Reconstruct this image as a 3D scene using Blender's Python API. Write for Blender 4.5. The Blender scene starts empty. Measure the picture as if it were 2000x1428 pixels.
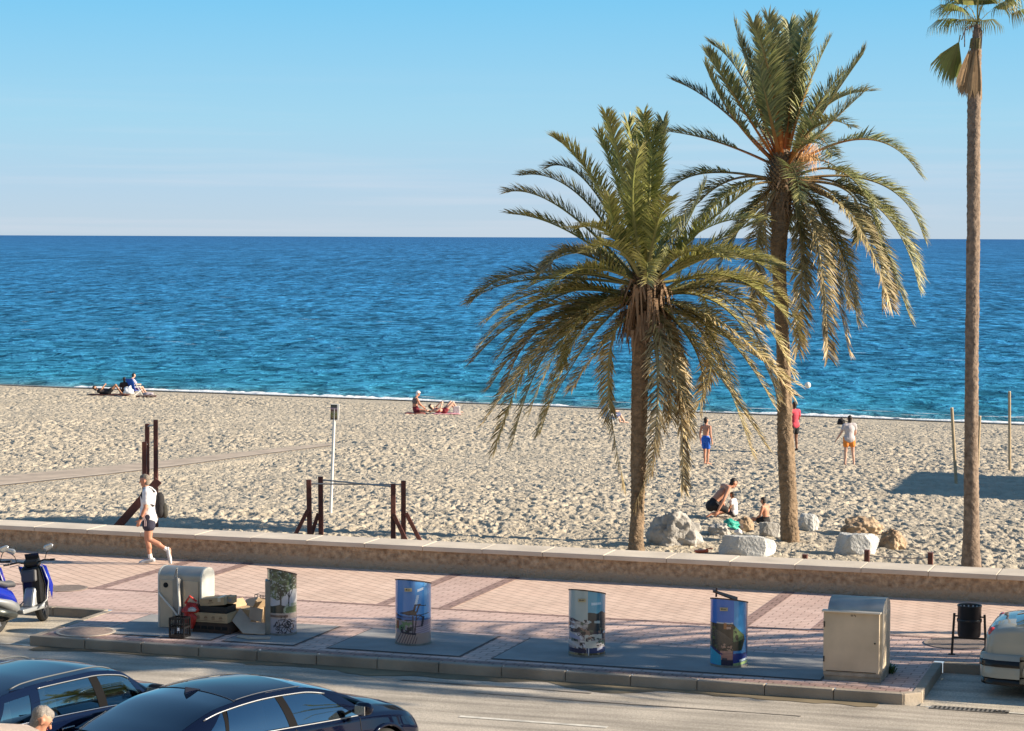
import bpy, bmesh, math, random
import numpy as np
from mathutils import Vector, Matrix, Quaternion, noise as mnoise
R = math.radians
sc = bpy.context.scene
COL = sc.collection
# ------------------------------------------------------------------ camera
FPX, CX, CY, CAMZ = 4480.0, 1000.0, 714.0, 6.3
PITCH, ROLL = math.atan(251.0 / FPX), R(0.229)
F = Vector((0, math.cos(PITCH), -math.sin(PITCH)))
U0 = Vector((0, math.sin(PITCH), math.cos(PITCH)))
R0 = Vector((1, 0, 0))
CR = R0 * math.cos(ROLL) + U0 * math.sin(ROLL)
CU = -R0 * math.sin(ROLL) + U0 * math.cos(ROLL)
cam_d = bpy.data.cameras.new('camera')
cam_d.lens = FPX / 2000 * 36
cam_d.sensor_width = 36
cam_d.clip_start = 0.5
cam_d.clip_end = 90000
cam = bpy.data.objects.new('camera', cam_d)
COL.objects.link(cam)
m = Matrix((CR, CU, -F)).transposed().to_4x4()
m.translation = Vector((0, 0, CAMZ))
cam.matrix_world = m
sc.camera = cam
# ------------------------------------------------------------------ light
SUN_EL, SUN_AZ = R(23), R(7)          # azimuth: degrees from +X towards the viewer
S = Vector((math.cos(SUN_AZ) * math.cos(SUN_EL), -math.sin(SUN_AZ) * math.cos(SUN_EL), math.sin(SUN_EL)))
sd = bpy.data.lights.new('sun', 'SUN')
sd.energy = 4.8
sd.angle = R(0.5)
sd.color = (1.0, 0.86, 0.68)
so = bpy.data.objects.new('sun', sd)
COL.objects.link(so)
so.rotation_euler = S.to_track_quat('Z', 'Y').to_euler()
w = bpy.data.worlds.new('World')
sc.world = w
w.use_nodes = True
nt = w.node_tree
nt.nodes.clear()
def N(t, k, **kw):
    n = t.nodes.new(k)
    for a, b in kw.items():
        if a in n.inputs.keys():
            n.inputs[a].default_value = b
        else:
            setattr(n, a, b)
    return n
sky = N(nt, 'ShaderNodeTexSky', sky_type='NISHITA', sun_disc=False, sun_elevation=SUN_EL,
        sun_rotation=math.pi / 2 + SUN_AZ, altitude=10, air_density=1.0, dust_density=0.6, ozone_density=2.5)
tc = N(nt, 'ShaderNodeTexCoord')
sep = N(nt, 'ShaderNodeSeparateXYZ')
nt.links.new(tc.outputs['Generated'], sep.inputs[0])
# the band above the horizon is tinted by elevation: pale lilac at the horizon to clear blue higher up
ramp = N(nt, 'ShaderNodeValToRGB')
nt.links.new(sep.outputs['Z'], ramp.inputs[0])
SKY_STOPS = [(0.0, (0.285, 0.355, 0.425)), (0.022, (0.235, 0.345, 0.45)), (0.05, (0.185, 0.352, 0.468)), (0.105, (0.09, 0.305, 0.48)), (0.30, (0.085, 0.20, 0.34)), (1.0, (0.035, 0.08, 0.18))]
el = ramp.color_ramp.elements
el[0].position, el[0].color = SKY_STOPS[0][0], SKY_STOPS[0][1] + (1,)
el[1].position, el[1].color = SKY_STOPS[-1][0], SKY_STOPS[-1][1] + (1,)
for p_, c_ in SKY_STOPS[1:-1]:
    e_ = el.new(p_); e_.color = c_ + (1,)
# thin low cloud streaks
mp = N(nt, 'ShaderNodeMapping'); mp.inputs['Scale'].default_value = (4.0, 4.0, 110.0)
nt.links.new(tc.outputs['Generated'], mp.inputs[0])
nz = N(nt, 'ShaderNodeTexNoise'); nz.inputs['Scale'].default_value = 1.6; nz.inputs['Detail'].default_value = 6
nt.links.new(mp.outputs[0], nz.inputs[0])
cr = N(nt, 'ShaderNodeMapRange'); cr.inputs[1].default_value = 0.5; cr.inputs[2].default_value = 0.75; cr.inputs[4].default_value = 0.24
nt.links.new(nz.outputs[0], cr.inputs[0])
lo = N(nt, 'ShaderNodeMapRange'); lo.inputs[1].default_value = 0.075; lo.inputs[2].default_value = 0.02; lo.inputs[3].default_value = 0; lo.inputs[4].default_value = 1
nt.links.new(sep.outputs['Z'], lo.inputs[0])
ml = N(nt, 'ShaderNodeMath', operation='MULTIPLY')
nt.links.new(cr.outputs[0], ml.inputs[0]); nt.links.new(lo.outputs[0], ml.inputs[1])
cm = N(nt, 'ShaderNodeMix', data_type='RGBA')
cm.inputs[7].default_value = (0.42, 0.42, 0.47, 1)
nt.links.new(ml.outputs[0], cm.inputs[0]); nt.links.new(ramp.outputs[0], cm.inputs[6])
bgc = N(nt, 'ShaderNodeBackground', Strength=0.92)
nt.links.new(cm.outputs[2], bgc.inputs[0])
bgs = N(nt, 'ShaderNodeBackground', Strength=0.06)
nt.links.new(sky.outputs[0], bgs.inputs[0])
SKYMIX = 0.86
mx = N(nt, 'ShaderNodeMixShader', Fac=SKYMIX)
nt.links.new(bgs.outputs[0], mx.inputs[1]); nt.links.new(bgc.outputs[0], mx.inputs[2])
ow = N(nt, 'ShaderNodeOutputWorld')
nt.links.new(mx.outputs[0], ow.inputs[0])
sc.view_settings.view_transform = 'Standard'
sc.view_settings.look = 'None'
sc.view_settings.exposure = 1.1
sc.view_settings.gamma = 1.0
sc.cycles.max_bounces = 8
sc.cycles.transparent_max_bounces = 8

# ------------------------------------------------------------------ frames
A = R(18.5)                    # promenade direction: u runs right along the wall, v towards the sea
ROTZ = -A
def uv2w(u, v, z=0.0):
    return Vector((u * math.cos(A) + v * math.sin(A), -u * math.sin(A) + v * math.cos(A), z))
def w2uv(p):
    return p[0] * math.cos(A) - p[1] * math.sin(A), p[0] * math.sin(A) + p[1] * math.cos(A)
def ray(px, py):
    return F + CR * ((px - CX) / FPX) + CU * ((CY - py) / FPX)
def at(px, py, z=0.0):
    d = ray(px, py); t = (z - CAMZ) / d.z
    return Vector((d.x * t, d.y * t, z))
def atY(px, py, Y):
    d = ray(px, py); t = Y / d.y
    return Vector((d.x * t, Y, CAMZ + d.z * t))
SEA_Z = -2.0
_zs = [(0, -.35), (38, -.35), (46, -.42), (69.5, -.9), (96, -1.62), (102.2, -2.0), (112, -2.6), (160, -6)]
def sand_z(x, y):
    return float(np.interp(x * .432 + y * .902, [a for a, b in _zs], [b for a, b in _zs]))
def on_sand(px, py):
    z = -.8
    for _ in range(12):
        p = at(px, py, z); z = .5 * z + .5 * sand_z(p.x, p.y)
    p = at(px, py, z)
    return p

# ------------------------------------------------------------------ materials
MATS = {}
def mat(name, col, rough=.6, metal=0., var=.0, scale=8., bump=0., bscale=None, coat=0., spec=.5, dark=None, emis=None, trans=0., detail=5):
    if name in MATS: return MATS[name]
    m = bpy.data.materials.new(name); m.use_nodes = True
    t = m.node_tree; b = t.nodes['Principled BSDF']
    b.inputs['Roughness'].default_value = rough; b.inputs['Metallic'].default_value = metal
    b.inputs['Coat Weight'].default_value = coat; b.inputs['Coat Roughness'].default_value = .04
    b.inputs['Specular IOR Level'].default_value = spec
    b.inputs['Transmission Weight'].default_value = trans
    tc = t.nodes.new('ShaderNodeTexCoord')
    c = tuple(col) + (1,)
    b.inputs['Base Color'].default_value = c
    n = t.nodes.new('ShaderNodeTexNoise'); n.inputs['Scale'].default_value = scale; n.inputs['Detail'].default_value = detail
    t.links.new(tc.outputs['Object'], n.inputs['Vector'])
    if var > 0:
        mr = t.nodes.new('ShaderNodeMapRange'); mr.inputs[1].default_value = .3; mr.inputs[2].default_value = .7
        t.links.new(n.outputs[0], mr.inputs[0])
        mi = t.nodes.new('ShaderNodeMix'); mi.data_type = 'RGBA'
        d = dark or tuple(x * (1 - var) for x in col)
        mi.inputs[6].default_value = tuple(d) + (1,)
        mi.inputs[7].default_value = tuple(min(1, x * (1 + var * .5)) for x in col) + (1,)
        t.links.new(mr.outputs[0], mi.inputs[0]); t.links.new(mi.outputs[2], b.inputs['Base Color'])
        mr2 = t.nodes.new('ShaderNodeMapRange'); mr2.inputs[3].default_value = max(0, rough - .12 * (rough > .1)); mr2.inputs[4].default_value = min(1, rough + .12 * (rough > .1))
        t.links.new(n.outputs[0], mr2.inputs[0]); t.links.new(mr2.outputs[0], b.inputs['Roughness'])
    if bump > 0:
        n2 = t.nodes.new('ShaderNodeTexNoise'); n2.inputs['Scale'].default_value = bscale or scale * 4; n2.inputs['Detail'].default_value = 6
        t.links.new(tc.outputs['Object'], n2.inputs['Vector'])
        bp = t.nodes.new('ShaderNodeBump'); bp.inputs['Strength'].default_value = 1; bp.inputs['Distance'].default_value = bump
        t.links.new(n2.outputs[0], bp.inputs['Height']); t.links.new(bp.outputs[0], b.inputs['Normal'])
    if emis:
        b.inputs['Emission Color'].default_value = tuple(emis) + (1,); b.inputs['Emission Strength'].default_value = 1
    MATS[name] = m
    return m
def attr_mat(name, rough=.6, coat=0., var=.15, scale=30., transl=0., spec=.5, attr='Col'):
    if name in MATS: return MATS[name]
    m = bpy.data.materials.new(name); m.use_nodes = True
    t = m.node_tree; b = t.nodes['Principled BSDF']
    a = t.nodes.new('ShaderNodeAttribute'); a.attribute_name = attr
    tc = t.nodes.new('ShaderNodeTexCoord'); n = t.nodes.new('ShaderNodeTexNoise'); n.inputs['Scale'].default_value = scale
    t.links.new(tc.outputs['Object'], n.inputs['Vector'])
    mr = t.nodes.new('ShaderNodeMapRange'); mr.inputs[3].default_value = 1 - var; mr.inputs[4].default_value = 1 + var
    t.links.new(n.outputs[0], mr.inputs[0])
    vm = t.nodes.new('ShaderNodeVectorMath'); vm.operation = 'SCALE'
    t.links.new(a.outputs['Color'], vm.inputs[0]); t.links.new(mr.outputs[0], vm.inputs['Scale'])
    t.links.new(vm.outputs[0], b.inputs['Base Color'])
    b.inputs['Roughness'].default_value = rough; b.inputs['Coat Weight'].default_value = coat; b.inputs['Specular IOR Level'].default_value = spec
    if transl > 0:
        tr = t.nodes.new('ShaderNodeBsdfTranslucent'); t.links.new(vm.outputs[0], tr.inputs[0])
        ms = t.nodes.new('ShaderNodeMixShader'); ms.inputs[0].default_value = transl
        o = t.nodes['Material Output']
        t.links.new(b.outputs[0], ms.inputs[1]); t.links.new(tr.outputs[0], ms.inputs[2]); t.links.new(ms.outputs[0], o.inputs[0])
    MATS[name] = m
    return m

# ------------------------------------------------------------------ object helpers
def tag(o, label=None, cat=None, group=None, kind=None):
    if label: o['label'] = label
    if cat: o['category'] = cat
    if group: o['group'] = group
    if kind: o['kind'] = kind
    return o
def thing(name, label, cat, loc=(0, 0, 0), rz=0., group=None):
    o = bpy.data.objects.new(name, None); COL.objects.link(o)
    o.empty_display_size = .2
    o.location = loc; o.rotation_euler = (0, 0, rz)
    return tag(o, label, cat, group)
def link(name, me, mt=None, parent=None, smooth=False):
    o = bpy.data.objects.new(name, me); COL.objects.link(o)
    if mt is not None:
        for x in (mt if isinstance(mt, (list, tuple)) else [mt]): me.materials.append(x)
    if parent is not None: o.parent = parent
    if smooth:
        me.polygons.foreach_set('use_smooth', [True] * len(me.polygons))
    return o
def obj(name, bm, mt, parent=None, smooth=False, loc=None, bevel=0., auto=None):
    me = bpy.data.meshes.new(name)
    bmesh.ops.recalc_face_normals(bm, faces=bm.faces)
    bm.to_mesh(me); bm.free()
    o = link(name, me, mt, parent, smooth)
    if auto: me.set_sharp_from_angle(angle=R(auto)); 
    if loc is not None: o.location = loc
    if bevel:
        md = o.modifiers.new('bevel', 'BEVEL'); md.width = bevel; md.segments = 2; md.limit_method = 'ANGLE'
    return o
def meshdata(name, V, Fc, mt, parent=None, smooth=False, cols=None, attr='Col'):
    me = bpy.data.meshes.new(name)
    me.from_pydata([tuple(v) for v in V] if not isinstance(V, np.ndarray) else V.tolist(), [], Fc)
    if cols is not None:
        a = me.color_attributes.new(attr, 'FLOAT_COLOR', 'POINT')
        c = np.ones((len(cols), 4), dtype=np.float32); c[:, :3] = np.asarray(cols, dtype=np.float32)[:, :3]
        a.data.foreach_set('color', c.ravel())
    me.update()
    return link(name, me, mt, parent, smooth)
def BM(): return bmesh.new()
def box(bm, c, s, rot=None):
    r = bmesh.ops.create_cube(bm, size=1)
    M = Matrix.Translation(Vector(c)) @ (rot.to_matrix().to_4x4() if rot is not None else Matrix.Identity(4)) @ Matrix.Diagonal((s[0], s[1], s[2], 1))
    bmesh.ops.transform(bm, matrix=M, verts=r['verts'])
    return r['verts']
def bar(bm, p0, p1, r0, r1=None, seg=10, square=False):
    p0, p1 = Vector(p0), Vector(p1); r1 = r0 if r1 is None else r1
    d = p1 - p0
    r = bmesh.ops.create_cone(bm, cap_ends=True, segments=4 if square else seg, radius1=r0 * (1.414 if square else 1), radius2=r1 * (1.414 if square else 1), depth=d.length)
    q = d.to_track_quat('Z', 'Y')
    M = Matrix.Translation((p0 + p1) / 2) @ q.to_matrix().to_4x4()
    if square: M = M @ Matrix.Rotation(R(45), 4, 'Z')
    bmesh.ops.transform(bm, matrix=M, verts=r['verts'])
    return r['verts']
def tube(bm, pts, rad, seg=8, caps=True):
    pts = [Vector(p) for p in pts]; n = len(pts)
    rad = [rad] * n if isinstance(rad, (int, float)) else rad
    rings = []; prev = None
    for i, p in enumerate(pts):
        t = (pts[min(i + 1, n - 1)] - pts[max(i - 1, 0)]).normalized()
        if prev is None:
            a = t.orthogonal().normalized()
        else:
            a = (prev - t * prev.dot(t)).normalized()
        prev = a; b = t.cross(a)
        rings.append([bm.verts.new(p + (a * math.cos(2 * math.pi * k / seg) + b * math.sin(2 * math.pi * k / seg)) * rad[i]) for k in range(seg)])
    for i in range(n - 1):
        for k in range(seg):
            bm.faces.new((rings[i][k], rings[i][(k + 1) % seg], rings[i + 1][(k + 1) % seg], rings[i + 1][k]))
    if caps:
        bm.faces.new(rings[0][::-1]); bm.faces.new(rings[-1])
    return rings
def prism(bm, pts, z0, z1):
    a = [bm.verts.new((x, y, z0)) for x, y in pts]; b = [bm.verts.new((x, y, z1)) for x, y in pts]
    n = len(pts)
    for i in range(n): bm.faces.new((a[i], a[(i + 1) % n], b[(i + 1) % n], b[i]))
    bm.faces.new(a[::-1]); bm.faces.new(b)
    return a + b
def sphere(bm, c, r, seg=12, sc_=(1, 1, 1)):
    q = bmesh.ops.create_uvsphere(bm, u_segments=seg, v_segments=max(6, seg // 2 + 1), radius=r)
    bmesh.ops.transform(bm, matrix=Matrix.Translation(Vector(c)) @ Matrix.Diagonal((*sc_, 1)), verts=q['verts'])
    return q['verts']
def lathe(bm, prof, seg=32, c=(0, 0, 0), caps=True):
    rings = [[bm.verts.new((c[0] + r * math.cos(2 * math.pi * k / seg), c[1] + r * math.sin(2 * math.pi * k / seg), c[2] + z)) for k in range(seg)] for r, z in prof]
    for i in range(len(rings) - 1):
        for k in range(seg):
            bm.faces.new((rings[i][k], rings[i][(k + 1) % seg], rings[i + 1][(k + 1) % seg], rings[i + 1][k]))
    if caps:
        bm.faces.new(rings[0][::-1]); bm.faces.new(rings[-1])
    return rings
def copy_tree(o, parent=None):
    c = o.copy(); COL.objects.link(c); c.parent = parent
    for ch in list(o.children): copy_tree(ch, c)
    return c
# vectorised value noise
_rs = np.random.RandomState(7)
_P = _rs.rand(256, 256)
def vnoise(x, y):
    xi = np.floor(x).astype(int); yi = np.floor(y).astype(int)
    fx = x - xi; fy = y - yi
    fx = fx * fx * (3 - 2 * fx); fy = fy * fy * (3 - 2 * fy)
    a = _P[xi % 256, yi % 256]; b = _P[(xi + 1) % 256, yi % 256]; c = _P[xi % 256, (yi + 1) % 256]; d = _P[(xi + 1) % 256, (yi + 1) % 256]
    return (a * (1 - fx) + b * fx) * (1 - fy) + (c * (1 - fx) + d * fx) * fy
def fbm(x, y, o=4):
    s = 0; a = .5; t = 0
    for k in range(o):
        s = s + a * vnoise(x * 2 ** k + 17.3 * k, y * 2 ** k + 9.1 * k); t += a; a *= .5
    return s / t
def grid_mesh(name, X, Y, Z, mt, smooth=True, parent=None, mask=None):
    ny, nx = X.shape
    V = np.stack([X.ravel(), Y.ravel(), Z.ravel()], 1)
    idx = np.arange(nx * ny).reshape(ny, nx)
    Q = np.stack([idx[:-1, :-1].ravel(), idx[:-1, 1:].ravel(), idx[1:, 1:].ravel(), idx[1:, :-1].ravel()], 1)
    if mask is not None: Q = Q[mask.ravel()]
    me = bpy.data.meshes.new(name)
    me.vertices.add(len(V)); me.vertices.foreach_set('co', V.astype(np.float32).ravel())
    me.loops.add(len(Q) * 4); me.loops.foreach_set('vertex_index', Q.astype(np.int32).ravel())
    me.polygons.add(len(Q)); me.polygons.foreach_set('loop_start', np.arange(0, len(Q) * 4, 4, dtype=np.int32)); me.polygons.foreach_set('loop_total', np.full(len(Q), 4, dtype=np.int32))
    me.update(calc_edges=True); me.validate()
    return link(name, me, mt, parent, smooth)
# ================================================================== SETTING
# ---- sand
def m_sand():
    m = mat('sand_grain', (.43, .375, .29), rough=.95, var=.2, scale=1.2, bump=.078, bscale=7.5, spec=.15)
    t = m.node_tree
    for n in t.nodes:
        if n.type == 'TEX_NOISE' and abs(n.inputs['Scale'].default_value - 7.5) < 1e-4 and not any(l.from_node.type == 'MAPPING' for l in n.inputs['Vector'].links):
            tc = [q for q in t.nodes if q.type == 'TEX_COORD'][0]; mp_ = N(t, 'ShaderNodeMapping'); mp_.inputs['Scale'].default_value = (1.0, .42, 1.0)
            t.links.new(tc.outputs['Object'], mp_.inputs[0]); t.links.new(mp_.outputs[0], n.inputs['Vector']); n.inputs['Detail'].default_value = 2.5; n.inputs['Distortion'].default_value = .6
    return m
def sand_height(X, Y):
    ws = X * .432 + Y * .902
    base = np.interp(ws, [a for a, b in _zs], [b for a, b in _zs])
    # trampled hollows: bright floor and darker rims at two sizes
    wx = X + .35 * fbm(X * 1.1, Y * 1.1, 2); wy = Y + .35 * fbm(X * 1.1 + 40, Y * 1.1 + 11, 2)
    n1 = vnoise(wx * 7.2, wy * 3.6); n2 = vnoise(wx * 12 + 9, wy * 6.0 + 3); wear = np.clip((fbm(X * .16 + 5, Y * .10, 3) - .22) * 4, .6, 1); n3 = fbm(X * .25, Y * .25, 3)
    n4 = vnoise(wx * 9 + 2, wy * 7 + 5)
    h = wear * (.045 - .055 * np.clip((n1 - .40) * 2.2, 0, 1) - .03 * np.clip((n2 - .45) * 2.4, 0, 1)) + .012 * n4 + .20 * (n3 - .5)
    damp = np.clip((101 - ws) / 8, .06, 1)
    # the buried walkway is flat
    return base + (h - .055) * damp * walk_damp(X, Y)
WALK = [(-60, 955, 23), (0, 940, 19), (200, 920, 17), (330, 906, 14), (450, 891, 11), (560, 878, 8), (650, 868, 5)]
_wl = []
for px, py, hh in WALK:
    a_, b_ = on_sand(px, py - hh / 2), on_sand(px, py + hh / 2)
    _wl.append((a_, b_))
def walk_damp(X, Y):
    d = np.full(X.shape, 99.)
    for (a, b), (c, e) in zip(_wl[:-1], _wl[1:]):
        p0 = (a + b) / 2; p1 = (c + e) / 2
        hw = ((a - b).length + (c - e).length) / 4
        dx, dy = p1.x - p0.x, p1.y - p0.y; L = dx * dx + dy * dy
        t = np.clip(((X - p0.x) * dx + (Y - p0.y) * dy) / L, 0, 1)
        q = np.hypot(X - p0.x - t * dx, Y - p0.y - t * dy) - hw * .9
        d = np.minimum(d, q)
    return np.clip(d / .5, 0, 1)
def build_sand():
    # fine fan shaped like the view, plus coarse skirts either side
    n = 840
    Yv = 40 * (135 / 40) ** (np.arange(n * 2) / (n * 2 - 1))
    Xr = np.linspace(-.27, .27, 1150)
    Yg, Xg = np.meshgrid(Yv, Xr, indexing='ij')
    X = Xg * Yg; Y = Yg
    v = X * math.sin(A) + Y * math.cos(A)
    Z = sand_height(X, Y)
    mask = (v[:-1, :-1] > 40.75)
    o = grid_mesh('beach_sand', X, Y, Z, m_sand(), mask=mask)
    tag(o, kind='structure')
    for s in (-1, 1):
        Xr2 = np.concatenate([np.linspace(.2695, .32, 20), np.linspace(.34, 1.6, 40)]) * s
        Yg, Xg = np.meshgrid(40 * (135 / 40) ** (np.arange(160) / 159), Xr2, indexing='ij')
        X = Xg * Yg; Y = Yg; v = X * math.sin(A) + Y * math.cos(A)
        o = grid_mesh('beach_sand', X, Y, sand_height(X, Y) * 1.0 - .02, m_sand(), mask=(v[:-1, :-1] > 40.75))
        tag(o, kind='structure')
build_sand()
# ---- walkway of boards half buried in the sand
def strip(name, pairs, dz, mt, n=8):
    V = []; Fc = []
    for (a, b), (c, e) in zip(pairs[:-1], pairs[1:]):
        for k in range(n):
            t = k / n; V += [a.lerp(c, t), b.lerp(e, t)]
    V += [pairs[-1][0], pairs[-1][1]]
    V = [Vector((p.x, p.y, sand_z(p.x, p.y) + dz)) for p in V]
    m_ = len(V) // 2
    Fc = [(2 * i, 2 * i + 1, 2 * i + 3, 2 * i + 2) for i in range(m_ - 1)]
    return meshdata(name, V, Fc, mt)
wk = strip('walkway', _wl, .006, mat('walkway_board', (.43, .345, .265), rough=.85, var=.25, scale=1.5, bump=.01, bscale=3))
tag(wk, kind='structure')
_ed = [((b - a).normalized() * -.12 + b, b + (b - a).normalized() * .06) for a, b in _wl]
tag(strip('walkway_edge', _ed, .045, mat('walkway_edge_stone', (.58, .48, .36), rough=.9, var=.15, scale=2)), kind='structure')
# ---- sea
def m_sea():
    m = bpy.data.materials.new('sea_water'); m.use_nodes = True; t = m.node_tree; b = t.nodes['Principled BSDF']
    g = N(t, 'ShaderNodeNewGeometry'); sx = N(t, 'ShaderNodeSeparateXYZ'); t.links.new(g.outputs['Position'], sx.inputs[0])
    # distance off the shoreline
    a1 = N(t, 'ShaderNodeMath', operation='MULTIPLY'); a1.inputs[1].default_value = .432; t.links.new(sx.outputs[0], a1.inputs[0])
    a2 = N(t, 'ShaderNodeMath', operation='MULTIPLY_ADD'); a2.inputs[1].default_value = .902; t.links.new(sx.outputs[1], a2.inputs[0]); t.links.new(a1.outputs[0], a2.inputs[2])
    a3 = N(t, 'ShaderNodeMath', operation='SUBTRACT'); a3.inputs[1].default_value = 102.2; t.links.new(a2.outputs[0], a3.inputs[0])
    lg = N(t, 'ShaderNodeMath', operation='ADD'); lg.inputs[1].default_value = 3.; t.links.new(a3.outputs[0], lg.inputs[0])
    l2 = N(t, 'ShaderNodeMath', operation='LOGARITHM'); l2.inputs[1].default_value = 10; t.links.new(lg.outputs[0], l2.inputs[0])
    mr = N(t, 'ShaderNodeMapRange'); mr.inputs[1].default_value = .4; mr.inputs[2].default_value = 4.0; t.links.new(l2.outputs[0], mr.inputs[0])
    rp = N(t, 'ShaderNodeValToRGB'); t.links.new(mr.outputs[0], rp.inputs[0])
    st = SEA_STOPS
    e = rp.color_ramp.elements
    e[0].position, e[0].color = st[0][0], st[0][1] + (1,); e[1].position, e[1].color = st[-1][0], st[-1][1] + (1,)
    for p_, c_ in st[1:-1]: k = e.new(p_); k.color = c_ + (1,)
    # wave noises in world metres, crests running along the shore; wavelengths grow with distance
    def mapped(sx_, sy_, rot=-.44):
        q = N(t, 'ShaderNodeMapping'); q.inputs['Rotation'].default_value = (0, 0, -rot); q.inputs['Scale'].default_value = (sx_, sy_, 1)
        t.links.new(g.outputs['Position'], q.inputs[0]); return q
    def noise(q, scale, det, dist=.3):
        n = N(t, 'ShaderNodeTexNoise'); n.inputs['Scale'].default_value = scale; n.inputs['Detail'].default_value = det; n.inputs['Distortion'].default_value = dist
        n.inputs['Roughness'].default_value = .55
        t.links.new(q.outputs[0], n.inputs[0]); return n
    def remap(sock, a, b, c, d):
        q = N(t, 'ShaderNodeMapRange'); q.inputs[1].default_value = a; q.inputs[2].default_value = b; q.inputs[3].default_value = c; q.inputs[4].default_value = d
        t.links.new(sock, q.inputs[0]); return q.outputs[0]
    def mul(a, b):
        q = N(t, 'ShaderNodeMath', operation='MULTIPLY'); t.links.new(a, q.inputs[0]); t.links.new(b, q.inputs[1]); return q.outputs[0]
    def fade(sock, w_):       # 1 + (x - 1) * weight
        q = N(t, 'ShaderNodeMath', operation='MULTIPLY_ADD'); s1 = N(t, 'ShaderNodeMath', operation='SUBTRACT'); s1.inputs[1].default_value = 1; t.links.new(sock, s1.inputs[0])
        t.links.new(s1.outputs[0], q.inputs[0]); t.links.new(w_, q.inputs[1]); q.inputs[2].default_value = 1; return q.outputs[0]
    n1 = noise(mapped(1.0, .7), .78, 8, .6); n2 = noise(mapped(.9, 1.0, -.2), .13, 6); nB = noise(mapped(1.0, .20, 0), .70, 7, .5); nC = noise(mapped(1.0, .07, 0), .27, 7, .4); n3 = noise(mapped(.6, 1.0), .010, 8)
    LW = l2.outputs[0]
    k = mul(fade(remap(n1.outputs[0], .36, .64, .42, 1.5), remap(LW, 2.1, 2.9, 1, .25)), remap(n2.outputs[0], .3, .7, .80, 1.22))  # bright crests and shaded troughs are painted into the water colour
    k = mul(k, fade(remap(nB.outputs[0], .36, .64, .50, 1.45), mul(remap(LW, 1.5, 2.1, 0, 1), remap(LW, 2.5, 3.1, 1, .2))))
    k = mul(k, fade(remap(nC.outputs[0], .36, .64, .58, 1.38), remap(LW, 2.2, 2.8, 0, 1)))
    k = mul(k, remap(n3.outputs[0], .3, .7, .88, 1.10))
    vs = N(t, 'ShaderNodeVectorMath', operation='SCALE'); t.links.new(rp.outputs[0], vs.inputs[0]); t.links.new(k, vs.inputs['Scale'])
    hs = N(t, 'ShaderNodeMath', operation='MULTIPLY_ADD'); hs.inputs[1].default_value = 1.5; t.links.new(n2.outputs[0], hs.inputs[0]); t.links.new(n1.outputs[0], hs.inputs[2])
    bp = N(t, 'ShaderNodeBump', Strength=1.0, Distance=.5); t.links.new(hs.outputs[0], bp.inputs['Height'])
    # water body colour plus a rough sheen: the facing wave slopes never reach the mirror-like grazing angle
    df = N(t, 'ShaderNodeBsdfDiffuse'); t.links.new(vs.outputs[0], df.inputs[0]); t.links.new(bp.outputs[0], df.inputs['Normal'])
    gl = N(t, 'ShaderNodeBsdfGlossy'); gl.inputs['Roughness'].default_value = .28; gl.inputs['Color'].default_value = (.8, .9, 1, 1); t.links.new(bp.outputs[0], gl.inputs['Normal'])
    mx_ = N(t, 'ShaderNodeMixShader'); t.links.new(remap(n1.outputs[0], .45, .68, .02, .14), mx_.inputs[0]); t.links.new(df.outputs[0], mx_.inputs[1]); t.links.new(gl.outputs[0], mx_.inputs[2])
    t.links.new(mx_.outputs[0], t.nodes['Material Output'].inputs[0])
    return m
SEA_STOPS = [(0.0, (.14, .23, .21)), (.09, (.050, .21, .30)), (.2, (.030, .205, .33)), (.35, (.028, .180, .33)), (.55, (.028, .158, .325)), (.75, (.032, .150, .325)), (1.0, (.032, .130, .30))]
MSEA = m_sea()
def build_sea():
    ys = np.concatenate([np.linspace(80, 200, 481), 200 * (60000 / 200) ** (np.arange(1, 260) / 259)])
    xr = np.linspace(-.36, .36, 300)
    Yg, Xg = np.meshgrid(ys, xr, indexing='ij')
    X = Xg * Yg; Y = Yg
    ws = X * .432 + Y * .902 - 102.2
    us = X * .902 - Y * .432
    amp = np.clip((ws + 2) / 15, .1, 1) * np.clip(1.4 - Y / 900., 0, 1)
    Z = SEA_Z + amp * (.22 * (fbm(us * .18, ws * .42, 4) - .5) + .10 * (fbm(us * .9, ws * 1.7, 3) - .5))
    # a low breaker near the edge
    Z += .12 * np.exp(-((ws - 2.4 - 1.2 * (fbm(us * .07, us * 0, 3) - .5)) / .7) ** 2)
    o = grid_mesh('sea', X, Y, Z, MSEA); tag(o, kind='structure')
    for s in (-1, 1):
        xs = np.array([.355, .6, 1.2, 3.0]) * s
        Yg, Xg = np.meshgrid(80 * (60000 / 80) ** (np.arange(60) / 59), xs, indexing='ij')
        o = grid_mesh('sea', Xg * Yg, Yg, Xg * 0 + SEA_Z - .05, MSEA); tag(o, kind='structure')
build_sea()
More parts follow.
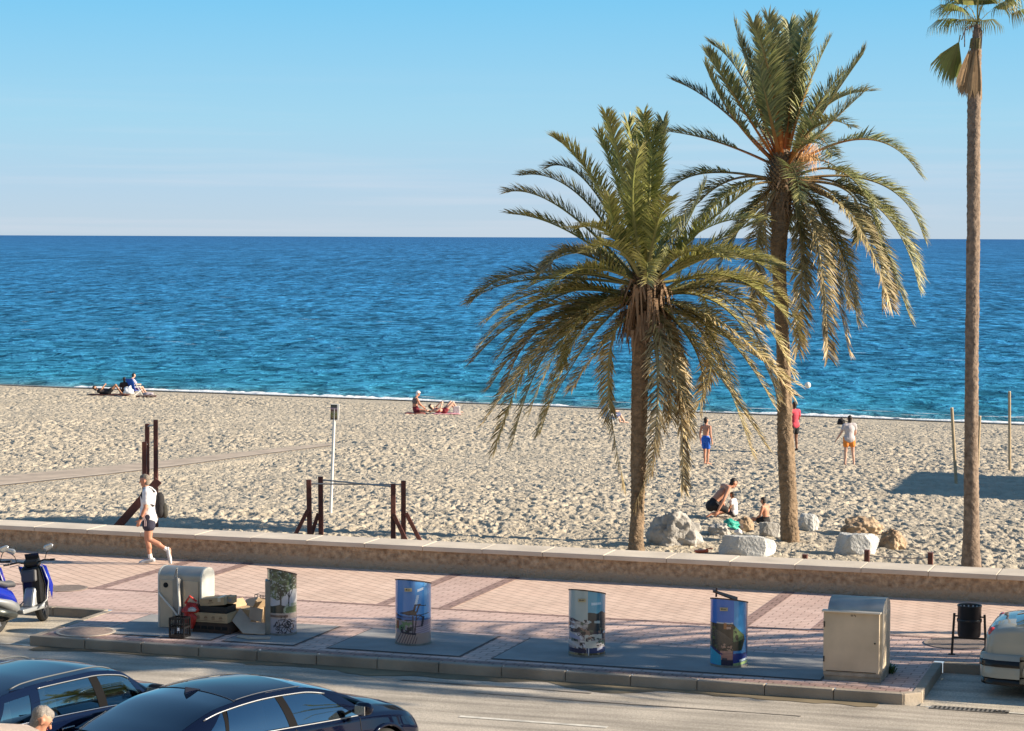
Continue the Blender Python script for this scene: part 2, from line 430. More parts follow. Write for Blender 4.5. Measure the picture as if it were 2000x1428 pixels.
# ---- foam along the water's edge
def build_foam():
    us = np.arange(-75, 0, .09); ws0 = 102.2
    prof = np.array([0, .12, .35, .65, .9, 1.0])
    den = np.clip((fbm(us * .11, us * 0 + 3, 3) - .40) * 5, 0, 1) ; den = np.maximum(den, np.clip((us + 34) / 14, 0, .8))
    den = np.maximum(den, np.clip((-56 - us) / 6, 0, .75))
    c = ws0 - .25 + 1.5 * (fbm(us * .12, us * 0 + 8, 4) - .5)
    wd = .07 + den * (.32 + .8 * fbm(us * .5, us * 0 + 1, 4)) + .25 * vnoise(us * 2.1, us * 0)
    UU = np.repeat(us[:, None], 6, 1)
    WW = c[:, None] + wd[:, None] * (prof[None, :] - .15) + .12 * (vnoise(UU * 3, prof[None, :] * 9 + UU) - .5)
    X = UU * .902 + WW * .432; Y = -UU * .432 + WW * .902
    Z = SEA_Z + .05 + .10 * den[:, None] * np.sin(np.pi * prof)[None, :] * (.4 + vnoise(UU * 4, prof[None, :] * 6)) + np.maximum(0, (ws0 - WW)) * .07
    mask = (vnoise(UU[:-1, :-1] * 2.3, prof[None, :-1] * 7 + UU[:-1, :-1] * .3) < .35 + den[:-1, None] * 1.2)
    o = grid_mesh('sea_foam', X, Y, Z, mat('foam', (.80, .82, .82), rough=.8, var=.12, scale=3, bump=.03, bscale=9), mask=mask)
    tag(o, kind='stuff')
    # second broken line further out and scattered white caps
    rng = np.random.RandomState(5)
    V = []; Fc = []
    def cap(u, w_, L, wd_, z=.14):
        n = 12; i0 = len(V)
        for i in range(n + 1):
            t = i / n; e = math.sin(math.pi * t) ** .6
            jit = rng.uniform(-.5, .5) * wd_
            for s in (-.5, .5):
                uu = u + (t - .5) * L; ww = w_ + s * wd_ * e * rng.uniform(.5, 1.3) + jit * .6
                V.append((uu * .902 + ww * .432, -uu * .432 + ww * .902, SEA_Z + z))
        for i in range(n): Fc.append((i0 + 2 * i, i0 + 2 * i + 1, i0 + 2 * i + 3, i0 + 2 * i + 2))
    for k in range(26):
        u = rng.uniform(-26, -18) if k < 12 else rng.uniform(-74, -20)
        cap(u, 102.2 + rng.uniform(1.2, 3.2), rng.uniform(.5, 2.4), rng.uniform(.06, .2))
    for k in range(70):
        w_ = 102.2 + 40 * (900 / 40) ** rng.uniform(0, 1); X0 = rng.uniform(-.24, .24)
        Yw = w_ / (.902 + .432 * X0); Xw = X0 * Yw
        cap(Xw * .902 - Yw * .432, w_, rng.uniform(.4, 1.6) * (1 + w_ / 400), .05 + w_ / 1600, z=.17)
    o = meshdata('whitecap_foam', V, Fc, MATS['foam']); tag(o, kind='stuff')
build_foam()

# ---- paving (all laid out in the promenade frame u, v)
def frame_obj(name, me_obj):
    me_obj.rotation_euler = (0, 0, ROTZ); return me_obj
KERB_V, BAY_V, WALL_V, WALL_W, WALL_H = 31.55, 34.1, 40.1, .78, .50
uL0 = w2uv(at(45, 1246))[0]; uL1 = w2uv(at(193, 1197))[0]
uR0 = w2uv(at(1796, 1359))[0]; uR1 = w2uv(at(1838, 1299))[0]
BANDS = []
for a_, b_ in [((98, 1177), (371, 1097)), ((210, 1188), (483, 1100)), ((700, 1199), (878, 1129)), ((840, 1199), (993, 1135)), ((1462, 1217), (1529, 1163)), ((1537, 1279), (1606, 1223))]:
    BANDS.append((w2uv(at(*a_))[0] + w2uv(at(*b_))[0]) / 2)
print('UV', uL0, uL1, uR0, uR1, BANDS, w2uv(at(1000, 1130)), w2uv(at(1930, 1180)))
def m_paving(name, base1, base2, mortar, bw, bh, rot=0., var=.25):
    m = bpy.data.materials.new(name); m.use_nodes = True; t = m.node_tree; b = t.nodes['Principled BSDF']
    tc = N(t, 'ShaderNodeTexCoord'); mpn = N(t, 'ShaderNodeMapping'); mpn.inputs['Rotation'].default_value = (0, 0, rot)
    t.links.new(tc.outputs['Object'], mpn.inputs[0])
    br = N(t, 'ShaderNodeTexBrick'); br.inputs['Color1'].default_value = base1 + (1,); br.inputs['Color2'].default_value = base2 + (1,); br.inputs['Mortar'].default_value = mortar + (1,)
    br.inputs['Scale'].default_value = 1; br.inputs['Mortar Size'].default_value = .012; br.inputs['Mortar Smooth'].default_value = .3
    br.inputs['Brick Width'].default_value = bw; br.inputs['Row Height'].default_value = bh
    t.links.new(mpn.outputs[0], br.inputs[0])
    n = N(t, 'ShaderNodeTexNoise'); n.inputs['Scale'].default_value = .9; n.inputs['Detail'].default_value = 8; n.inputs['Roughness'].default_value = .65; t.links.new(tc.outputs['Object'], n.inputs[0])
    mr = N(t, 'ShaderNodeMapRange'); mr.inputs[1].default_value = .3; mr.inputs[2].default_value = .7; mr.inputs[3].default_value = 1 - var; mr.inputs[4].default_value = 1 + var * .6
    t.links.new(n.outputs[0], mr.inputs[0])
    vs = N(t, 'ShaderNodeVectorMath', operation='SCALE'); t.links.new(br.outputs[0], vs.inputs[0]); t.links.new(mr.outputs[0], vs.inputs['Scale'])
    t.links.new(vs.outputs[0], b.inputs['Base Color']); b.inputs['Roughness'].default_value = .9; b.inputs['Specular IOR Level'].default_value = .2
    inv = N(t, 'ShaderNodeMath', operation='SUBTRACT'); inv.inputs[0].default_value = 1; t.links.new(br.outputs['Fac'], inv.inputs[1])
    bp = N(t, 'ShaderNodeBump', Strength=1, Distance=.012); t.links.new(inv.outputs[0], bp.inputs['Height']); t.links.new(bp.outputs[0], b.inputs['Normal'])
    return m
M_PAV = m_paving('paving_peach', (.67, .50, .40), (.63, .46, .365), (.42, .31, .25), .40, .20, R(38), .16)
M_PINK = m_paving('paving_pink', (.62, .46, .40), (.57, .41, .355), (.38, .27, .23), .30, .15, 0, .2)
M_BAND = m_paving('paving_band', (.34, .235, .205), (.30, .20, .18), (.17, .12, .10), .2, .2, 0, .2)
def flat(name, polys, z, mt, kind='structure', sub=1):
    bm = BM()
    for p in polys:
        vs = [bm.verts.new((x, y, z)) for x, y in p]; bm.faces.new(vs)
    o = obj(name, bm, mt); o.rotation_euler = (0, 0, ROTZ)
    for p in o.data.polygons:
        if p.normal.z < 0: p.flip()
    tag(o, kind=kind); return o
def rect(u0, u1, v0, v1): return [(u0, v0), (u1, v0), (u1, v1), (u0, v1)]
KW = .14      # kerb width
# pavement body: island between the bays and the full strip behind them
flat('promenade', [rect(-90, 90, BAY_V + KW, WALL_V + .3)], 0, M_PAV)
isl = [(uL0 + KW, KERB_V + KW), (uR0 - .10, KERB_V + KW), (uR1 - KW, BAY_V + KW), (uL1 + .08, BAY_V + KW)]
flat('promenade', [isl], 0, M_PINK)
STRIP_V = 36.15
flat('pavement_inlay', [rect(-90, 90, BAY_V + KW + .02, STRIP_V - .02)], .004, M_PINK)
flat('pavement_inlay', [rect(BANDS[0], BANDS[1], STRIP_V + .14, WALL_V - .01), rect(BANDS[2], BANDS[3], STRIP_V + .14, WALL_V - .01), rect(BANDS[4], BANDS[5], STRIP_V + .14, WALL_V - .01)], .004, M_PINK)
bp_ = [rect(b - .11, b + .11, STRIP_V + .12, WALL_V - .01) for b in BANDS] + [rect(b - .11, b + .11, STRIP_V + .12, WALL_V - .01) for b in (BANDS[0] - 4.6, BANDS[5] + 4.6, BANDS[5] + 5.9)]
flat('pavement_band', bp_ + [rect(-90, 90, STRIP_V - .02, STRIP_V + .12)], .008, M_BAND)
flat('pavement_band', [rect(uL0 + KW, uR0 - .2, KERB_V + KW, KERB_V + KW + .22)], .004, M_BAND)
# ---- concrete slabs round the underground containers
M_SLAB = mat('slab_concrete', (.29, .285, .275), rough=.88, var=.22, scale=1.6, bump=.004, bscale=30)
M_JOINT = mat('slab_joint', (.13, .10, .09), rough=.9)
def slab(u0, u1, v0=32.15, v1=34.0):
    flat('slab_joint', [rect(u0 - .035, u1 + .035, v0 - .035, v1 + .035)], .006, M_JOINT)
    flat('concrete_slab', [rect(u0, u1, v0, v1)], .012, M_SLAB)
def uu(px, py): return w2uv(at(px, py))[0]
SL = [(uu(203, 1232), uu(405, 1253)), (uu(428, 1256), uu(566, 1264)), (uu(632, 1270), uu(886, 1288)), (uu(950, 1294), uu(1600, 1330))]
for a_, b_ in SL: slab(a_, b_)
# ---- road, bays
def m_asphalt(name, c, var=.25):
    m = mat(name, c, rough=.9, var=var, scale=.7, bump=.006, bscale=60, spec=.25, detail=9)
    t = m.node_tree; b = t.nodes['Principled BSDF']
    src = b.inputs['Base Color'].links[0].from_socket
    tc = [n for n in t.nodes if n.type == 'TEX_COORD'][0]
    mp_ = N(t, 'ShaderNodeMapping'); mp_.inputs['Scale'].default_value = (.35, 4.0, 1); t.links.new(tc.outputs['Object'], mp_.inputs[0])
    n = N(t, 'ShaderNodeTexNoise'); n.inputs['Scale'].default_value = 1.; n.inputs['Detail'].default_value = 6; t.links.new(mp_.outputs[0], n.inputs[0])
    n2 = N(t, 'ShaderNodeTexNoise'); n2.inputs['Scale'].default_value = 45; n2.inputs['Detail'].default_value = 2; t.links.new(tc.outputs['Object'], n2.inputs[0])
    a = N(t, 'ShaderNodeMapRange'); a.inputs[1].default_value = .35; a.inputs[2].default_value = .6; a.inputs[3].default_value = .72; a.inputs[4].default_value = 1.08; t.links.new(n.outputs[0], a.inputs[0])
    c2 = N(t, 'ShaderNodeMapRange'); c2.inputs[1].default_value = .3; c2.inputs[2].default_value = .7; c2.inputs[3].default_value = .75; c2.inputs[4].default_value = 1.25; t.links.new(n2.outputs[0], c2.inputs[0])
    k = N(t, 'ShaderNodeMath', operation='MULTIPLY'); t.links.new(a.outputs[0], k.inputs[0]); t.links.new(c2.outputs[0], k.inputs[1])
    vs = N(t, 'ShaderNodeVectorMath', operation='SCALE'); t.links.new(src, vs.inputs[0]); t.links.new(k.outputs[0], vs.inputs['Scale']); t.links.new(vs.outputs[0], b.inputs['Base Color'])
    return m
M_ROAD = m_asphalt('worn_asphalt', (.46, .405, .33))
M_BAY = m_asphalt('bay_concrete', (.53, .47, .375), .15)
flat('road', [rect(-120, 120, -14, KERB_V)], -.15, M_ROAD)
flat('parking_bay', [[(-90, KERB_V), (uL0, KERB_V), (uL1, BAY_V), (-90, BAY_V)], [(uR0, KERB_V), (90, KERB_V), (90, BAY_V), (uR1, BAY_V)]], -.146, M_BAY)
M_STAIN = mat('gutter_stain', (.20, .155, .09), rough=.95, var=.5, scale=1.2)
def ragged(u0, u1, v0, w0, amp, seed):
    us = np.arange(u0, u1, .12); n = len(us)
    return [(float(u), v0) for u in us] + [(float(u), float(v0 - w0 - amp * vnoise(np.array([u * 1.1 + seed]), np.array([0.]))[0] - .3 * amp * vnoise(np.array([u * 5 + seed]), np.array([3.]))[0])) for u in us[::-1]]
flat('gutter_stain', [ragged(uL0 + .2, uR0 - .5, KERB_V - .002, .02, .50, 3)], -.143, M_STAIN)
M_LINE = mat('line_paint', (.66, .62, .53), rough=.8, var=.35, scale=5)
lu0, lu1 = uu(860, 1404), uu(1125, 1426)
flat('road_marking', [rect(lu0 - .05, lu1 + .15, 28.72, 28.82), rect(lu0 - 5, lu0 - 3, 28.72, 28.82), rect(lu1 + 3.2, lu1 + 5.2, 28.72, 28.82)], -.144, M_LINE)
flat('road_marking', [rect(uR0 + 1.0, uR0 + 9, KERB_V - .10, KERB_V - .02), rect(uL0 - 9, uL0 - .1, KERB_V - .06, KERB_V)], -.140, M_LINE)
# oil and tyre patches
flat('road_patch', [ragged(uu(860, 1370), uu(1560, 1400), 30.35, .015, .06, 11), ragged(uu(700, 1350), uu(1100, 1370), 30.9, .01, .09, 20)], -.1445, mat('tyre_mark', (.15, .125, .10), rough=.95, var=.3, scale=2))
# ---- kerbs
M_KERB = mat('kerb_stone', (.34, .285, .22), rough=.85, var=.3, scale=1.4, bump=.008, bscale=22)
def kerb_run(pts, seglen=.98):
    bm = BM()
    for (a, b) in zip(pts[:-1], pts[1:]):
        a, b = Vector(a), Vector(b); L = (b - a).length; n = max(1, round(L / seglen)); d = (b - a) / L; nrm = Vector((-d.y, d.x))
        for i in range(n):
            s0 = a + d * (L * i / n + .004); s1 = a + d * (L * (i + 1) / n - .004)
            prism(bm, [tuple(s0), tuple(s1), tuple(s1 + nrm * KW), tuple(s0 + nrm * KW)], -.30, random.uniform(.004, .012))
    o = obj('kerb', bm, M_KERB, bevel=.018); o.rotation_euler = (0, 0, ROTZ); tag(o, kind='structure'); return o
random.seed(4)
CH = .22
kerb_run([(uL0, KERB_V), (uR0 - CH, KERB_V), (uR0, KERB_V + CH), (uR1, BAY_V)])
kerb_run([(uL1, BAY_V), (uL0, KERB_V)])
kerb_run([(-60, BAY_V), (uL1, BAY_V)])
kerb_run([(uR1, BAY_V), (60, BAY_V)])
# ---- drain slots by the right kerb
bm = BM(); g0 = uR0 + .22
for i in range(16): box(bm, (g0 + i * .062, KERB_V - .02, -.1385), (.028, .16, .003))
o = obj('slot', bm, mat('slot_black', (.01, .01, .01), rough=.9)); gr = thing('drain_grate', 'narrow slotted drain grate in the road beside the kerb corner at right', 'drain', (0, 0, 0), ROTZ); o.parent = gr
bm = BM(); box(bm, (g0 + .47, KERB_V - .02, -.142), (1.06, .22, .004)); obj('grate_frame', bm, mat('grate_steel', (.25, .23, .2), rough=.7, metal=.4, var=.3), gr)
# ---- manhole covers
def manhole(px, py, label, r=.42, ring=False):
    p = at(px, py); t = thing('manhole_cover', label, 'manhole cover', (p.x, p.y, 0), ROTZ, 'manhole covers in the paving')
    bm = BM(); lathe(bm, [(r, .009), (r, .014), (.01, .014)], 40, caps=False)
    o = obj('cover', bm, mat('manhole_iron' if not ring else 'manhole_paved', (.22, .17, .14) if not ring else (.33, .24, .19), rough=.85, var=.3, scale=30, bump=.006, bscale=60), t)
    bm = BM(); lathe(bm, [(r + .05, .009), (r + .05, .017), (r, .017), (r, .009)], 40, caps=False)
    obj('rim', bm, mat('manhole_rim' if not ring else 'manhole_rim_pale', (.28, .22, .18) if not ring else (.5, .42, .33), rough=.8), t)
manhole(130, 1150, 'round iron manhole cover in the paving beside the scooter', .33)
manhole(168, 1235, 'round manhole cover with a pale ring near the left kerb corner', .42, True)
manhole(1868, 1258, 'round manhole cover filled with paving behind the black litter bin', .45)
# ---- low wall with coping
wl = thing('promenade_wall', 'long low rendered wall with pale stone coping between promenade and beach', 'wall', (0, 0, 0), ROTZ)
def m_wall():
    m = mat('rough_render', (.52, .39, .26), rough=.95, var=.28, scale=9, bump=.09, bscale=13, dark=(.24, .155, .09), detail=9)
    t = m.node_tree; b = t.nodes['Principled BSDF']; src = b.inputs['Base Color'].links[0].from_socket
    tc = [n for n in t.nodes if n.type == 'TEX_COORD'][0]
    sp = N(t, 'ShaderNodeSeparateXYZ'); t.links.new(tc.outputs['Object'], sp.inputs[0])
    n = N(t, 'ShaderNodeTexNoise'); n.inputs['Scale'].default_value = 3; n.inputs['Detail'].default_value = 5; t.links.new(tc.outputs['Object'], n.inputs[0])
    ad = N(t, 'ShaderNodeMath', operation='MULTIPLY_ADD'); ad.inputs[1].default_value = .10; t.links.new(n.outputs[0], ad.inputs[0]); t.links.new(sp.outputs[2], ad.inputs[2])
    mr = N(t, 'ShaderNodeMapRange'); mr.inputs[1].default_value = .20; mr.inputs[2].default_value = .25; t.links.new(ad.outputs[0], mr.inputs[0])
    mi = N(t, 'ShaderNodeMix', data_type='RGBA'); mi.inputs[6].default_value = (.42, .33, .235, 1); t.links.new(mr.outputs[0], mi.inputs[0]); t.links.new(src, mi.inputs[7]); t.links.new(mi.outputs[2], b.inputs['Base Color'])
    return m
M_WALL = m_wall()
us_ = np.arange(-60, 60.01, .06); zs_ = np.concatenate([[-.8, -.1], np.linspace(0, WALL_H - .09, 9)])
UU, ZZ = np.meshgrid(us_, zs_, indexing='ij')
VV = WALL_V + .035 - .03 * fbm(UU * 3, ZZ * 3, 3) - .012 * vnoise(UU * 14, ZZ * 14)
o = grid_mesh('wall_face', UU, VV, ZZ, M_WALL, parent=wl)
bm = BM(); box(bm, (0, WALL_V + .05 + .34, -.2), (120, .68, 1.2)); obj('wall_core', bm, M_WALL, wl)
bm = BM(); u = -60.; random.seed(9)
while u < 60:
    L = 1.18
    box(bm, (u + L / 2, WALL_V - .02 + WALL_W / 2, WALL_H - .045 + random.uniform(-.003, .003)), (L - .006, WALL_W + .04 + random.uniform(-.006, .006), .088)); u += L
obj('coping', bm, mat('coping_stone', (.60, .52, .42), rough=.8, var=.18, scale=1.3, bump=.004, bscale=25), wl, bevel=.012)

_ws = np.array([100.9, 101.4, 101.9, 102.4, 102.9, 103.6]); _us = np.arange(-90, 10, .5)
_U, _W = np.meshgrid(_us, _ws, indexing='ij'); _W = _W + np.where(_W < 101, .9 * (vnoise(_U * .35, _U * 0) - .5), 0)
_X = _U * .902 + _W * .432; _Y = -_U * .432 + _W * .902
tag(grid_mesh('wet_sand', _X, _Y, np.interp(_W, [a for a, b in _zs], [b for a, b in _zs]) + .035, mat('wet_sand', (.20, .165, .125), rough=.35, var=.2, scale=.8)), kind='structure')
# ================================================================== PALMS
LEAF = attr_mat('palm_leaflet', rough=.46, var=.25, scale=3, transl=.24, spec=.42)
BARK = mat('date_palm_bark', (.25, .175, .11), rough=.95, var=.45, scale=9, bump=.05, bscale=16)
def bez(P, t):
    if len(P) == 3:
        return P[0] * (1 - t) ** 2 + P[1] * 2 * t * (1 - t) + P[2] * t * t
    return P[0] * (1 - t) ** 3 + P[1] * 3 * t * (1 - t) ** 2 + P[2] * 3 * t * t * (1 - t) + P[3] * t ** 3
GREEN = np.array((.195, .222, .055)); BLUEG = np.array((.10, .135, .075)); STRAW = np.array((.60, .46, .25)); BROWN = np.array((.20, .13, .065)); YELL = np.array((.30, .27, .085))
def frond(buf, P, L=.42, dry=0., tipdry=.3, rng=random, n=64, start=.16, petiole=(.26, .24, .09), base_w=.035, green=GREEN, dens=1.0, vee=.5):
    V, Fc, C = buf
    pts = [bez(P, i / n) for i in range(n + 1)]
    length = sum((pts[i + 1] - pts[i]).length for i in range(n))
    # rachis
    i0 = len(V); prevs = None
    for i, p in enumerate(pts):
        t = (pts[min(i + 1, n)] - pts[max(i - 1, 0)]).normalized()
        side = t.cross(Vector((0, 0, 1)))
        if side.length < .15: side = prevs if prevs is not None else Vector((1, 0, 0))
        side = side.normalized()
        if prevs is not None and side.dot(prevs) < 0: side = -side
        prevs = side; nr = side.cross(t).normalized()
        f = i / n; r = base_w * (1 - f) ** 1.1 + .004
        for a, b in ((1, 0), (0, .55), (-1, 0), (0, -.55)): V.append(p + side * a * r + nr * b * r)
        cc = np.array(petiole) * (1 - f) + (green * 1.6 * (1 - dry) + STRAW * dry) * f
        C.extend([cc] * 4)
    for i in range(n):
        for k in range(4):
            a = i0 + i * 4
            Fc.append((a + k, a + (k + 1) % 4, a + 4 + (k + 1) % 4, a + 4 + k))
    # leaflets
    m = int(length * 40 * dens); prevs = None
    roll = rng.uniform(-.25, .25)
    for j in range(m):
        s = start + (1 - start) * (j + rng.random() * .5) / m
        x = s * n; i = min(int(x), n - 1); p = pts[i].lerp(pts[i + 1], x - i)
        t = (pts[min(i + 2, n)] - pts[max(i - 1, 0)]).normalized()
        side = t.cross(Vector((0, 0, 1)))
        if side.length < .15: side = prevs if prevs is not None else Vector((1, 0, 0))
        side = side.normalized()
        if prevs is not None and side.dot(prevs) < 0: side = -side
        prevs = side; nr = side.cross(t).normalized()
        q = (s - start) / (1 - start)
        ll = L * (.35 + .65 * min(1, q * 5)) * (1 - .42 * q ** 2.5) * rng.uniform(.8, 1.15)
        for sg in (-1, 1):
            if rng.random() < .04 + .25 * dry: continue
            ang = R(60 - 26 * q + rng.uniform(-13, 13)); up = vee + rng.uniform(-.25, .25) + roll * sg
            d = (t * math.cos(ang) + side * sg * math.sin(ang) * math.cos(up) + nr * math.sin(ang) * math.sin(up)).normalized()
            sag = Vector((0, 0, -1)) * (.18 + .35 * dry + rng.uniform(-.05, .12))
            d2 = (d + sag * .9).normalized()
            wv = d.cross(nr if rng.random() < .5 else (nr + side * .5)).normalized() * (.0125 + .006 * rng.random())
            b0 = p; b1 = p + d * ll * .5; b2 = b1 + d2 * ll * .5
            k = len(V)
            V.extend([b0 - wv * .6, b0 + wv * .6, b1 + wv, b1 - wv, b2])
            Fc.append((k, k + 1, k + 2, k + 3)); Fc.append((k + 3, k + 2, k + 4))
            dd = min(1, dry * 1.25 + tipdry * q ** 3 * rng.uniform(.3, 1.2) + rng.uniform(-.08, .12))
            dd = max(0, dd)
            base = green * rng.uniform(.55, 1.25) + YELL * (.9 * rng.random() ** 2)
            dc = STRAW * rng.uniform(.7, 1.2) if rng.random() < .7 else BROWN
            c0 = base * (1 - dd) + dc * dd
            dt = min(1, dd + .22 * rng.random() + (.35 if dry > .2 else .05)); c1 = base * (1 - dt) + dc * dt
            C.extend([c0, c0, c0, c0, c1])
def emit(name, buf, mt, parent):
    return meshdata(name, [tuple(v) for v in buf[0]], buf[1], mt, parent, cols=buf[2])
def palm_trunk(pxs, Y, root, mt, rough=.022, name='trunk', ringh=.11, extra=0.):
    """pxs: (px, py, half width px) from base to top at distance Y"""
    ctr = [(atY(px, py, Y), hw * Y / FPX) for px, py, hw in pxs]
    zz = [c.z for c, r in ctr]
    H = zz[-1] - zz[0]; nz_ = int(H / .035); seg = 30
    zs = np.linspace(zz[0] - .25, zz[-1], nz_)
    cx = np.interp(zs, zz, [c.x for c, r in ctr]); rr = np.interp(zs, zz, [r for c, r in ctr])
    th = np.arange(seg) / seg * 2 * np.pi
    T, Z = np.meshgrid(th, zs); 
    # lozenge leaf scars
    a = (Z / ringh + T / (2 * np.pi) * 8) % 1.0; b = (Z / ringh - T / (2 * np.pi) * 8) % 1.0
    sc_ = np.minimum(np.minimum(a, 1 - a), np.minimum(b, 1 - b)) * 2
    bumps = sc_ * rough * 1.6 + rough * 1.6 * (vnoise(T * 4, Z * 3.1) - .5) + rough * (vnoise(T * 2 + 9, Z * 8) - .4)
    Rr = rr[:, None] + bumps - rough * .8
    X = cx[:, None] + Rr * np.cos(T); Yy = Y + Rr * np.sin(T)
    V = np.stack([X.ravel(), Yy.ravel(), Z.ravel()], 1) - np.array(root.location)[None, :]
    idx = np.arange(nz_ * seg).reshape(nz_, seg); nx_ = np.roll(idx, -1, 1)
    Q = np.stack([idx[:-1].ravel(), nx_[:-1].ravel(), nx_[1:].ravel(), idx[1:].ravel()], 1).tolist()
    Q.append(list(idx[-1])); 
    return meshdata(name, V, Q, mt, root, smooth=True)
def P3(px, py, Y, root): return atY(px, py, Y) - root.location
def make_palm(name, label, Y, trunk_px, crown_px, tips, rng, lowdry, orange, extra_n, lf=.42, green=GREEN, erange=(-55, 78)):
    b0 = atY(trunk_px[0][0], trunk_px[0][1], Y)
    root = thing(name, label, 'palm tree', (b0.x, b0.y, b0.z), 0, 'date palms at the beach edge')
    palm_trunk(trunk_px, Y, root, BARK)
    buf = ([], [], []); c0 = P3(crown_px[0], crown_px[1], Y, root)
    more = [((cx_ + rng.uniform(-26, 26), cy_ + rng.uniform(-16, 16)), (tx + rng.uniform(-42, 42), ty + rng.uniform(-34, 30)), min(.8, dry + rng.uniform(0, .25))) for (cx_, cy_), (tx, ty), dry in tips if ty > crown_px[1] - 60 and abs(tx - crown_px[0]) > 70 and rng.random() < .6 and not (1120 < tx < 1260 and ty > 760)]
    tips = [q for q in tips if q[1] != z1(630, 1440)]
    for (cx_, cy_), (tx, ty), dry in list(tips) + more:
        dy = rng.uniform(-1.6, 1.6)
        tip = P3(tx, ty, Y + dy, root); ctl = P3(cx_, cy_, Y + dy * .6, root)
        up = ty < crown_px[1] + 40
        bs = c0 + Vector(((tx - crown_px[0]) / 380 * .16, rng.uniform(-.12, .12), .12 if up else -.18))
        pet = (.60, .17, .03) if (orange and up) else ((.34, .30, .12) if not orange else (.38, .24, .11))
        # pass the curve through the control point
        q = (ctl - bs * .25 - tip * .25) * 2
        frond(buf, [bs, q, tip], L=lf * rng.uniform(.9, 1.1), dry=dry, tipdry=.5 if dry > .15 else .22, rng=rng, petiole=pet, start=.30 if orange else .15, green=(green if rng.random() < .75 else BLUEG), base_w=.06)
    for k in range(extra_n):
        az = rng.uniform(0, 2 * math.pi); elv = R(rng.uniform(*erange)); ln = rng.uniform(2.9, 3.7)
        # keep the random ones mostly towards and away from the viewer
        ca = math.cos(az) * (.45 if elv > 0 else .6); d = Vector((ca, math.sin(az), 0)).normalized()
        bs = c0 + d * .14 + Vector((0, 0, .15 * math.sin(elv)))
        h = Vector((0, 0, 1))
        mid = bs + (d * math.cos(elv) + h * math.sin(elv)) * ln * .52 + h * .15
        tip = mid + (d * math.cos(elv) * .8 + h * (math.sin(elv) - .9)).normalized() * ln * .5
        dry = lowdry * max(0, -math.sin(elv)) + rng.uniform(0, .15)
        frond(buf, [bs, mid * 1.0, tip], L=lf, dry=dry, rng=rng, petiole=(.36, .14, .04) if orange else (.32, .28, .12), start=.22, green=green, base_w=.045, dens=.8)
    emit('crown', buf, LEAF, root)
    return root, c0
def z1(x, y): return (900 + x / 2.38, 200 + y / 2.38)
def z2(x, y): return (1250 + x / 2.04, y / 2.04)
g1 = (
 ((640, 400), (440, 170), .05), ((560, 440), (285, 340), .08), ((480, 500), (215, 418), .18), ((520, 610), (240, 520), .08), ((610, 400), (410, 300), .06),
 ((750, 330), (675, 60), .02), ((745, 420), (640, 150), .05), ((860, 380), (850, 55), .0), ((905, 400), (942, 90), .0), ((820, 350), (775, 95), .04), ((880, 350), (900, 130), .0),
 ((800, 500), (830, 215), .02), ((730, 600), (690, 440), .05), ((790, 640), (760, 480), .02), ((940, 640), (1010, 560), .02),
 ((330, 790), (50, 930), .12), ((545, 690), (355, 825), .2), ((600, 770), (430, 860), .1), ((420, 870), (120, 1020), .25), ((380, 960), (55, 1205), .35), ((480, 890), (180, 1180), .15),
 ((430, 1010), (135, 1325), .35), ((480, 1040), (150, 1420), .3), ((560, 1000), (320, 1440), .3), ((640, 1050), (400, 1440), .3), ((470, 1060), (240, 1590), .3), ((600, 990), (370, 1540), .3),
 ((560, 960), (480, 1220), .12), ((700, 1000), (630, 1440), .45), ((640, 1150), (520, 1330), .5),
 ((1020, 620), (1140, 370), .05), ((1120, 590), (1350, 400), .05), ((1160, 660), (1380, 560), .08), ((1230, 710), (1480, 830), .12), ((1100, 740), (1250, 690), .1), ((1200, 800), (1500, 980), .15), ((1330, 850), (1570, 1120), .2),
 ((1270, 900), (1540, 1260), .3), ((1230, 960), (1480, 1390), .3), ((1100, 880), (1160, 1110), .02), ((1130, 1030), (1290, 1430), .2), ((1180, 1060), (1560, 1310), .35), ((1090, 1150), (1110, 1440), .5),
 ((860, 1100), (830, 1500), .35), ((950, 1100), (980, 1480), .25), ((1000, 1150), (1060, 1560), .35))
g1b = (((1190, 700), (1222, 955), .5), ((1285, 720), (1272, 925), .6), ((1320, 690), (1335, 955), .45), ((1370, 650), (1470, 890), .35), ((1300, 760), (1240, 985), .6), ((1130, 650), (1050, 850), .35), ((1400, 640), (1510, 790), .35))
tips1 = [(z1(*a), z1(*b), d) for a, b, d in g1] + list(g1b)
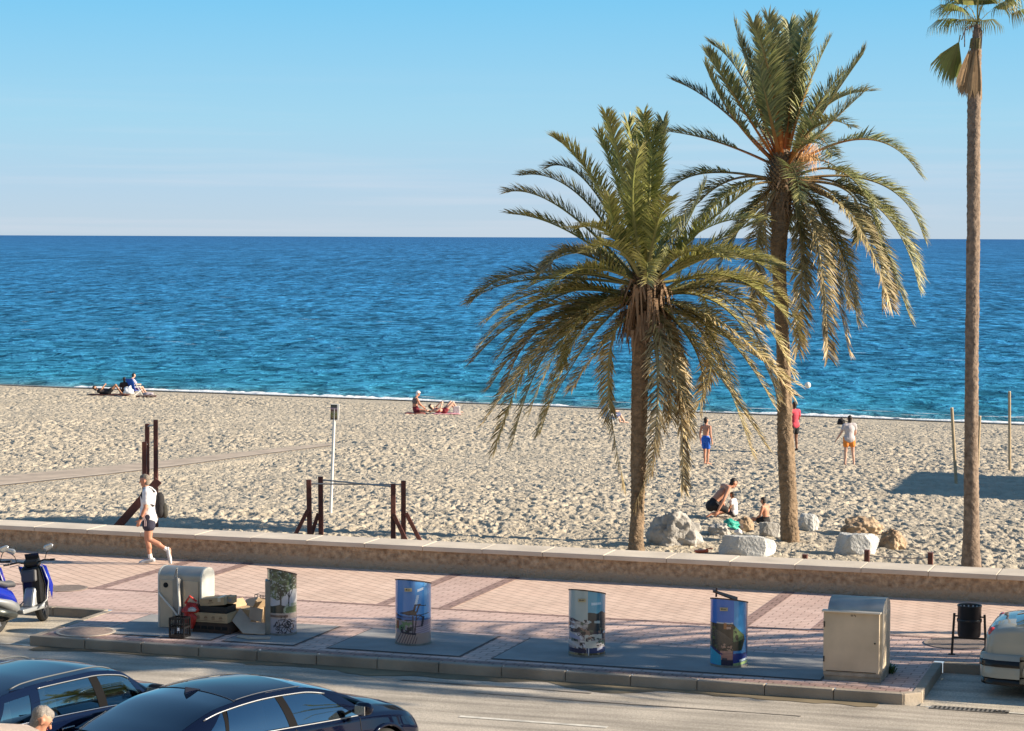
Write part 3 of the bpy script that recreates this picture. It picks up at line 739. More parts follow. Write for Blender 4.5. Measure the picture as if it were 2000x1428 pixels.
g2 = (
 ((470, 400), (378, 100), .0), ((400, 420), (270, 215), .02), ((420, 330), (290, 180), .03), ((520, 320), (450, 95), .02), ((545, 300), (510, 75), .05), ((600, 300), (595, 100), .0), ((635, 300), (690, 85), .03), ((650, 400), (755, 160), .05), ((600, 420), (655, 90), .02), ((505, 420), (400, 180), .0),
 ((740, 430), (890, 215), .0), ((740, 510), (890, 370), .12), ((330, 440), (140, 325), .02), ((290, 560), (50, 520), .0), ((260, 690), (105, 780), .0), ((380, 480), (260, 260), .02),
 ((900, 555), (1110, 690), .05), ((950, 730), (1130, 945), .08), ((930, 810), (1110, 1145), .1), ((860, 850), (1080, 1280), .15), ((760, 900), (865, 1275), .25), ((700, 940), (750, 1425), .5),
 ((640, 950), (630, 1400), .45), ((430, 860), (300, 1100), .1), ((440, 830), (360, 1010), .1), ((470, 960), (475, 1290), .5), ((580, 850), (555, 990), .1), ((840, 760), (920, 1010), .1), ((830, 700), (960, 1000), .05),
 ((320, 790), (150, 1130), .15), ((620, 800), (660, 1180), .2), ((500, 800), (520, 1080), .3), ((390, 760), (240, 880), .05), ((900, 900), (1000, 1180), .2), ((700, 820), (800, 1180), .15), ((560, 420), (560, 160), .0), ((450, 460), (330, 280), .03), ((680, 470), (800, 300), .03), ((590, 460), (620, 260), .02), ((520, 470), (470, 250), .02))
tips2 = [(z2(*a), z2(*b), d) for a, b, d in g2]
Y1 = at(1243, 1082, -.38).y; Y2 = at(1543, 1052, -.42).y; Y3 = at(1897, 1103, -.36).y
PALM1, c1_ = make_palm('date_palm', 'shorter date palm with drooping straw tipped fronds, nearest the coping in the middle', Y1,
    [(1242, 1084, 17), (1243, 1060, 14.5), (1245, 980, 13), (1248, 860, 15.5), (1250, 700, 16), (1252, 620, 17), (1258, 575, 21)], (1262, 568), tips1, random.Random(11), .7, False, 14, lf=.50, erange=(18, 74))
PALM2, c2_ = make_palm('date_palm', 'taller date palm with dense upright crown and orange stalks, rising behind the shorter palm', Y2,
    [(1543, 1056, 19), (1542, 1020, 17), (1537, 930, 16.5), (1533, 820, 15), (1528, 640, 12.5), (1520, 500, 14), (1525, 400, 20), (1529, 345, 22)], (1530, 338), tips2, random.Random(23), .5, True, 8, lf=.55, green=np.array((.155, .195, .085)), erange=(5, 66))
# hanging dead frond bases of the shorter palm and the fruit stalks of the taller one
def leafbases(root, c0, n, zlo, zhi, rng, mt, rad=.30, ln=.9, name='dead_frond_bases', drop=1.):
    V, Fc, C = [], [], []
    for k in range(n):
        az = rng.uniform(0, 6.28); z = rng.uniform(zlo, zhi)
        d = Vector((math.cos(az), math.sin(az), 0)); p = c0 + Vector((0, 0, z)) + d * rad * .5
        l = ln * rng.uniform(.5, 1.2); wv = d.cross(Vector((0, 0, 1))) * rng.uniform(.025, .05)
        q1 = p + d * l * rng.uniform(.2, .5) + Vector((0, 0, rng.uniform(-.05, .15))); q2 = q1 + d * rng.uniform(.0, .18) + Vector((rng.uniform(-.1, .1), 0, -l * drop * rng.uniform(.5, 1)))
        i = len(V); V += [p - wv, p + wv, q1 + wv * .8, q1 - wv * .8, q2 - wv * .2, q2 + wv * .2]
        Fc += [(i, i + 1, i + 2, i + 3), (i + 3, i + 2, i + 5, i + 4)]
        c = np.array((.36, .22, .12)) * rng.uniform(.45, 1.15); C += [c] * 6
    return meshdata(name, [tuple(v) for v in V], Fc, mt, root, cols=C)
DEADM = attr_mat('dead_leaf_base', rough=.8, var=.3, scale=12, transl=.1)
leafbases(PALM1, c1_, 300, -.85, .15, random.Random(3), DEADM, .5, .72)
leafbases(PALM2, c2_, 120, -.9, .02, random.Random(5), DEADM, .36, .35)
def boss(root, c, r, h):
    bm = BM(); n = 14
    for i in range(n):
        for k in range(22):
            a = 2 * math.pi * (k + .5 * (i % 2)) / 22; z = c.z - h / 2 + h * i / n; rr = r * (.72 + .38 * math.sin(math.pi * i / n))
            p = Vector((c.x + rr * math.cos(a), c.y + rr * math.sin(a), z)); d = Vector((math.cos(a), math.sin(a), .9)).normalized(); w_ = Vector((-math.sin(a), math.cos(a), 0)) * .045
            v = [bm.verts.new(q) for q in (p - w_, p + w_, p + d * .13 + w_ * .5, p + d * .13 - w_ * .5)]; bm.faces.new(v)
    lathe(bm, [(r * .6, -h * .55), (r * .9, -h * .2), (r * .95, h * .15), (r * .6, h * .5), (r * .2, h * .7)], 20, c=c)
    obj('crown_base', bm, BARK, root)
boss(PALM1, c1_, .30, .75); boss(PALM2, c2_, .33, .85)
def fruit(root, c, rng):
    V, Fc, C = [], [], []
    for k in range(160):
        a = c + Vector((.15, -.1, .0)); ctr = c + Vector((.55, -.15, .38)) + Vector((rng.gauss(0, .14), rng.gauss(0, .14), rng.gauss(0, .2)))
        e = ctr + Vector((rng.uniform(-.05, .15), rng.uniform(-.1, .1), -rng.uniform(.05, .3))); wv = Vector((.006, .006, 0))
        i = len(V); V += [a - wv, a + wv, ctr + wv, ctr - wv, e]; Fc += [(i, i + 1, i + 2, i + 3), (i + 3, i + 2, i + 4)]
        cc = np.array((.62, .35, .15)) * rng.uniform(.7, 1.2); C += [cc] * 5
    meshdata('fruit_stalk', [tuple(v) for v in V], Fc, DEADM, root, cols=C)
fruit(PALM2, c2_, random.Random(6))
# ---- tall fan palm at right
b0 = atY(1897, 1103, Y3)
FAN = thing('fan_palm', 'very tall slender fan palm with smooth grey trunk at the right edge', 'palm tree', (b0.x, b0.y, b0.z))
FBARK = mat('fan_palm_bark', (.25, .185, .135), rough=.95, var=.35, scale=10, bump=.02, bscale=24, dark=(.13, .09, .065))
palm_trunk([(1897, 1105, 20), (1897, 1080, 17.5), (1897, 1000, 15), (1897, 900, 13.5), (1898, 700, 13), (1901, 450, 12.8), (1902, 250, 12.5), (1903, 170, 13), (1906, 110, 10.5), (1908, 70, 8), (1909, 48, 6)], Y3, FAN, FBARK, rough=.010, ringh=.16)
def fan_leaf(buf, base, tip_dir, size, rng, dry=0., droop=.5, nseg=34, pet=.8, spread=78, side0=None):
    V, Fc, C = buf
    d = tip_dir.normalized(); side = Vector(side0) - d * d.dot(Vector(side0)) if side0 else d.cross(Vector((0, 0, 1)))
    side = side.normalized() if side.length > .1 else Vector((1, 0, 0))
    nr = side.cross(d).normalized()
    hub = base + d * pet + Vector((0, 0, -.10 * pet))
    pts = [base, base.lerp(hub, .5) + Vector((0, 0, .08)), hub]
    for i in range(2):
        k = len(V); wv = side * .014
        V.extend([pts[i] - wv, pts[i] + wv, pts[i + 1] + wv, pts[i + 1] - wv]); Fc.append((k, k + 1, k + 2, k + 3)); C.extend([np.array((.30, .26, .10)) * (1 - dry * .5)] * 4)
    for s in range(nseg):
        a = R(-spread + 2 * spread * s / (nseg - 1)) ; l = size * (.75 + .25 * math.cos(a)) * rng.uniform(.88, 1.08)
        dd = (d * math.cos(a) + side * math.sin(a) + nr * .15 * abs(math.sin(a))).normalized()
        wv = dd.cross(nr).normalized() * (.022 * size)
        p1 = hub + dd * l * .55 + Vector((0, 0, -droop * .10 * l)); p2 = hub + dd * l * .85 + Vector((0, 0, -droop * .45 * l)); p3 = p2 + dd * l * .06 + Vector((rng.uniform(-.03, .03), 0, -droop * .38 * l))
        k = len(V); V.extend([hub - wv * .3, hub + wv * .3, p1 + wv, p1 - wv, p2 - wv * .6, p2 + wv * .6, p3])
        Fc.extend([(k, k + 1, k + 2, k + 3), (k + 3, k + 2, k + 5, k + 4), (k + 4, k + 5, k + 6)])
        g = (YELL * .75 if rng.random() < .4 else GREEN * 1.2) * rng.uniform(.8, 1.2); b = np.array((.38, .24, .12)) * rng.uniform(.7, 1.2)
        c = g * (1 - dry) + b * dry; ct = c * .6 + np.array((.33, .25, .12)) * .4
        C.extend([c, c, c, c, c * .95, c * .95, ct])
rf = random.Random(8); fb = ([], [], []); ct = P3(1909, 46, Y3, FAN)
for ax, elv, ps in [(-1.0, 12, .45), (-.95, 30, .6), (-.7, 38, .5), (-.4, 52, .6), (.1, 70, .55), (.45, 50, .6), (.8, 34, .55), (1.0, 22, .75), (.95, 40, .75), (-.3, 20, .5), (.3, 15, .5), (-1.0, 50, .7), (.6, 65, .7), (-.15, 80, .8)]:
    sy = rf.choice([-1, 1]) * math.sqrt(max(0, 1 - ax * ax)) + rf.uniform(-.2, .2)
    fan_leaf(fb, ct, Vector((ax * math.cos(R(elv)), sy * math.cos(R(elv)), math.sin(R(elv)))), .66, rf, dry=.02, droop=.9, pet=ps)
fan_leaf(fb, ct + Vector((-.32, 0, -.25)), Vector((-.42, .1, -1)), .80, rf, dry=.0, droop=.3, pet=.12, spread=36, side0=(1, .3, 0))
emit('crown', fb, LEAF, FAN)
fd = ([], [], [])
for ax, x0 in [(-.22, -.1), (-.05, .0), (-.18, -.05), (-.12, .02), (-.02, .04), (-.28, -.12), (-.10, -.02), (-.2, .0)]:
    fan_leaf(fd, ct + Vector((x0, -.12, -.30)), Vector((ax, rf.uniform(-.2, .1), -1)), rf.uniform(.75, 1.05), rf, dry=1, droop=.15, pet=.2, nseg=20, spread=8, side0=(1, rf.uniform(-.6, .6), 0))
emit('dead_frond_skirt', fd, DEADM, FAN)
for p0_, p1_, p2_ in (((1900, 50), (1886, 55), (1878, 78)), ((1903, 50), (1884, 60), (1884, 92)), ((1912, 55), (1918, 60), (1916, 95))):
    bm = BM(); tube(bm, [P3(*p0_, Y3 - .1, FAN), P3(*p1_, Y3 - .15, FAN), P3(*p2_, Y3 - .15, FAN)], .012, 6); obj('drooping_stalk', bm, mat('stalk_brown', (.14, .08, .05), rough=.8), FAN)
# ---- palms and lamp beyond the right edge of the view, whose shade lies over the pavement and road
def far_palm(x, y, h, rng, label, n=46, gz=0.):
    root = thing('date_palm', label, 'palm tree', (x, y, gz), rng.uniform(0, 6), 'street palms beyond the right edge')
    V = []; bm = BM()
    tube(bm, [(0, 0, -.2), (0, 0, h * .5), (.1, 0, h)], [.2, .16, .2], 14); obj('trunk', bm, BARK, root, True)
    buf = ([], [], []); c0 = Vector((.1, 0, h))
    for k in range(n):
        az = rng.uniform(0, 6.28); elv = R(rng.uniform(-50, 80)); ln = rng.uniform(2.6, 3.4)
        d = Vector((math.cos(az), math.sin(az), 0)); hh = Vector((0, 0, 1))
        mid = c0 + (d * math.cos(elv) + hh * math.sin(elv)) * ln * .55 + hh * .1
        tip = mid + (d * math.cos(elv) * .8 + hh * (math.sin(elv) - .9)).normalized() * ln * .5
        frond(buf, [c0, mid, tip], L=.42, dry=.1, rng=rng, dens=.6, n=24, start=.12)
    emit('crown', buf, LEAF, root)
    return root
# ================================================================== STREET FURNITURE
STEEL = mat('brushed_steel', (.42, .41, .37), rough=.42, metal=.6, var=.3, scale=2.2, bump=.002, bscale=5)
STEELP = mat('matt_steel_panel', (.58, .48, .35), rough=.55, metal=.12, var=.26, scale=1.6, bump=.0015, bscale=9)  # warm sun bounce is put into this base colour
BLACK = mat('black_paint', (.012, .012, .014), rough=.38, var=.2, scale=20)
DARK = mat('dark_gap', (.012, .011, .010), rough=.9)
# ---- barrel topped steel container
def barrel_profile(d, h, r):
    """side outline in (y, z): front at y=0"""
    pts = [(0, 0), (0, h - r)]
    for k in range(1, 12):
        a = math.pi * k / 12; pts.append((d / 2 - d / 2 * math.cos(a), h - r + r * math.sin(a)))
    pts += [(d, h - r), (d, 0)]
    return pts
def extrude_x(bm, prof, x0, x1):
    a = [bm.verts.new((x0, y, z)) for y, z in prof]; b = [bm.verts.new((x1, y, z)) for y, z in prof]; n = len(prof)
    for i in range(n): bm.faces.new((a[i], a[(i + 1) % n], b[(i + 1) % n], b[i]))
    bm.faces.new(a); bm.faces.new(b[::-1])
# right container: box door in front of a barrel topped body
p = at(1607, 1327)
t = thing('steel_container', 'large boxy steel waste container with curved lid, standing near the right kerb corner', 'container', (p.x, p.y, 0), ROTZ)
WU = .84
bm = BM(); box(bm, (WU / 2, .37, .035), (WU - .03, .72, .07)); box(bm, (WU / 2, .335, .095), (WU - .01, .69, .05)); obj('plinth', bm, mat('plinth_concrete', (.36, .31, .24), rough=.85, var=.3, scale=6), t, bevel=.004)
bm = BM(); extrude_x(bm, barrel_profile(.66, 1.04, .19), .05, WU - .0); bmesh.ops.translate(bm, verts=bm.verts, vec=(0, .06, .12))
obj('body', bm, STEEL, t, auto=40)
bm = BM(); box(bm, (WU / 2 - .02, .035, .55), (WU - .04, .07, .86)); obj('door_panel', bm, STEELP, t, bevel=.006)
bm = BM(); box(bm, (WU / 2 - .02, .02, .993), (WU + .0, .13, .022)); obj('lip', bm, mat('steel_lip', (.62, .58, .50), rough=.4, metal=.5), t, bevel=.004)
bm = BM(); bar(bm, (WU - .10, -.012, .56), (WU - .10, .0, .56), .012); obj('lock', bm, BLACK, t)
bm = BM()
for x in (-.022, .0): box(bm, (WU / 2 + x, -.002, .945), (.007, .004, .024))
box(bm, (WU / 2 - .011, -.002, .935), (.025, .004, .006)); box(bm, (WU / 2 + .024, -.002, .951), (.007, .004, .014)); box(bm, (WU / 2 + .034, -.002, .942), (.014, .004, .007)); box(bm, (WU / 2 + .04, -.002, .935), (.007, .004, .02))
obj('stamped_mark', bm, BLACK, t)
bm = BM(); box(bm, (WU - .003, .38, .55), (.012, .50, .82)); obj('side_door', bm, STEELP, t, bevel=.004)
for z_ in (.30, .80):
    bm = BM(); bar(bm, (.012, -.006, z_ - .04), (.012, -.006, z_ + .04), .010); obj('hinge', bm, BLACK, t)
bm = BM(); box(bm, (WU / 2 - .02, -.003, .135), (WU - .12, .006, .010)); obj('panel_seam', bm, BLACK, t)
# weeds at its foot
def tuft(name, label, cat, loc, n, h, rng, group=None):
    buf = ([], [], [])
    for k in range(n):
        az = rng.uniform(0, 6.28); d = Vector((math.cos(az), math.sin(az), 0)); l = h * rng.uniform(.5, 1.2)
        b = Vector((rng.gauss(0, .05), rng.gauss(0, .05), 0)); q1 = b + d * l * .35 + Vector((0, 0, l * .6)); q2 = q1 + d * l * .5 + Vector((0, 0, l * rng.uniform(-.2, .4)))
        wv = d.cross(Vector((0, 0, 1))) * .022; i = len(buf[0]); buf[0].extend([b - wv * .4, b + wv * .4, q1 + wv, q1 - wv, q2]); buf[1].extend([(i, i + 1, i + 2, i + 3), (i + 3, i + 2, i + 4)])
        buf[2].extend([np.array((.05, .10, .03)) * rng.uniform(.6, 1.5)] * 5)
    o = emit(name, buf, LEAF, None); o.location = loc; tag(o, label, cat, group); return o
q = at(1733, 1314); tuft('weed', 'small green weed growing at the foot of the large steel container', 'plant', (q.x, q.y, 0), 60, .16, random.Random(1))
# left container, seen from its front with an opened chute and hanging straps
p = at(312, 1226)
t = thing('steel_container', 'steel waste container with arched lid and dangling pale straps, behind the cardboard pile', 'container', (p.x, p.y, 0), ROTZ)
WL = .72
bm = BM(); extrude_x(bm, barrel_profile(.46, .98, .14), 0, WL); obj('body', bm, STEEL, t, auto=40)
bm = BM(); extrude_x(bm, barrel_profile(.466, .983, .143), WL + .002, WL + .03); bmesh.ops.translate(bm, verts=bm.verts, vec=(0, -.003, 0)); obj('end_cap', bm, mat('end_cap_grey', (.55, .56, .52), rough=.5, metal=.3, var=.15, scale=4), t, auto=40)
bm = BM(); extrude_x(bm, barrel_profile(.466, .983, .143), -.028, -.002); bmesh.ops.translate(bm, verts=bm.verts, vec=(0, -.003, 0)); obj('end_cap', bm, MATS['end_cap_grey'], t, auto=40)
bm = BM(); box(bm, (.14, -.008, .40), (.24, .016, .76)); obj('front_panel', bm, STEELP, t, bevel=.003)
bm = BM(); box(bm, (.56, -.008, .40), (.26, .016, .76)); obj('front_panel', bm, STEELP, t, bevel=.003)
bm = BM(); box(bm, (.33, -.03, .41), (.14, .06, .80)); obj('post_panel', bm, mat('post_grey', (.30, .30, .28), rough=.45, metal=.5, var=.25, scale=5), t, bevel=.006)
bm = BM(); bar(bm, (.12, -.024, .70), (.12, -.014, .70), .042, seg=20); obj('round_vent', bm, DARK, t)
bm = BM()
for x0, x1 in ((.28, .34), (.34, .39)): bar(bm, (x0, -.05, .83), (.335 if x0 < .3 else .335, -.05, 1.0), .009)
bar(bm, (.28, -.05, .83), (.39, -.05, .83), .009)
obj('hoist_hook', bm, mat('hook_steel', (.35, .34, .33), rough=.35, metal=.9), t)
bm = BM(); tube(bm, [(.37, -.075, .83), (.385, -.085, .6), (.40, -.08, .35), (.39, -.09, .25)], .022, 6); obj('strap', bm, mat('strap_white', (.72, .68, .60), rough=.7, var=.15, scale=9), t)
bm = BM(); tube(bm, [(.0, -.03, .57), (.15, -.07, .44), (.28, -.09, .33), (.39, -.10, .20)], .015, 6); obj('strap', bm, MATS['strap_white'], t)
# ---- round printed containers
def pj(poly, X, Y_):
    inside = np.zeros(X.shape, bool); n = len(poly)
    for i in range(n):
        x0, y0 = poly[i]; x1, y1 = poly[(i + 1) % n]
        if y0 == y1: continue
        c = ((y0 > Y_) != (y1 > Y_)) & (X < (x1 - x0) * (Y_ - y0) / (y1 - y0) + x0); inside ^= c
    return inside
def seg(p0, p1, w_, X, Y_, asp=1.9):
    dx, dy = p1[0] - p0[0], (p1[1] - p0[1]) * asp; L = dx * dx + dy * dy + 1e-9
    t_ = np.clip(((X - p0[0]) * dx + (Y_ - p0[1]) * asp * dy) / L, 0, 1)
    return np.hypot(X - p0[0] - t_ * dx, (Y_ - p0[1]) * asp - t_ * dy) < w_
def blobs(X, Y_, fx, fy, th, off=0.): return fbm(X * fx + off, Y_ * fy + off * 1.7, 3) > th
def design_beach(X, T):
    C = np.zeros(X.shape + (3,)); C[:] = (.10, .27, .60)
    C[X > .55] = (.09, .33, .72); C[X > .80] = (.22, .48, .80)
    C[(np.abs(X - .58 - .05 * np.sin(T * 9)) < .035) & (T > .62) & (T < .82)] = (.60, .72, .85)
    C[(np.abs(T - .91 - (X - .7) * .2) < .02) & (X > .62) & (X < .78)] = (.75, .82, .90)
    C[(T < .50 - .07 * X)] = (.05, .15, .38)
    C[(T < .41) ] = (.30, .25, .27); C[(T < .40) & (X > .5)] = (.34, .25, .30)
    for k in range(9): C[seg((.5, .27 - .03 * k), (1.0, .34 - .035 * k), .010, X, T)] = (.52, .42, .46)
    C[T < .20] = (.42, .30, .25)
    for k in range(9): C[seg((.02 + .075 * k, .02), (.16 + .07 * k, .20), .011, X, T) & (X < .62)] = (.12, .08, .08)
    C[blobs(X, T, 9, 14, .62) & (T > .22) & (T < .42) & (X < .5)] = (.13, .22, .10)
    C[blobs(X, T, 12, 20, .60, 5) & (T > .20) & (T < .30) & (X > .15) & (X < .55)] = (.02, .02, .03)
    dk = (.035, .03, .045)
    C[pj([(.14, .52), (.50, .57), (.58, .56), (.60, .50), (.36, .49)], X, T)] = (.10, .07, .06)
    for a, b, w_ in (((.14, .52), (.52, .58), .014), ((.14, .52), (.62, .49), .014), ((.52, .57), (.56, .66), .03), ((.55, .66), (.84, .645), .014), ((.56, .66), (.70, .67), .018), ((.66, .66), (.60, .55), .022),
                     ((.49, .48), (.49, .20), .016), ((.59, .50), (.55, .22), .016), ((.62, .49), (.92, .52), .012), ((.66, .50), (.78, .46), .02), ((.78, .46), (.74, .32), .03), ((.74, .32), (.42, .30), .012), ((.68, .48), (.56, .40), .01),
                     ((.03, .50), (.16, .46), .02), ((.16, .46), (.46, .47), .008), ((.20, .21), (.55, .19), .03), ((.20, .21), (.22, .30), .015), ((.54, .19), (.54, .28), .02), ((.06, .42), (.16, .42), .022), ((.28, .41), (.44, .41), .018)):
        C[seg(a, b, w_, X, T)] = dk
    C[seg((.07, .28), (.07, .38), .035, X, T)] = (.30, .10, .04)
    return C
def design_village(X, T):
    C = np.zeros(X.shape + (3,)); C[:] = (.44, .50, .47)
    C[X > .52] = (.13, .38, .52); C[(X > .62) & (X < .88) & (np.abs(T - .85) < .02)] = (.45, .62, .72)
    low = T < .60 - .08 * X
    C[low & (X <= .52)] = (.38, .33, .32)
    hill = (X > .52) & (T < .68 + .05 * vnoise(X * 9, X * 0))
    C[hill] = (.030, .040, .045)
    rs = np.random.RandomState(3)
    for k in range(150):
        x0, y0 = rs.rand() , rs.uniform(.10, .60); w_, h_ = rs.uniform(.03, .12), rs.uniform(.012, .035)
        if x0 > .5 and y0 > .42: continue
        c = [(.62, .58, .55), (.50, .44, .40), (.06, .05, .06), (.30, .24, .26), (.66, .64, .66), (.30, .18, .13), (.10, .13, .09)][rs.randint(7)]
        sl = rs.uniform(-.25, .05); C[(np.abs(X - x0) < w_) & (np.abs(T - y0 - sl * (X - x0)) < h_)] = c
    C[(X > .55) & (X < .85) & (np.abs(T - .57 + .05 * (X - .55)) < .02)] = (.42, .50, .50)
    C[blobs(X, T, 11, 17, .63, 2) & (T > .10) & (T < .60)] = (.03, .028, .035)
    C[pj([(.02, .38), (.30, .33), (.34, .28), (.04, .30)], X, T)] = (.34, .34, .46); C[pj([(.0, .27), (.38, .17), (.38, .14), (.0, .23)], X, T)] = (.55, .52, .52)
    C[(X < .45) & (T < .14) & (T > .07)] = (.04, .03, .06); C[(X > .5) & (T < .15) & (T > .06)] = (.035, .045, .12); C[pj([(.78, .10), (.93, .13), (.93, .17), (.78, .14)], X, T)] = (.55, .56, .66)
    C[(X > .45) & (X < .90) & (T > .15) & (T < .36) & blobs(X, T, 14, 22, .45, 7)] = (.60, .58, .50)
    C[(T < .065)] = (.30, .24, .13); C[(T < .065) & (T > .03) & blobs(X, T, 12, 20, .5, 4)] = (.10, .08, .04)
    C[(np.abs(X - .545) < .014) & (T < .15)] = (.62, .62, .62)
    return C
def design_palace(X, T):
    C = np.zeros(X.shape + (3,)); C[:] = (.055, .17, .55); C[X > .63] = (.07, .30, .62); C[X > .96] = (.03, .07, .20)
    body = (T < .68) & (T > .20) & (X < .62)
    C[body] = (.060, .045, .030)
    C[(X < .2) & (T > .30) & (T < .62) & blobs(X, T, 10, 16, .5)] = (.12, .13, .04)
    C[(T > .68) & (X > .18) & (X < .6) & (T < .70)] = (.6, .58, .56)
    C[(X > .36) & (X < .44) & (T > .60) & (T < .69)] = (.40, .16, .05); C[(X > .44) & (X < .56) & (T > .60) & (T < .635)] = (.55, .35, .25); C[(X > .44) & (X < .58) & (T > .645) & (T < .66)] = (.35, .13, .06)
    for k in range(14): C[seg((.12 + .02 * k, .60 - .006 * k), (.18 + .035 * k, .27 + .01 * k), .008, X, T) & (X < .62)] = (.13, .10, .075)
    C[pj([(.62, .68), (.70, .62), (.90, .50), (.92, .42), (.84, .26), (.60, .26)], X, T)] = (.035, .045, .028)
    C[pj([(.62, .67), (.74, .60), (.90, .50), (.86, .42), (.62, .40)], X, T) & blobs(X, T, 14, 22, .45, 3)] = (.17, .24, .10)
    C[(X > .28) & (X < .60) & (T > .12) & (T < .26)] = (.50, .25, .20)
    for k in range(6): C[(X > .30) & (X < .60) & (np.abs(T - .135 - .022 * k) < .004)] = (.12, .06, .05)
    C[(X > .32) & (X < .46) & (T > .12) & (T < .15)] = (.05, .05, .07)
    C[blobs(X, T, 16, 26, .60, 8) & (T > .24) & (T < .38) & (X > .3) & (X < .6)] = (.45, .26, .18)
    C[pj([(0, .30), (.30, .18), (.30, .03), (0, .05)], X, T)] = (.04, .34, .52); C[seg((0, .315), (.32, .205), .018, X, T)] = (.02, .03, .15)
    C[(X > .60) & (T < .22)] = (.02, .04, .22); C[pj([(.58, .06), (1, .10), (1, .05), (.60, .02)], X, T)] = (.25, .36, .16); C[pj([(.78, .12), (1.0, .14), (1.0, .11), (.78, .09)], X, T)] = (.45, .55, .60)
    C[(T < .12) & (X > .3) & (X < .62)] = (.02, .02, .05); C[(T < .035)] = (.20, .18, .13)
    return C
def design_trees(X, T):
    C = np.zeros(X.shape + (3,)); C[:] = (.48, .48, .52)
    C[X > .85] = (.60, .60, .58)
    can = T > .66 - .10 * np.sin(X * 5) + .10 * (fbm(X * 6, T * 6, 3) - .5)
    C[can] = (.035, .05, .028); C[can & blobs(X, T, 10, 18, .56)] = (.11, .15, .07); C[can & blobs(X, T, 22, 40, .66, 3)] = (.35, .38, .36)
    for a, b, w_ in (((.46, .42), (.45, .72), .022), ((.45, .60), (.37, .72), .014), ((.45, .60), (.56, .74), .014), ((.72, .47), (.74, .72), .020), ((.74, .60), (.64, .72), .010), ((.74, .60), (.86, .74), .012)):
        C[seg(a, b, w_, X, T)] = (.03, .03, .03)
    b = (T < .50 - .12 * np.abs(X - .42)) & (T > .36); C[(T < .47) & (T > .34)] = (.13, .17, .08); C[b & (X < .62)] = (.02, .03, .025); C[blobs(X, T, 12, 20, .55, 6) & (T < .52) & (T > .34) & (X > .55)] = (.34, .38, .28)
    C[T < .36] = (.42, .34, .30); C[(T < .33) & (T > .29) & (X < .7)] = (.16, .10, .08)
    C[T < .27] = (.36, .34, .38)
    rs = np.random.RandomState(9)
    for k in range(46):
        a = (rs.uniform(.28, .88), rs.uniform(.03, .27)); an = rs.uniform(0, 6.28); l = rs.uniform(.06, .2)
        C[seg(a, (a[0] + l * math.cos(an), a[1] + .5 * l * math.sin(an)), .011, X, T)] = (.015, .015, .02)
    for k in range(5):
        cx_, cy_ = rs.uniform(.35, .85), rs.uniform(.07, .22); r_ = np.hypot(X - cx_, (T - cy_) * 1.9); C[np.abs(r_ - .09) < .011] = (.02, .02, .025)
    return C
PRINT = attr_mat('printed_wrap', rough=.22, coat=.6, var=.04, scale=20)
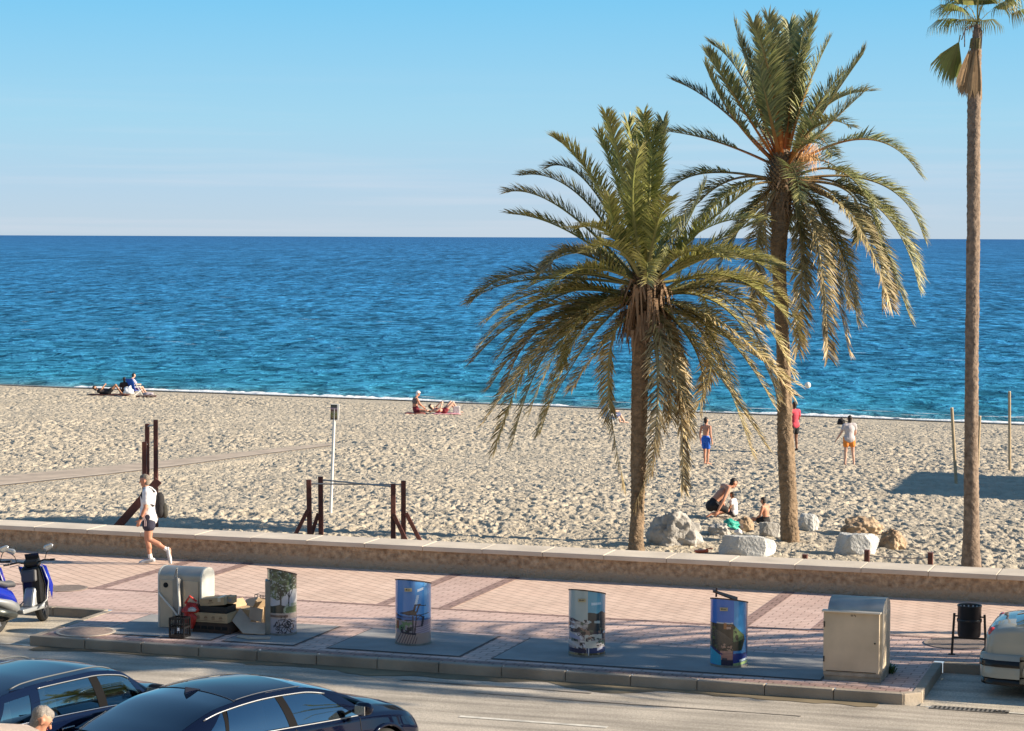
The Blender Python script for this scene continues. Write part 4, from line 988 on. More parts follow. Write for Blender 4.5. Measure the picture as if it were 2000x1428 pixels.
def printed_bin(name, label, px, py, hw_px, design, h=.95, tilt=(.10, .16), lid=False, post=False):
    p = at(px, py); D = p.y
    r = hw_px * D / FPX
    # front contact point -> centre
    view = Vector((p.x, p.y, 0)).normalized()
    c = Vector((p.x, p.y, 0)) + view * r * .98
    t = thing(name, label, 'container', (c.x, c.y, 0.012), 0, 'round picture covered containers')
    ns, nz_ = 240, 190
    fa = math.atan2(-view.y, -view.x)         # angle that faces the viewer
    th = np.arange(ns) / ns * 2 * np.pi; zt = np.linspace(0, 1, nz_)
    T, Z = np.meshgrid(th, zt)
    rel = T - fa
    X01 = np.clip((1 + np.sin(rel)) / 2, 0, 1)
    htop = h - tilt[0] * (np.sin(rel)) * .5 - tilt[1] * (-np.cos(rel)) * .5 - (tilt[0] + tilt[1]) * 0
    Zr = .03 + (htop - .03) * Z
    C = design(X01, Zr / h)
    V = np.stack([(r * np.cos(T)).ravel(), (r * np.sin(T)).ravel(), Zr.ravel()], 1)
    idx = np.arange(nz_ * ns).reshape(nz_, ns); nx_ = np.roll(idx, -1, 1)
    Q = np.stack([idx[:-1].ravel(), nx_[:-1].ravel(), nx_[1:].ravel(), idx[1:].ravel()], 1).tolist()
    meshdata('printed_shell', V, Q, PRINT, t, smooth=True, cols=C.reshape(-1, 3))
    bm = BM(); lathe(bm, [(r + .006, 0), (r + .006, .03), (r - .01, .032)], 40); obj('base_ring', bm, mat('base_ring', (.20, .20, .18), rough=.7, var=.4, scale=9), t, auto=40)
    # lid plate following the slanted rim
    bm = BM(); n = 48; rr_ = r + .007
    a = []; b = []
    for k in range(n):
        an = 2 * math.pi * k / n; zz = h - tilt[0] * math.sin(an - fa) * .5 + tilt[1] * math.cos(an - fa) * .5
        a.append(bm.verts.new((rr_ * math.cos(an), rr_ * math.sin(an), zz - .008))); b.append(bm.verts.new((rr_ * math.cos(an), rr_ * math.sin(an), zz + .010)))
    for k in range(n): bm.faces.new((a[k], a[(k + 1) % n], b[(k + 1) % n], b[k]))
    bm.faces.new(a[::-1]); bm.faces.new(b)
    LIDM = mat('lid_brown', (.09, .06, .05), rough=.5, metal=.4, var=.3, scale=8)
    obj('lid', bm, LIDM, t)
    rt = Vector((-view.y, view.x, 0)) * -1
    if not post:
        hk = rt * (-r * .62) + Vector((0, 0, h + tilt[0] * .35))
        bm = BM(); sphere(bm, hk, .022, 10); bar(bm, hk - Vector((0, 0, .04)), hk, .012); obj('lid_knob', bm, LIDM, t)
        # tag plate with tiny illegible marks
        ctr = -view * (r * .95 + .022) + rt * (-r * .28) + Vector((0, 0, h - .085)); q = Matrix((rt, view, Vector((0, 0, 1)))).transposed()
        e = q.to_euler()
        bm = BM(); box(bm, ctr, (.115, .008, .05), e); pl = obj('tag_plate', bm, mat('plate_tan', (.48, .42, .26), rough=.5, metal=.2, var=.15, scale=20), t)
        bm = BM(); f0 = ctr - view * .006
        for dx, dz, sx, sz in ((-.028, .002, .018, .022), (-.005, .0, .012, .010), (.010, -.002, .012, .012), (.026, .0, .014, .009)): box(bm, f0 + rt * dx + Vector((0, 0, dz)), (sx, .004, sz), e)
        obj('plate_mark', bm, mat('mark_dark', (.06, .045, .03), rough=.6), pl)
    if lid:
        bm = BM(); z0 = h + .03
        q0 = rt * (-r * .88) + Vector((0, 0, z0 + .10)); q1 = rt * (r * .45) + Vector((0, 0, z0 - .02))
        wv = view * r * .62; up = Vector((0, 0, .018))
        vs = [bm.verts.new(x) for x in (q0 - wv * .5, q0 + wv * .5, q1 + wv, q1 - wv)]; vt = [bm.verts.new(v.co + up) for v in vs]
        bm.faces.new(vs[::-1]); bm.faces.new(vt)
        for k in range(4): bm.faces.new((vs[k], vs[(k + 1) % 4], vt[(k + 1) % 4], vt[k]))
        bar(bm, rt * (-r * .7) + Vector((0, 0, z0 + .02)), rt * (-r * .68) + Vector((0, 0, z0 + .15)), .014)
        obj('raised_flap', bm, mat('flap_rust', (.16, .07, .035), rough=.7, var=.4, scale=12), t)
    if post:
        bm = BM()
        c2 = -view * r * .62 + rt * (-r * .50)
        a = [(c2 + rt * x + view * y) for x, y in ((-.15, 0), (.135, 0), (.135, .22), (-.15, .22))]
        prism(bm, [(v.x, v.y) for v in a], 0, h - .12)
        obj('service_column', bm, mat('column_grey', (.27, .27, .24), rough=.5, metal=.4, var=.25, scale=5), t, bevel=.012)
        bm = BM(); a = [(c2 - view * .004 + rt * x + view * y) for x, y in ((.10, -.02), (.145, -.02), (.145, .06), (.10, .06))]; prism(bm, [(v.x, v.y) for v in a], 0, h - .13); obj('column_edge', bm, mat('edge_steel', (.55, .56, .55), rough=.35, metal=.6), t)
        bm = BM(); cc = c2 + Vector((0, 0, h - .12)); 
        tube(bm, [cc + rt * -.06, cc + rt * -.05 + Vector((0, 0, .11)), cc + rt * .02 + Vector((0, 0, .12)), cc + rt * .06], .009, 6); obj('hoist_hook', bm, MATS['hook_steel'], t)
        bm = BM(); cc = c2 - view * .004 + Vector((0, 0, h * .55)); box(bm, cc, (.035, .012, .05), Matrix((rt, view, Vector((0, 0, 1)))).transposed().to_euler()); obj('lock_plate', bm, BLACK, t)
    return t
printed_bin('printed_container', 'round container printed with dark trees and bicycles, with a grey column on its left', 551, 1243, 29, design_trees, h=.98, tilt=(.10, .10), post=True)
printed_bin('printed_container', 'round container printed with blue sky and a thatched beach parasol', 807, 1263, 35.5, design_beach, h=.955, tilt=(.06, .12))
printed_bin('printed_container', 'round container printed with a white hillside village under pale sky', 1146, 1286, 36.5, design_village, h=.95, tilt=(.06, .12))
printed_bin('printed_container', 'round container printed with a dark palace under deep blue sky, rusty flap raised on top', 1423, 1306, 37, design_palace, h=.95, tilt=(.05, .12), lid=True)
# ---- black litter bin on its frame
p = at(1886, 1284); D = p.y
t = thing('litter_bin', 'black round litter bin hung between two splayed posts near the parked silver car', 'litter bin', (p.x, p.y, 0), ROTZ)
bm = BM(); lathe(bm, [(.165, .30), (.175, .34), (.178, .74), (.186, .76), (.186, .775), (.172, .775), (.165, .74), (.16, .33)], 36, c=(.03, .14, 0), caps=False); bmesh.ops.holes_fill(bm, edges=[e for e in bm.edges if e.is_boundary]); obj('bucket', bm, BLACK, t, auto=50)
bm = BM(); lathe(bm, [(.184, .52), (.188, .53), (.188, .56), (.184, .57)], 36, c=(.03, .14, 0), caps=False); obj('band', bm, BLACK, t, True)
for sx in (-1, 1):
    x0 = .03 + sx * .225
    bm = BM(); bar(bm, (x0 + sx * .03, .14, 0.02), (x0, .14, .64), .017, square=True); obj('leg', bm, BLACK, t)
    bm = BM(); box(bm, (x0 + sx * .03, .14, .012), (.10, .07, .016)); obj('foot_plate', bm, BLACK, t)
    bm = BM(); bar(bm, (x0, .14, .60), (.03 + sx * .17, .14, .60), .012); obj('pivot', bm, BLACK, t)
bm = BM(); bar(bm, (.03 - .24, .14, .27), (.03 + .24, .14, .27), .015, square=True); obj('cross_bar', bm, BLACK, t)
bm = BM(); 
for k in range(14):
    a = 2 * math.pi * k / 14; box(bm, (.03 + .155 * math.cos(a), .14 + .155 * math.sin(a), .70), (.02, .02, .10))
obj('liner', bm, mat('liner_white', (.6, .6, .6), rough=.5), t)
# ---- rubbish pile between the left containers
CARD = mat('cardboard', (.47, .33, .19), rough=.85, var=.18, scale=5)
CARDD = mat('cardboard_print', (.16, .09, .05), rough=.85)
def lf(px, py, v_in=0): return at(px, py)
def open_tray(name, label, cat, c, s, mt, rz, th=.012, group=None, tilt=0.):
    """shallow crate: floor and four walls"""
    t = thing(name, label, cat, c, rz, group); t.rotation_euler = (0, tilt, rz)
    X, Y_, H = s; bm = BM(); box(bm, (0, 0, th / 2), (X, Y_, th)); obj('floor', bm, mt, t)
    bm = BM()
    for q, ss in (((0, -Y_ / 2 + th / 2, H / 2 + th / 2), (X, th, H - th)), ((0, Y_ / 2 - th / 2, H / 2 + th / 2), (X, th, H - th)), ((-X / 2 + th / 2, 0, H / 2 + th / 2), (th, Y_ - 2 * th - .002, H - th)), ((X / 2 - th / 2, 0, H / 2 + th / 2), (th, Y_ - 2 * th - .002, H - th))): box(bm, q, ss)
    obj('sides', bm, mt, t); return t
BR = ROTZ
c = at(420, 1238) + Vector((.0, .18, .012))
t = open_tray('produce_crate', 'dark brown fruit crate at the bottom of the rubbish pile', 'crate', c, (.64, .40, .17), mat('dark_crate', (.05, .028, .018), rough=.7, var=.4, scale=10), BR, group='crates in the rubbish pile')
bm = BM()
for k in range(5): box(bm, (-.24 + .12 * k, -.203, .085), (.09, .006, .05))
obj('slot', bm, DARK, t)
c2 = c + Vector((-.02, -.02, .172))
t = open_tray('produce_crate', 'tan cardboard fruit crate with printed front, second from the bottom of the pile', 'crate', c2, (.60, .38, .15), CARD, BR, group='crates in the rubbish pile')
bm = BM()
for k in range(4):
    x = -.20 + .13 * k; box(bm, (x, -.1925, .075), (.055, .003, .012)); box(bm, (x, -.1925, .095), (.04, .003, .008)); box(bm, (x, -.1925, .05), (.06, .003, .006))
box(bm, (0, -.1925, .025), (.52, .003, .004)); obj('printing', bm, CARDD, t)
c3 = c2 + Vector((.01, .02, .152))
t = open_tray('produce_crate', 'black plastic tray lying on the printed tan crate', 'crate', c3, (.54, .36, .10), mat('black_tray', (.014, .013, .013), rough=.6, var=.3, scale=10), BR, group='crates in the rubbish pile')
def carton(name, label, c, s, rz, tilt=0, group='cardboard boxes in the rubbish pile', extra=True):
    t = thing(name, label, 'cardboard box', c, rz, group); t.rotation_euler = (0, tilt, rz)
    bm = BM(); box(bm, (0, 0, s[2] / 2), s); obj('walls', bm, CARD, t, bevel=.004)
    if extra:
        bm = BM(); box(bm, (-.02, -s[1] / 2 - .002, s[2] * .68), (.05, .003, .02)); box(bm, (-.02, -s[1] / 2 - .002, s[2] * .40), (.09, .003, .007)); obj('printing', bm, CARDD, t)
        bm = BM(); box(bm, (s[0] * .30, 0, s[2] + .001), (.05, s[1], .003)); box(bm, (s[0] * .30, -s[1] / 2 - .002, s[2] * .72), (.05, .003, s[2] * .5)); obj('tape', bm, mat('tape_tan', (.62, .52, .36), rough=.35), t)
    return t
c4 = c3 + Vector((.0, .0, .105)); carton('cardboard_box', 'closed tan cardboard box lying askew on top of the black tray', c4, (.42, .30, .12), BR + R(4), R(-6))
c4b = c3 + Vector((.235, .05, .125)); t = carton('cardboard_box', 'small pale printed carton at the right end of the top box', c4b, (.13, .22, .11), BR + R(8), 0, extra=False)
bm = BM()
for k in range(4): box(bm, (-.04 + .025 * k, -.1115, .05 + .01 * (k % 2)), (.014, .003, .05))
obj('printing', bm, mat('print_blue', (.25, .30, .36), rough=.6), t)
c5 = at(470, 1236) + Vector((.10, .32, .012)); t = carton('cardboard_box', 'half open brown box leaning behind the flattened sheets', c5, (.34, .34, .34), BR - R(14), 0, extra=False)
for dx, an in ((-.17, -40), (.17, 35)):
    bm = BM(); box(bm, (dx + math.sin(R(an)) * .075, 0, .345 + math.cos(R(an)) * .07), (.006, .33, .15), Matrix.Rotation(R(an), 3, 'Y').to_euler()); obj('flap', bm, CARD, t)
c6 = at(505, 1228) + Vector((.0, .25, .012)); t = carton('cardboard_box', 'pale upright carton against the tree printed container', c6, (.24, .20, .40), BR + R(12), R(8), extra=False)
bm = BM(); box(bm, (.02, -.14, .40), (.20, .16, .006), Matrix.Rotation(R(38), 3, 'X').to_euler()); obj('flap', bm, CARD, t)
def sheet(name, label, org, panels, th=.007):
    """flat rectangular panels folded along shared edges"""
    t = thing(name, label, 'cardboard sheet', org, 0, 'flattened cardboard sheets')
    for o_, e1, e2 in panels:
        bm = BM(); o_, e1, e2 = Vector(o_), Vector(e1), Vector(e2); n = e1.cross(e2).normalized() * th
        a = [bm.verts.new(q) for q in (o_, o_ + e1, o_ + e1 + e2, o_ + e2)]; b = [bm.verts.new(v.co + n) for v in a]
        bm.faces.new(a[::-1]); bm.faces.new(b)
        for k in range(4): bm.faces.new((a[k], a[(k + 1) % 4], b[(k + 1) % 4], b[k]))
        obj('panel', bm, mat('cardboard_grey', (.46, .36, .27), rough=.85, var=.15, scale=4), t)
    return t
e_ = Vector((math.cos(A), -math.sin(A), 0)); n_ = Vector((math.sin(A), math.cos(A), 0)); zz = Vector((0, 0, 1))
s0 = at(452, 1238) + zz * .012
sheet('cardboard_sheet', 'large flattened cardboard sheet leaning in front of the tree container', s0, [(zz * .19 + n_ * .02, e_ * .24 - zz * .17 - n_ * .10, n_ * .30 + zz * .16), (e_ * .24 + zz * .02 - n_ * .08, e_ * .34 - zz * .01 + n_ * .06, n_ * .26 + zz * .14), (e_ * .20 + zz * .20 + n_ * .22, e_ * .22 - zz * .04, n_ * .06 + zz * .20)])
s1 = at(480, 1222)
sheet('cardboard_sheet', 'bent tan cardboard flap standing behind the large flattened sheet', s1, [(zz * .26 - e_ * .06, e_ * .22 + zz * .06, n_ * .14 + zz * .14), (zz * .32 + e_ * .16, e_ * .22 - zz * .20, n_ * .14 + zz * .14)])
s2 = at(462, 1247) + zz * .016
sheet('cardboard_sheet', 'narrow white edged cardboard strip lying on the slab', s2, [(Vector((0, 0, 0)), e_ * .26 - n_ * .10, n_ * .05 + zz * .03), (e_ * .26 - n_ * .10, e_ * .30 + n_ * .12, n_ * .05 + zz * .03)])
# black wire basket by the tree container
p = at(512, 1215) + Vector((0, .15, 0)); t = thing('wire_basket', 'dark wire mesh basket half hidden behind the tree printed container', 'basket', (p.x, p.y, .2), ROTZ)
bm = BM()
for k in range(7): bar(bm, (-.15 + .05 * k, 0, 0), (-.15 + .05 * k, 0, .22), .005)
for k in range(5): bar(bm, (-.15, 0, .055 * k), (.15, 0, .055 * k), .005)
for k in range(5): bar(bm, (-.15, .2, .055 * k), (.15, .2, .055 * k), .005); bar(bm, (-.15, 0, .055 * k), (-.15, .2, .055 * k), .005)
obj('wires', bm, BLACK, t)
bm = BM(); box(bm, (0, .1, -.1), (.3, .2, .18)); obj('bottom', bm, CARD, t)
# black plastic crate in front of the left container
p = at(349, 1248); t = thing('plastic_crate', 'small black slatted crate with a white tag, in front of the left steel container', 'crate', (p.x, p.y, .012), ROTZ)
t.location += Vector((0, .12, 0))
bm = BM()
for x in (-.12, .12):
    for y in (-.11, .11): box(bm, (x, y, .155), (.022, .022, .31))
for z in (.02, .16, .30):
    for y in (-.11, .11): box(bm, (0, y, z), (.262, .012, .03))
    for x in (-.12, .12): box(bm, (x, 0, z), (.012, .22, .03))
for k in range(5):
    for y in (-.108, .108): box(bm, (-.08 + .04 * k, y, .155), (.010, .008, .28))
    for x in (-.118, .118): box(bm, (x, -.08 + .04 * k, .155), (.008, .010, .28))
box(bm, (0, 0, .015), (.24, .22, .02)); box(bm, (.0, .0, .20), (.22, .20, .012))
obj('frame', bm, BLACK, t)
bm = BM(); box(bm, (.035, -.119, .14), (.04, .005, .05)); obj('tag', bm, mat('tag_white', (.8, .8, .8), rough=.5), t)
# red carrier bag
def blob(name, label, cat, loc, s, mt, seed, rough_=.25, sub=3, group=None, freq=2.2, rz=0.):
    bm = BM(); bmesh.ops.create_icosphere(bm, subdivisions=sub, radius=1)
    off = Vector((seed * 3.1, seed * 1.7, 0))
    for v in bm.verts:
        n = mnoise.fractal(v.co * freq + off, 1.0, 2.0, 4) if rough_ else 0
        v.co *= 1 + n * rough_
        v.co = Vector((v.co.x * s[0], v.co.y * s[1], max(v.co.z, -.35) * s[2]))
    o = obj(name, bm, mt, None, True); o.location = loc; o.rotation_euler = (0, 0, rz)
    if label: tag(o, label, cat, group)
    return o
RED = mat('red_plastic', (.55, .035, .02), rough=.4, var=.3, scale=7, bump=.03, bscale=12)
p = at(368, 1240) + Vector((0, .25, .17)); t = thing('carrier_bag', 'bright red carrier bag stuffed full, slumped against the left steel container', 'bag', p, 0)
o = blob('bag_body', None, None, (0, 0, 0), (.12, .12, .27), RED, 2, .5); o.parent = t
o = blob('bag_top', None, None, (.02, -.02, .19), (.14, .11, .11), RED, 5, .6); o.parent = t
o = blob('contents', None, None, (.04, -.12, .20), (.06, .04, .05), mat('bag_contents', (.6, .55, .5), rough=.5, var=.5, scale=20), 7, .5); o.parent = t
bm = BM(); tube(bm, [(-.08, -.05, .30), (0, -.08, .42), (.10, -.04, .33)], .018, 6); obj('handle', bm, RED, t)
# ================================================================== BEACH FURNITURE
RUST = mat('red_brown_wood', (.13, .040, .028), rough=.7, var=.35, scale=6, bump=.006, bscale=30)
def sandpt(px, py): return on_sand(px, py)
def post_at(px_t, py_t, px_b, py_b, Y, hw_px, root, name='post', mt=None, square=True, sink=.15):
    a = atY(px_b, py_b, Y); b = atY(px_t, py_t, Y); r = hw_px * Y / FPX
    bm = BM(); d = (a - b).normalized(); bar(bm, a + d * sink - root.location, b - root.location, r, square=square, seg=14)
    return obj(name, bm, mt or RUST, root, bevel=.006)
# pull up bars at left (three upright posts and sloping board)
YB = 50.5
b = atY(300, 1049, YB); t = thing('exercise_frame', 'tall red brown exercise frame with three posts and a sloping board behind the walking man', 'exercise equipment', (b.x, b.y, b.z))
post_at(304, 820, 305, 1049, YB + .4, 4.1, t); post_at(287.5, 828, 287.5, 1049, YB + .9, 4.1, t); post_at(282, 863, 283, 1049, YB - .4, 4.3, t)
a_, b_ = atY(225, 1034, YB), atY(304, 945, YB + .2)
bm = BM(); q = (b_ - a_); L_ = q.length; rt_ = q.normalized()
M_ = Matrix((rt_, Vector((0, 1, 0)).cross(rt_).cross(rt_).normalized() * -1, rt_.cross(Vector((0, 1, 0)).cross(rt_).cross(rt_).normalized() * -1))).transposed()
box(bm, (a_ + b_) / 2 - t.location - rt_ * .25, (L_ + .7, .30, .17), M_.to_euler()); obj('sloping_board', bm, RUST, t, bevel=.008)
bm = BM(); bar(bm, atY(288, 833, YB + .9) - t.location, atY(304, 830, YB + .4) - t.location, .018); obj('bar', bm, STEEL, t)
bm = BM(); bar(bm, atY(283, 868, YB - .4) - t.location, atY(287, 868, YB + .9) - t.location, .018); obj('bar', bm, STEEL, t)
# parallel bars
PB = [((603, 937), (605, 1049)), ((626, 931), (627, 1045)), ((768, 945), (768, 1059)), ((788, 939), (788, 1051))]
b = sandpt(700, 1052); t = thing('parallel_bars', 'red brown wooden parallel bars with slanted braces standing behind the coping', 'exercise equipment', b)
Ys = []
for (tp, bt) in PB:
    P = sandpt(*bt); Ys.append(P.y); post_at(tp[0], tp[1], bt[0], bt[1], P.y, 4.7, t, 'post', square=True)
BRACE = [((601, 997), (575, 1048), 0), ((622, 1003), (611, 1036), 1), ((768, 1004), (795, 1060), 2), ((793, 1002), (820, 1055), 3)]
for a_, b_, k in BRACE:
    q0 = atY(*a_, Ys[k] - .08); q1 = atY(*b_, Ys[k] - .08)
    d = (q1 - q0).normalized(); bm = BM(); bar(bm, q0 - t.location, q1 + d * .12 - t.location, .043, square=True); obj('brace', bm, RUST, t, bevel=.004)
for i, j, o0, o1 in ((0, 3, 8, 8), (1, 2, 6, 6)):
    q0 = atY(PB[i][0][0], PB[i][0][1] + o0, Ys[i]); q1 = atY(PB[j][0][0], PB[j][0][1] + o1, Ys[j]); bm = BM(); bar(bm, q0 - t.location, q1 - t.location, .017, seg=12); obj('rail', bm, mat('rail_steel', (.34, .32, .30), rough=.4, metal=.7), t)
# information sign on a white pole, leaning slightly
P = sandpt(644, 1003); t = thing('beach_sign', 'slim white sign pole with a small coloured board, leaning right on the sand', 'sign', P)
WHITE = mat('white_paint', (.72, .71, .68), rough=.5, var=.08, scale=9)
q0 = atY(645, 1006, P.y); q1 = atY(652.5, 822, P.y); bm = BM(); bar(bm, q0 - P - Vector((0, 0, .2)), q1 - P + (q1 - q0).normalized() * .3, .036, seg=14); obj('pole', bm, WHITE, t, auto=40)
q2 = atY(654, 805, P.y) - P; bm = BM(); box(bm, q2 + Vector((0, 0, 0)), (.21, .06, .39), Matrix.Rotation(R(2.3), 3, 'Y').to_euler()); obj('board_box', bm, WHITE, t, bevel=.006)
cols = [(.035, .05, .05), (.05, .065, .07), (.24, .18, .26), (.10, .05, .055), (.17, .15, .09), (.10, .14, .04), (.18, .17, .07), (.15, .12, .05), (.06, .045, .03)]
for k, cc in enumerate(cols):
    bm = BM(); box(bm, q2 + Vector((-.022 + .00 * k, -.032, .168 - .041 * k)), (.16, .004, .040)); obj('printed_band', bm, mat('sign_band_%d' % k, cc, rough=.4, var=.25, scale=30), t)
bm = BM()
bm.free()
for k, (dx, wd) in enumerate(((-.02, .09), (-.03, .06), (-.015, .10), (-.02, .08), (-.03, .05))):
    bm = BM(); box(bm, q2 + Vector((dx, -.036, .075 - .05 * k)), (wd, .003, .008)); obj('text_line', bm, mat('sign_text', (.40, .38, .32), rough=.5), t)
# low posts with a rope beside the wall
for k, (px, pt, pb, lab) in enumerate(((1572, 1084, 1100, 'short red brown post farthest left of the three by the coping'), (1693, 1075, 1104, 'middle one of three short red brown posts by the coping'), (1817, 1080, 1109, 'short red brown post farthest right of the three by the coping'))):
    P = at(px, pb, -.3); P.y += .25; P = Vector((atY(px, pb, P.y).x, P.y, -.35))
    t = thing('rope_post', lab, 'post', P, ROTZ, 'short posts by the coping')
    top = atY(px, pt, P.y).z; bm = BM(); box(bm, (0, 0, (top - P.z) / 2 - .1), (.10, .10, top - P.z + .2)); obj('shaft', bm, RUST, t, bevel=.008)
    bm = BM(); box(bm, (0, 0, top - P.z + .004), (.104, .104, .012)); obj('cap', bm, mat('post_cap', (.16, .06, .05), rough=.6), t)
    if k == 1: PM = Vector((P.x, P.y, top))
    if k == 2: PE = Vector((P.x, P.y, top))
bm = BM(); n = 12; tube(bm, [PM.lerp(PE, i / n) + Vector((0, 0, -.10 - .03 * math.sin(math.pi * i / n))) for i in range(n + 1)], .013, 6); o = obj('rope', bm, mat('rope_grey', (.30, .27, .25), rough=.9), smooth=True); tag(o, 'thin grey rope strung between the two right hand short posts', 'rope')
# wooden poles at right
WOOD = mat('pale_pole_wood', (.42, .32, .20), rough=.8, var=.25, scale=5)
for (tx, ty, bx, by, hw, lab) in ((1859, 798, 1869, 945, 3.3, 'leaning bare wooden pole just left of the fan palm trunk, in the roof shadow'), (1913.5, 814, 1909, 912, 3.2, 'bare wooden pole half hidden behind the fan palm trunk'), (1971.5, 766, 1972.5, 916, 3.0, 'tallest bare wooden pole standing upright at the right edge')):
    P = sandpt(bx, by); q = atY(tx, ty, P.y); r = hw * P.y / FPX
    t = thing('wooden_pole', lab, 'pole', P, 0, 'bare wooden poles on the sand'); bm = BM(); bar(bm, Vector((0, 0, -.3)) - (q - P) * 0, q - P, r, r * .94, 14); obj('shaft', bm, WOOD, t, auto=40)
    bm = BM(); d = (q - P).normalized(); bar(bm, q - P, q - P + d * .03, r * .96, r * .8, 14); obj('top', bm, mat('pole_top', (.55, .45, .33), rough=.8), t)
# ---- boulders
ROCKG = mat('grey_limestone', (.42, .40, .37), rough=.9, var=.38, scale=2.6, bump=.05, bscale=9, detail=9)
ROCKW = mat('white_limestone', (.52, .52, .50), rough=.9, var=.22, scale=3, bump=.03, bscale=18, detail=9)
ROCKT = mat('tan_sandstone', (.47, .36, .24), rough=.95, var=.40, scale=3, bump=.05, bscale=10, dark=(.20, .12, .07), detail=9)
def rock(label, pxl, pxr, pyt, pyb, mt, seed, depth=.8, blocky=0., bumpy=.35, rz=0., sub=5, shape=None):
    P = sandpt((pxl + pxr) / 2, pyb - 3); k = P.y / FPX; wd = (pxr - pxl) * k; hh = (pyb - pyt) * k
    bm = BM(); bmesh.ops.create_icosphere(bm, subdivisions=sub, radius=1); off = Vector((seed * 5.3, seed * 2.1, seed))
    rs = random.Random(seed)
    planes = []
    for _ in range(int(7 + blocky * 4)):
        n = Vector((rs.gauss(0, 1), rs.gauss(0, 1), rs.gauss(0, .7))).normalized(); planes.append((n, rs.uniform(.62, .86)))
    if blocky: planes += [(Vector((0, 0, 1)), .62), (Vector((0, -1, .15)).normalized(), .70), (Vector((.9, -.45, .1)).normalized(), .74), (Vector((-.9, -.3, .25)).normalized(), .72)]
    for v in bm.verts:
        c = v.co.copy()
        for n, dd in planes:
            e = c.dot(n)
            if e > dd: c -= n * (e - dd) * (.96 if blocky else .75)
        f = mnoise.fractal(c * 1.6 + off, .9, 2.1, 6) * bumpy + abs(mnoise.noise(c * 3.4 + off)) * bumpy * .6
        cell = mnoise.voronoi(c * 2.3 + off)[0]; f += (min(cell[1] - cell[0], .25) - .12) * bumpy * 1.1
        v.co = c * (1 + f)
    xs = [v.co.x for v in bm.verts]; zs = [v.co.z for v in bm.verts]
    sx = wd / (max(xs) - min(xs)); mxz = max(zs); sz = hh * 1.02 / (mxz + .35)
    for v in bm.verts: v.co = Vector(((v.co.x - (max(xs) + min(xs)) / 2) * sx, v.co.y * depth * wd / 2 * .9, (v.co.z + .35) * sz if v.co.z > -.6 else -.25 * sz))
    if shape:
        for v in bm.verts: v.co.z *= shape(v.co.x / (wd / 2)); 
    o = obj('boulder', bm, mt, None, not blocky); 
    if blocky: o.data.polygons.foreach_set('use_smooth', [True] * len(o.data.polygons)); o.data.set_sharp_from_angle(angle=R(28))
    o.location = P + Vector((0, wd * depth * .35, -.02)); tag(o, label, 'boulder', 'boulders on the sand'); return o
rock('biggest knobbly grey boulder just right of the shorter palm trunk', 1262, 1376, 1001, 1071, ROCKG, 3, .85, 0, .30)
rock('long flat topped grey and white block nearest the coping', 1405, 1520, 1050, 1090, ROCKW, 8, .55, 1, .06)
rock('small grey boulder under the turquoise bag', 1382, 1430, 1025, 1046, ROCKG, 5, .8, 0, .3)
rock('pale tan boulder beside the turquoise bag', 1434, 1475, 1010, 1037, ROCKT, 6, .8, 0, .2)
rock('pointed grey boulder at the left foot of the taller palm', 1483, 1530, 1022, 1052, ROCKG, 12, .7, 1, .12)
rock('white boulder showing right behind the taller palm trunk', 1560, 1603, 1006, 1037, ROCKW, 14, .8, 1, .15)
rock('rounded tan boulder with brown cracks, right of the palms', 1643, 1729, 1012, 1045, ROCKT, 17, .8, 0, .30)
rock('large smooth white boulder in front of the tan one', 1631, 1722, 1045, 1087, ROCKW, 19, .7, 1, .08)
rock('brown holed boulder right of the large white one', 1716, 1776, 1035, 1075, ROCKT, 22, .8, 0, .35)
# ---- small things on the sand
TURQ = mat('turquoise_plastic', (.03, .42, .32), rough=.45, var=.3, scale=9, bump=.02, bscale=14)
P = sandpt(1430, 1040); k = P.y / FPX
t = thing('beach_bag', 'turquoise beach bag lying open among the boulders behind the toddler', 'bag', (P.x, P.y + .1, P.z + .10)); o = blob('bag_body', None, None, (0, 0, 0.05), (.20, .15, .13), TURQ, 3, .5); o.parent = t; o.rotation_euler = (0, R(18), 0)
o = blob('contents', None, None, (.14, .04, .02), (.12, .12, .12), mat('dark_cloth', (.06, .045, .04), rough=.9, var=.3), 4, .4); o.parent = t
P = sandpt(1443, 1047); o = blob('towel', 'small crumpled white cloth beside the turquoise bag', 'cloth', (P.x, P.y, P.z + .08), (.09, .07, .07), mat('white_cloth', (.75, .73, .72), rough=.9), 6, .5)
P = sandpt(1370, 1081); t = thing('toy', 'flat orange red plastic toy on the sand left of the long white block', 'toy', P)
bm = BM(); box(bm, (0, 0, .05), (.30, .12, .06), Matrix.Rotation(R(20), 3, 'Z').to_euler()); obj('body', bm, mat('orange_plastic', (.60, .12, .045), rough=.45, var=.2), t, bevel=.02); bm = BM(); bar(bm, (.1, 0, .09), (.24, .06, .10), .012); obj('handle', bm, MATS['orange_plastic'], t)
# volleyball in the air
q = atY(1577.5, 752.5, 76); o_bm = BM(); bmesh.ops.create_uvsphere(o_bm, u_segments=28, v_segments=16, radius=.105); t = thing('ball', 'white ball in mid air to the right of the taller palm trunk', 'ball', q); obj('panels', o_bm, mat('ball_white', (.78, .74, .66), rough=.5, var=.08, scale=20), t, True)
bm = BM()
for e in ((0, 0, 0), (90, 0, 0), (0, 90, 0)):
    mm = Matrix.Rotation(R(e[0]), 4, 'X') @ Matrix.Rotation(R(e[1]), 4, 'Y'); n = 32
    tube(bm, [mm @ Vector((.105 * math.cos(2 * math.pi * i / n), .105 * math.sin(2 * math.pi * i / n), 0)) for i in range(n + 1)], .0025, 4)
obj('seam', bm, mat('ball_seam', (.35, .33, .3), rough=.6), t)
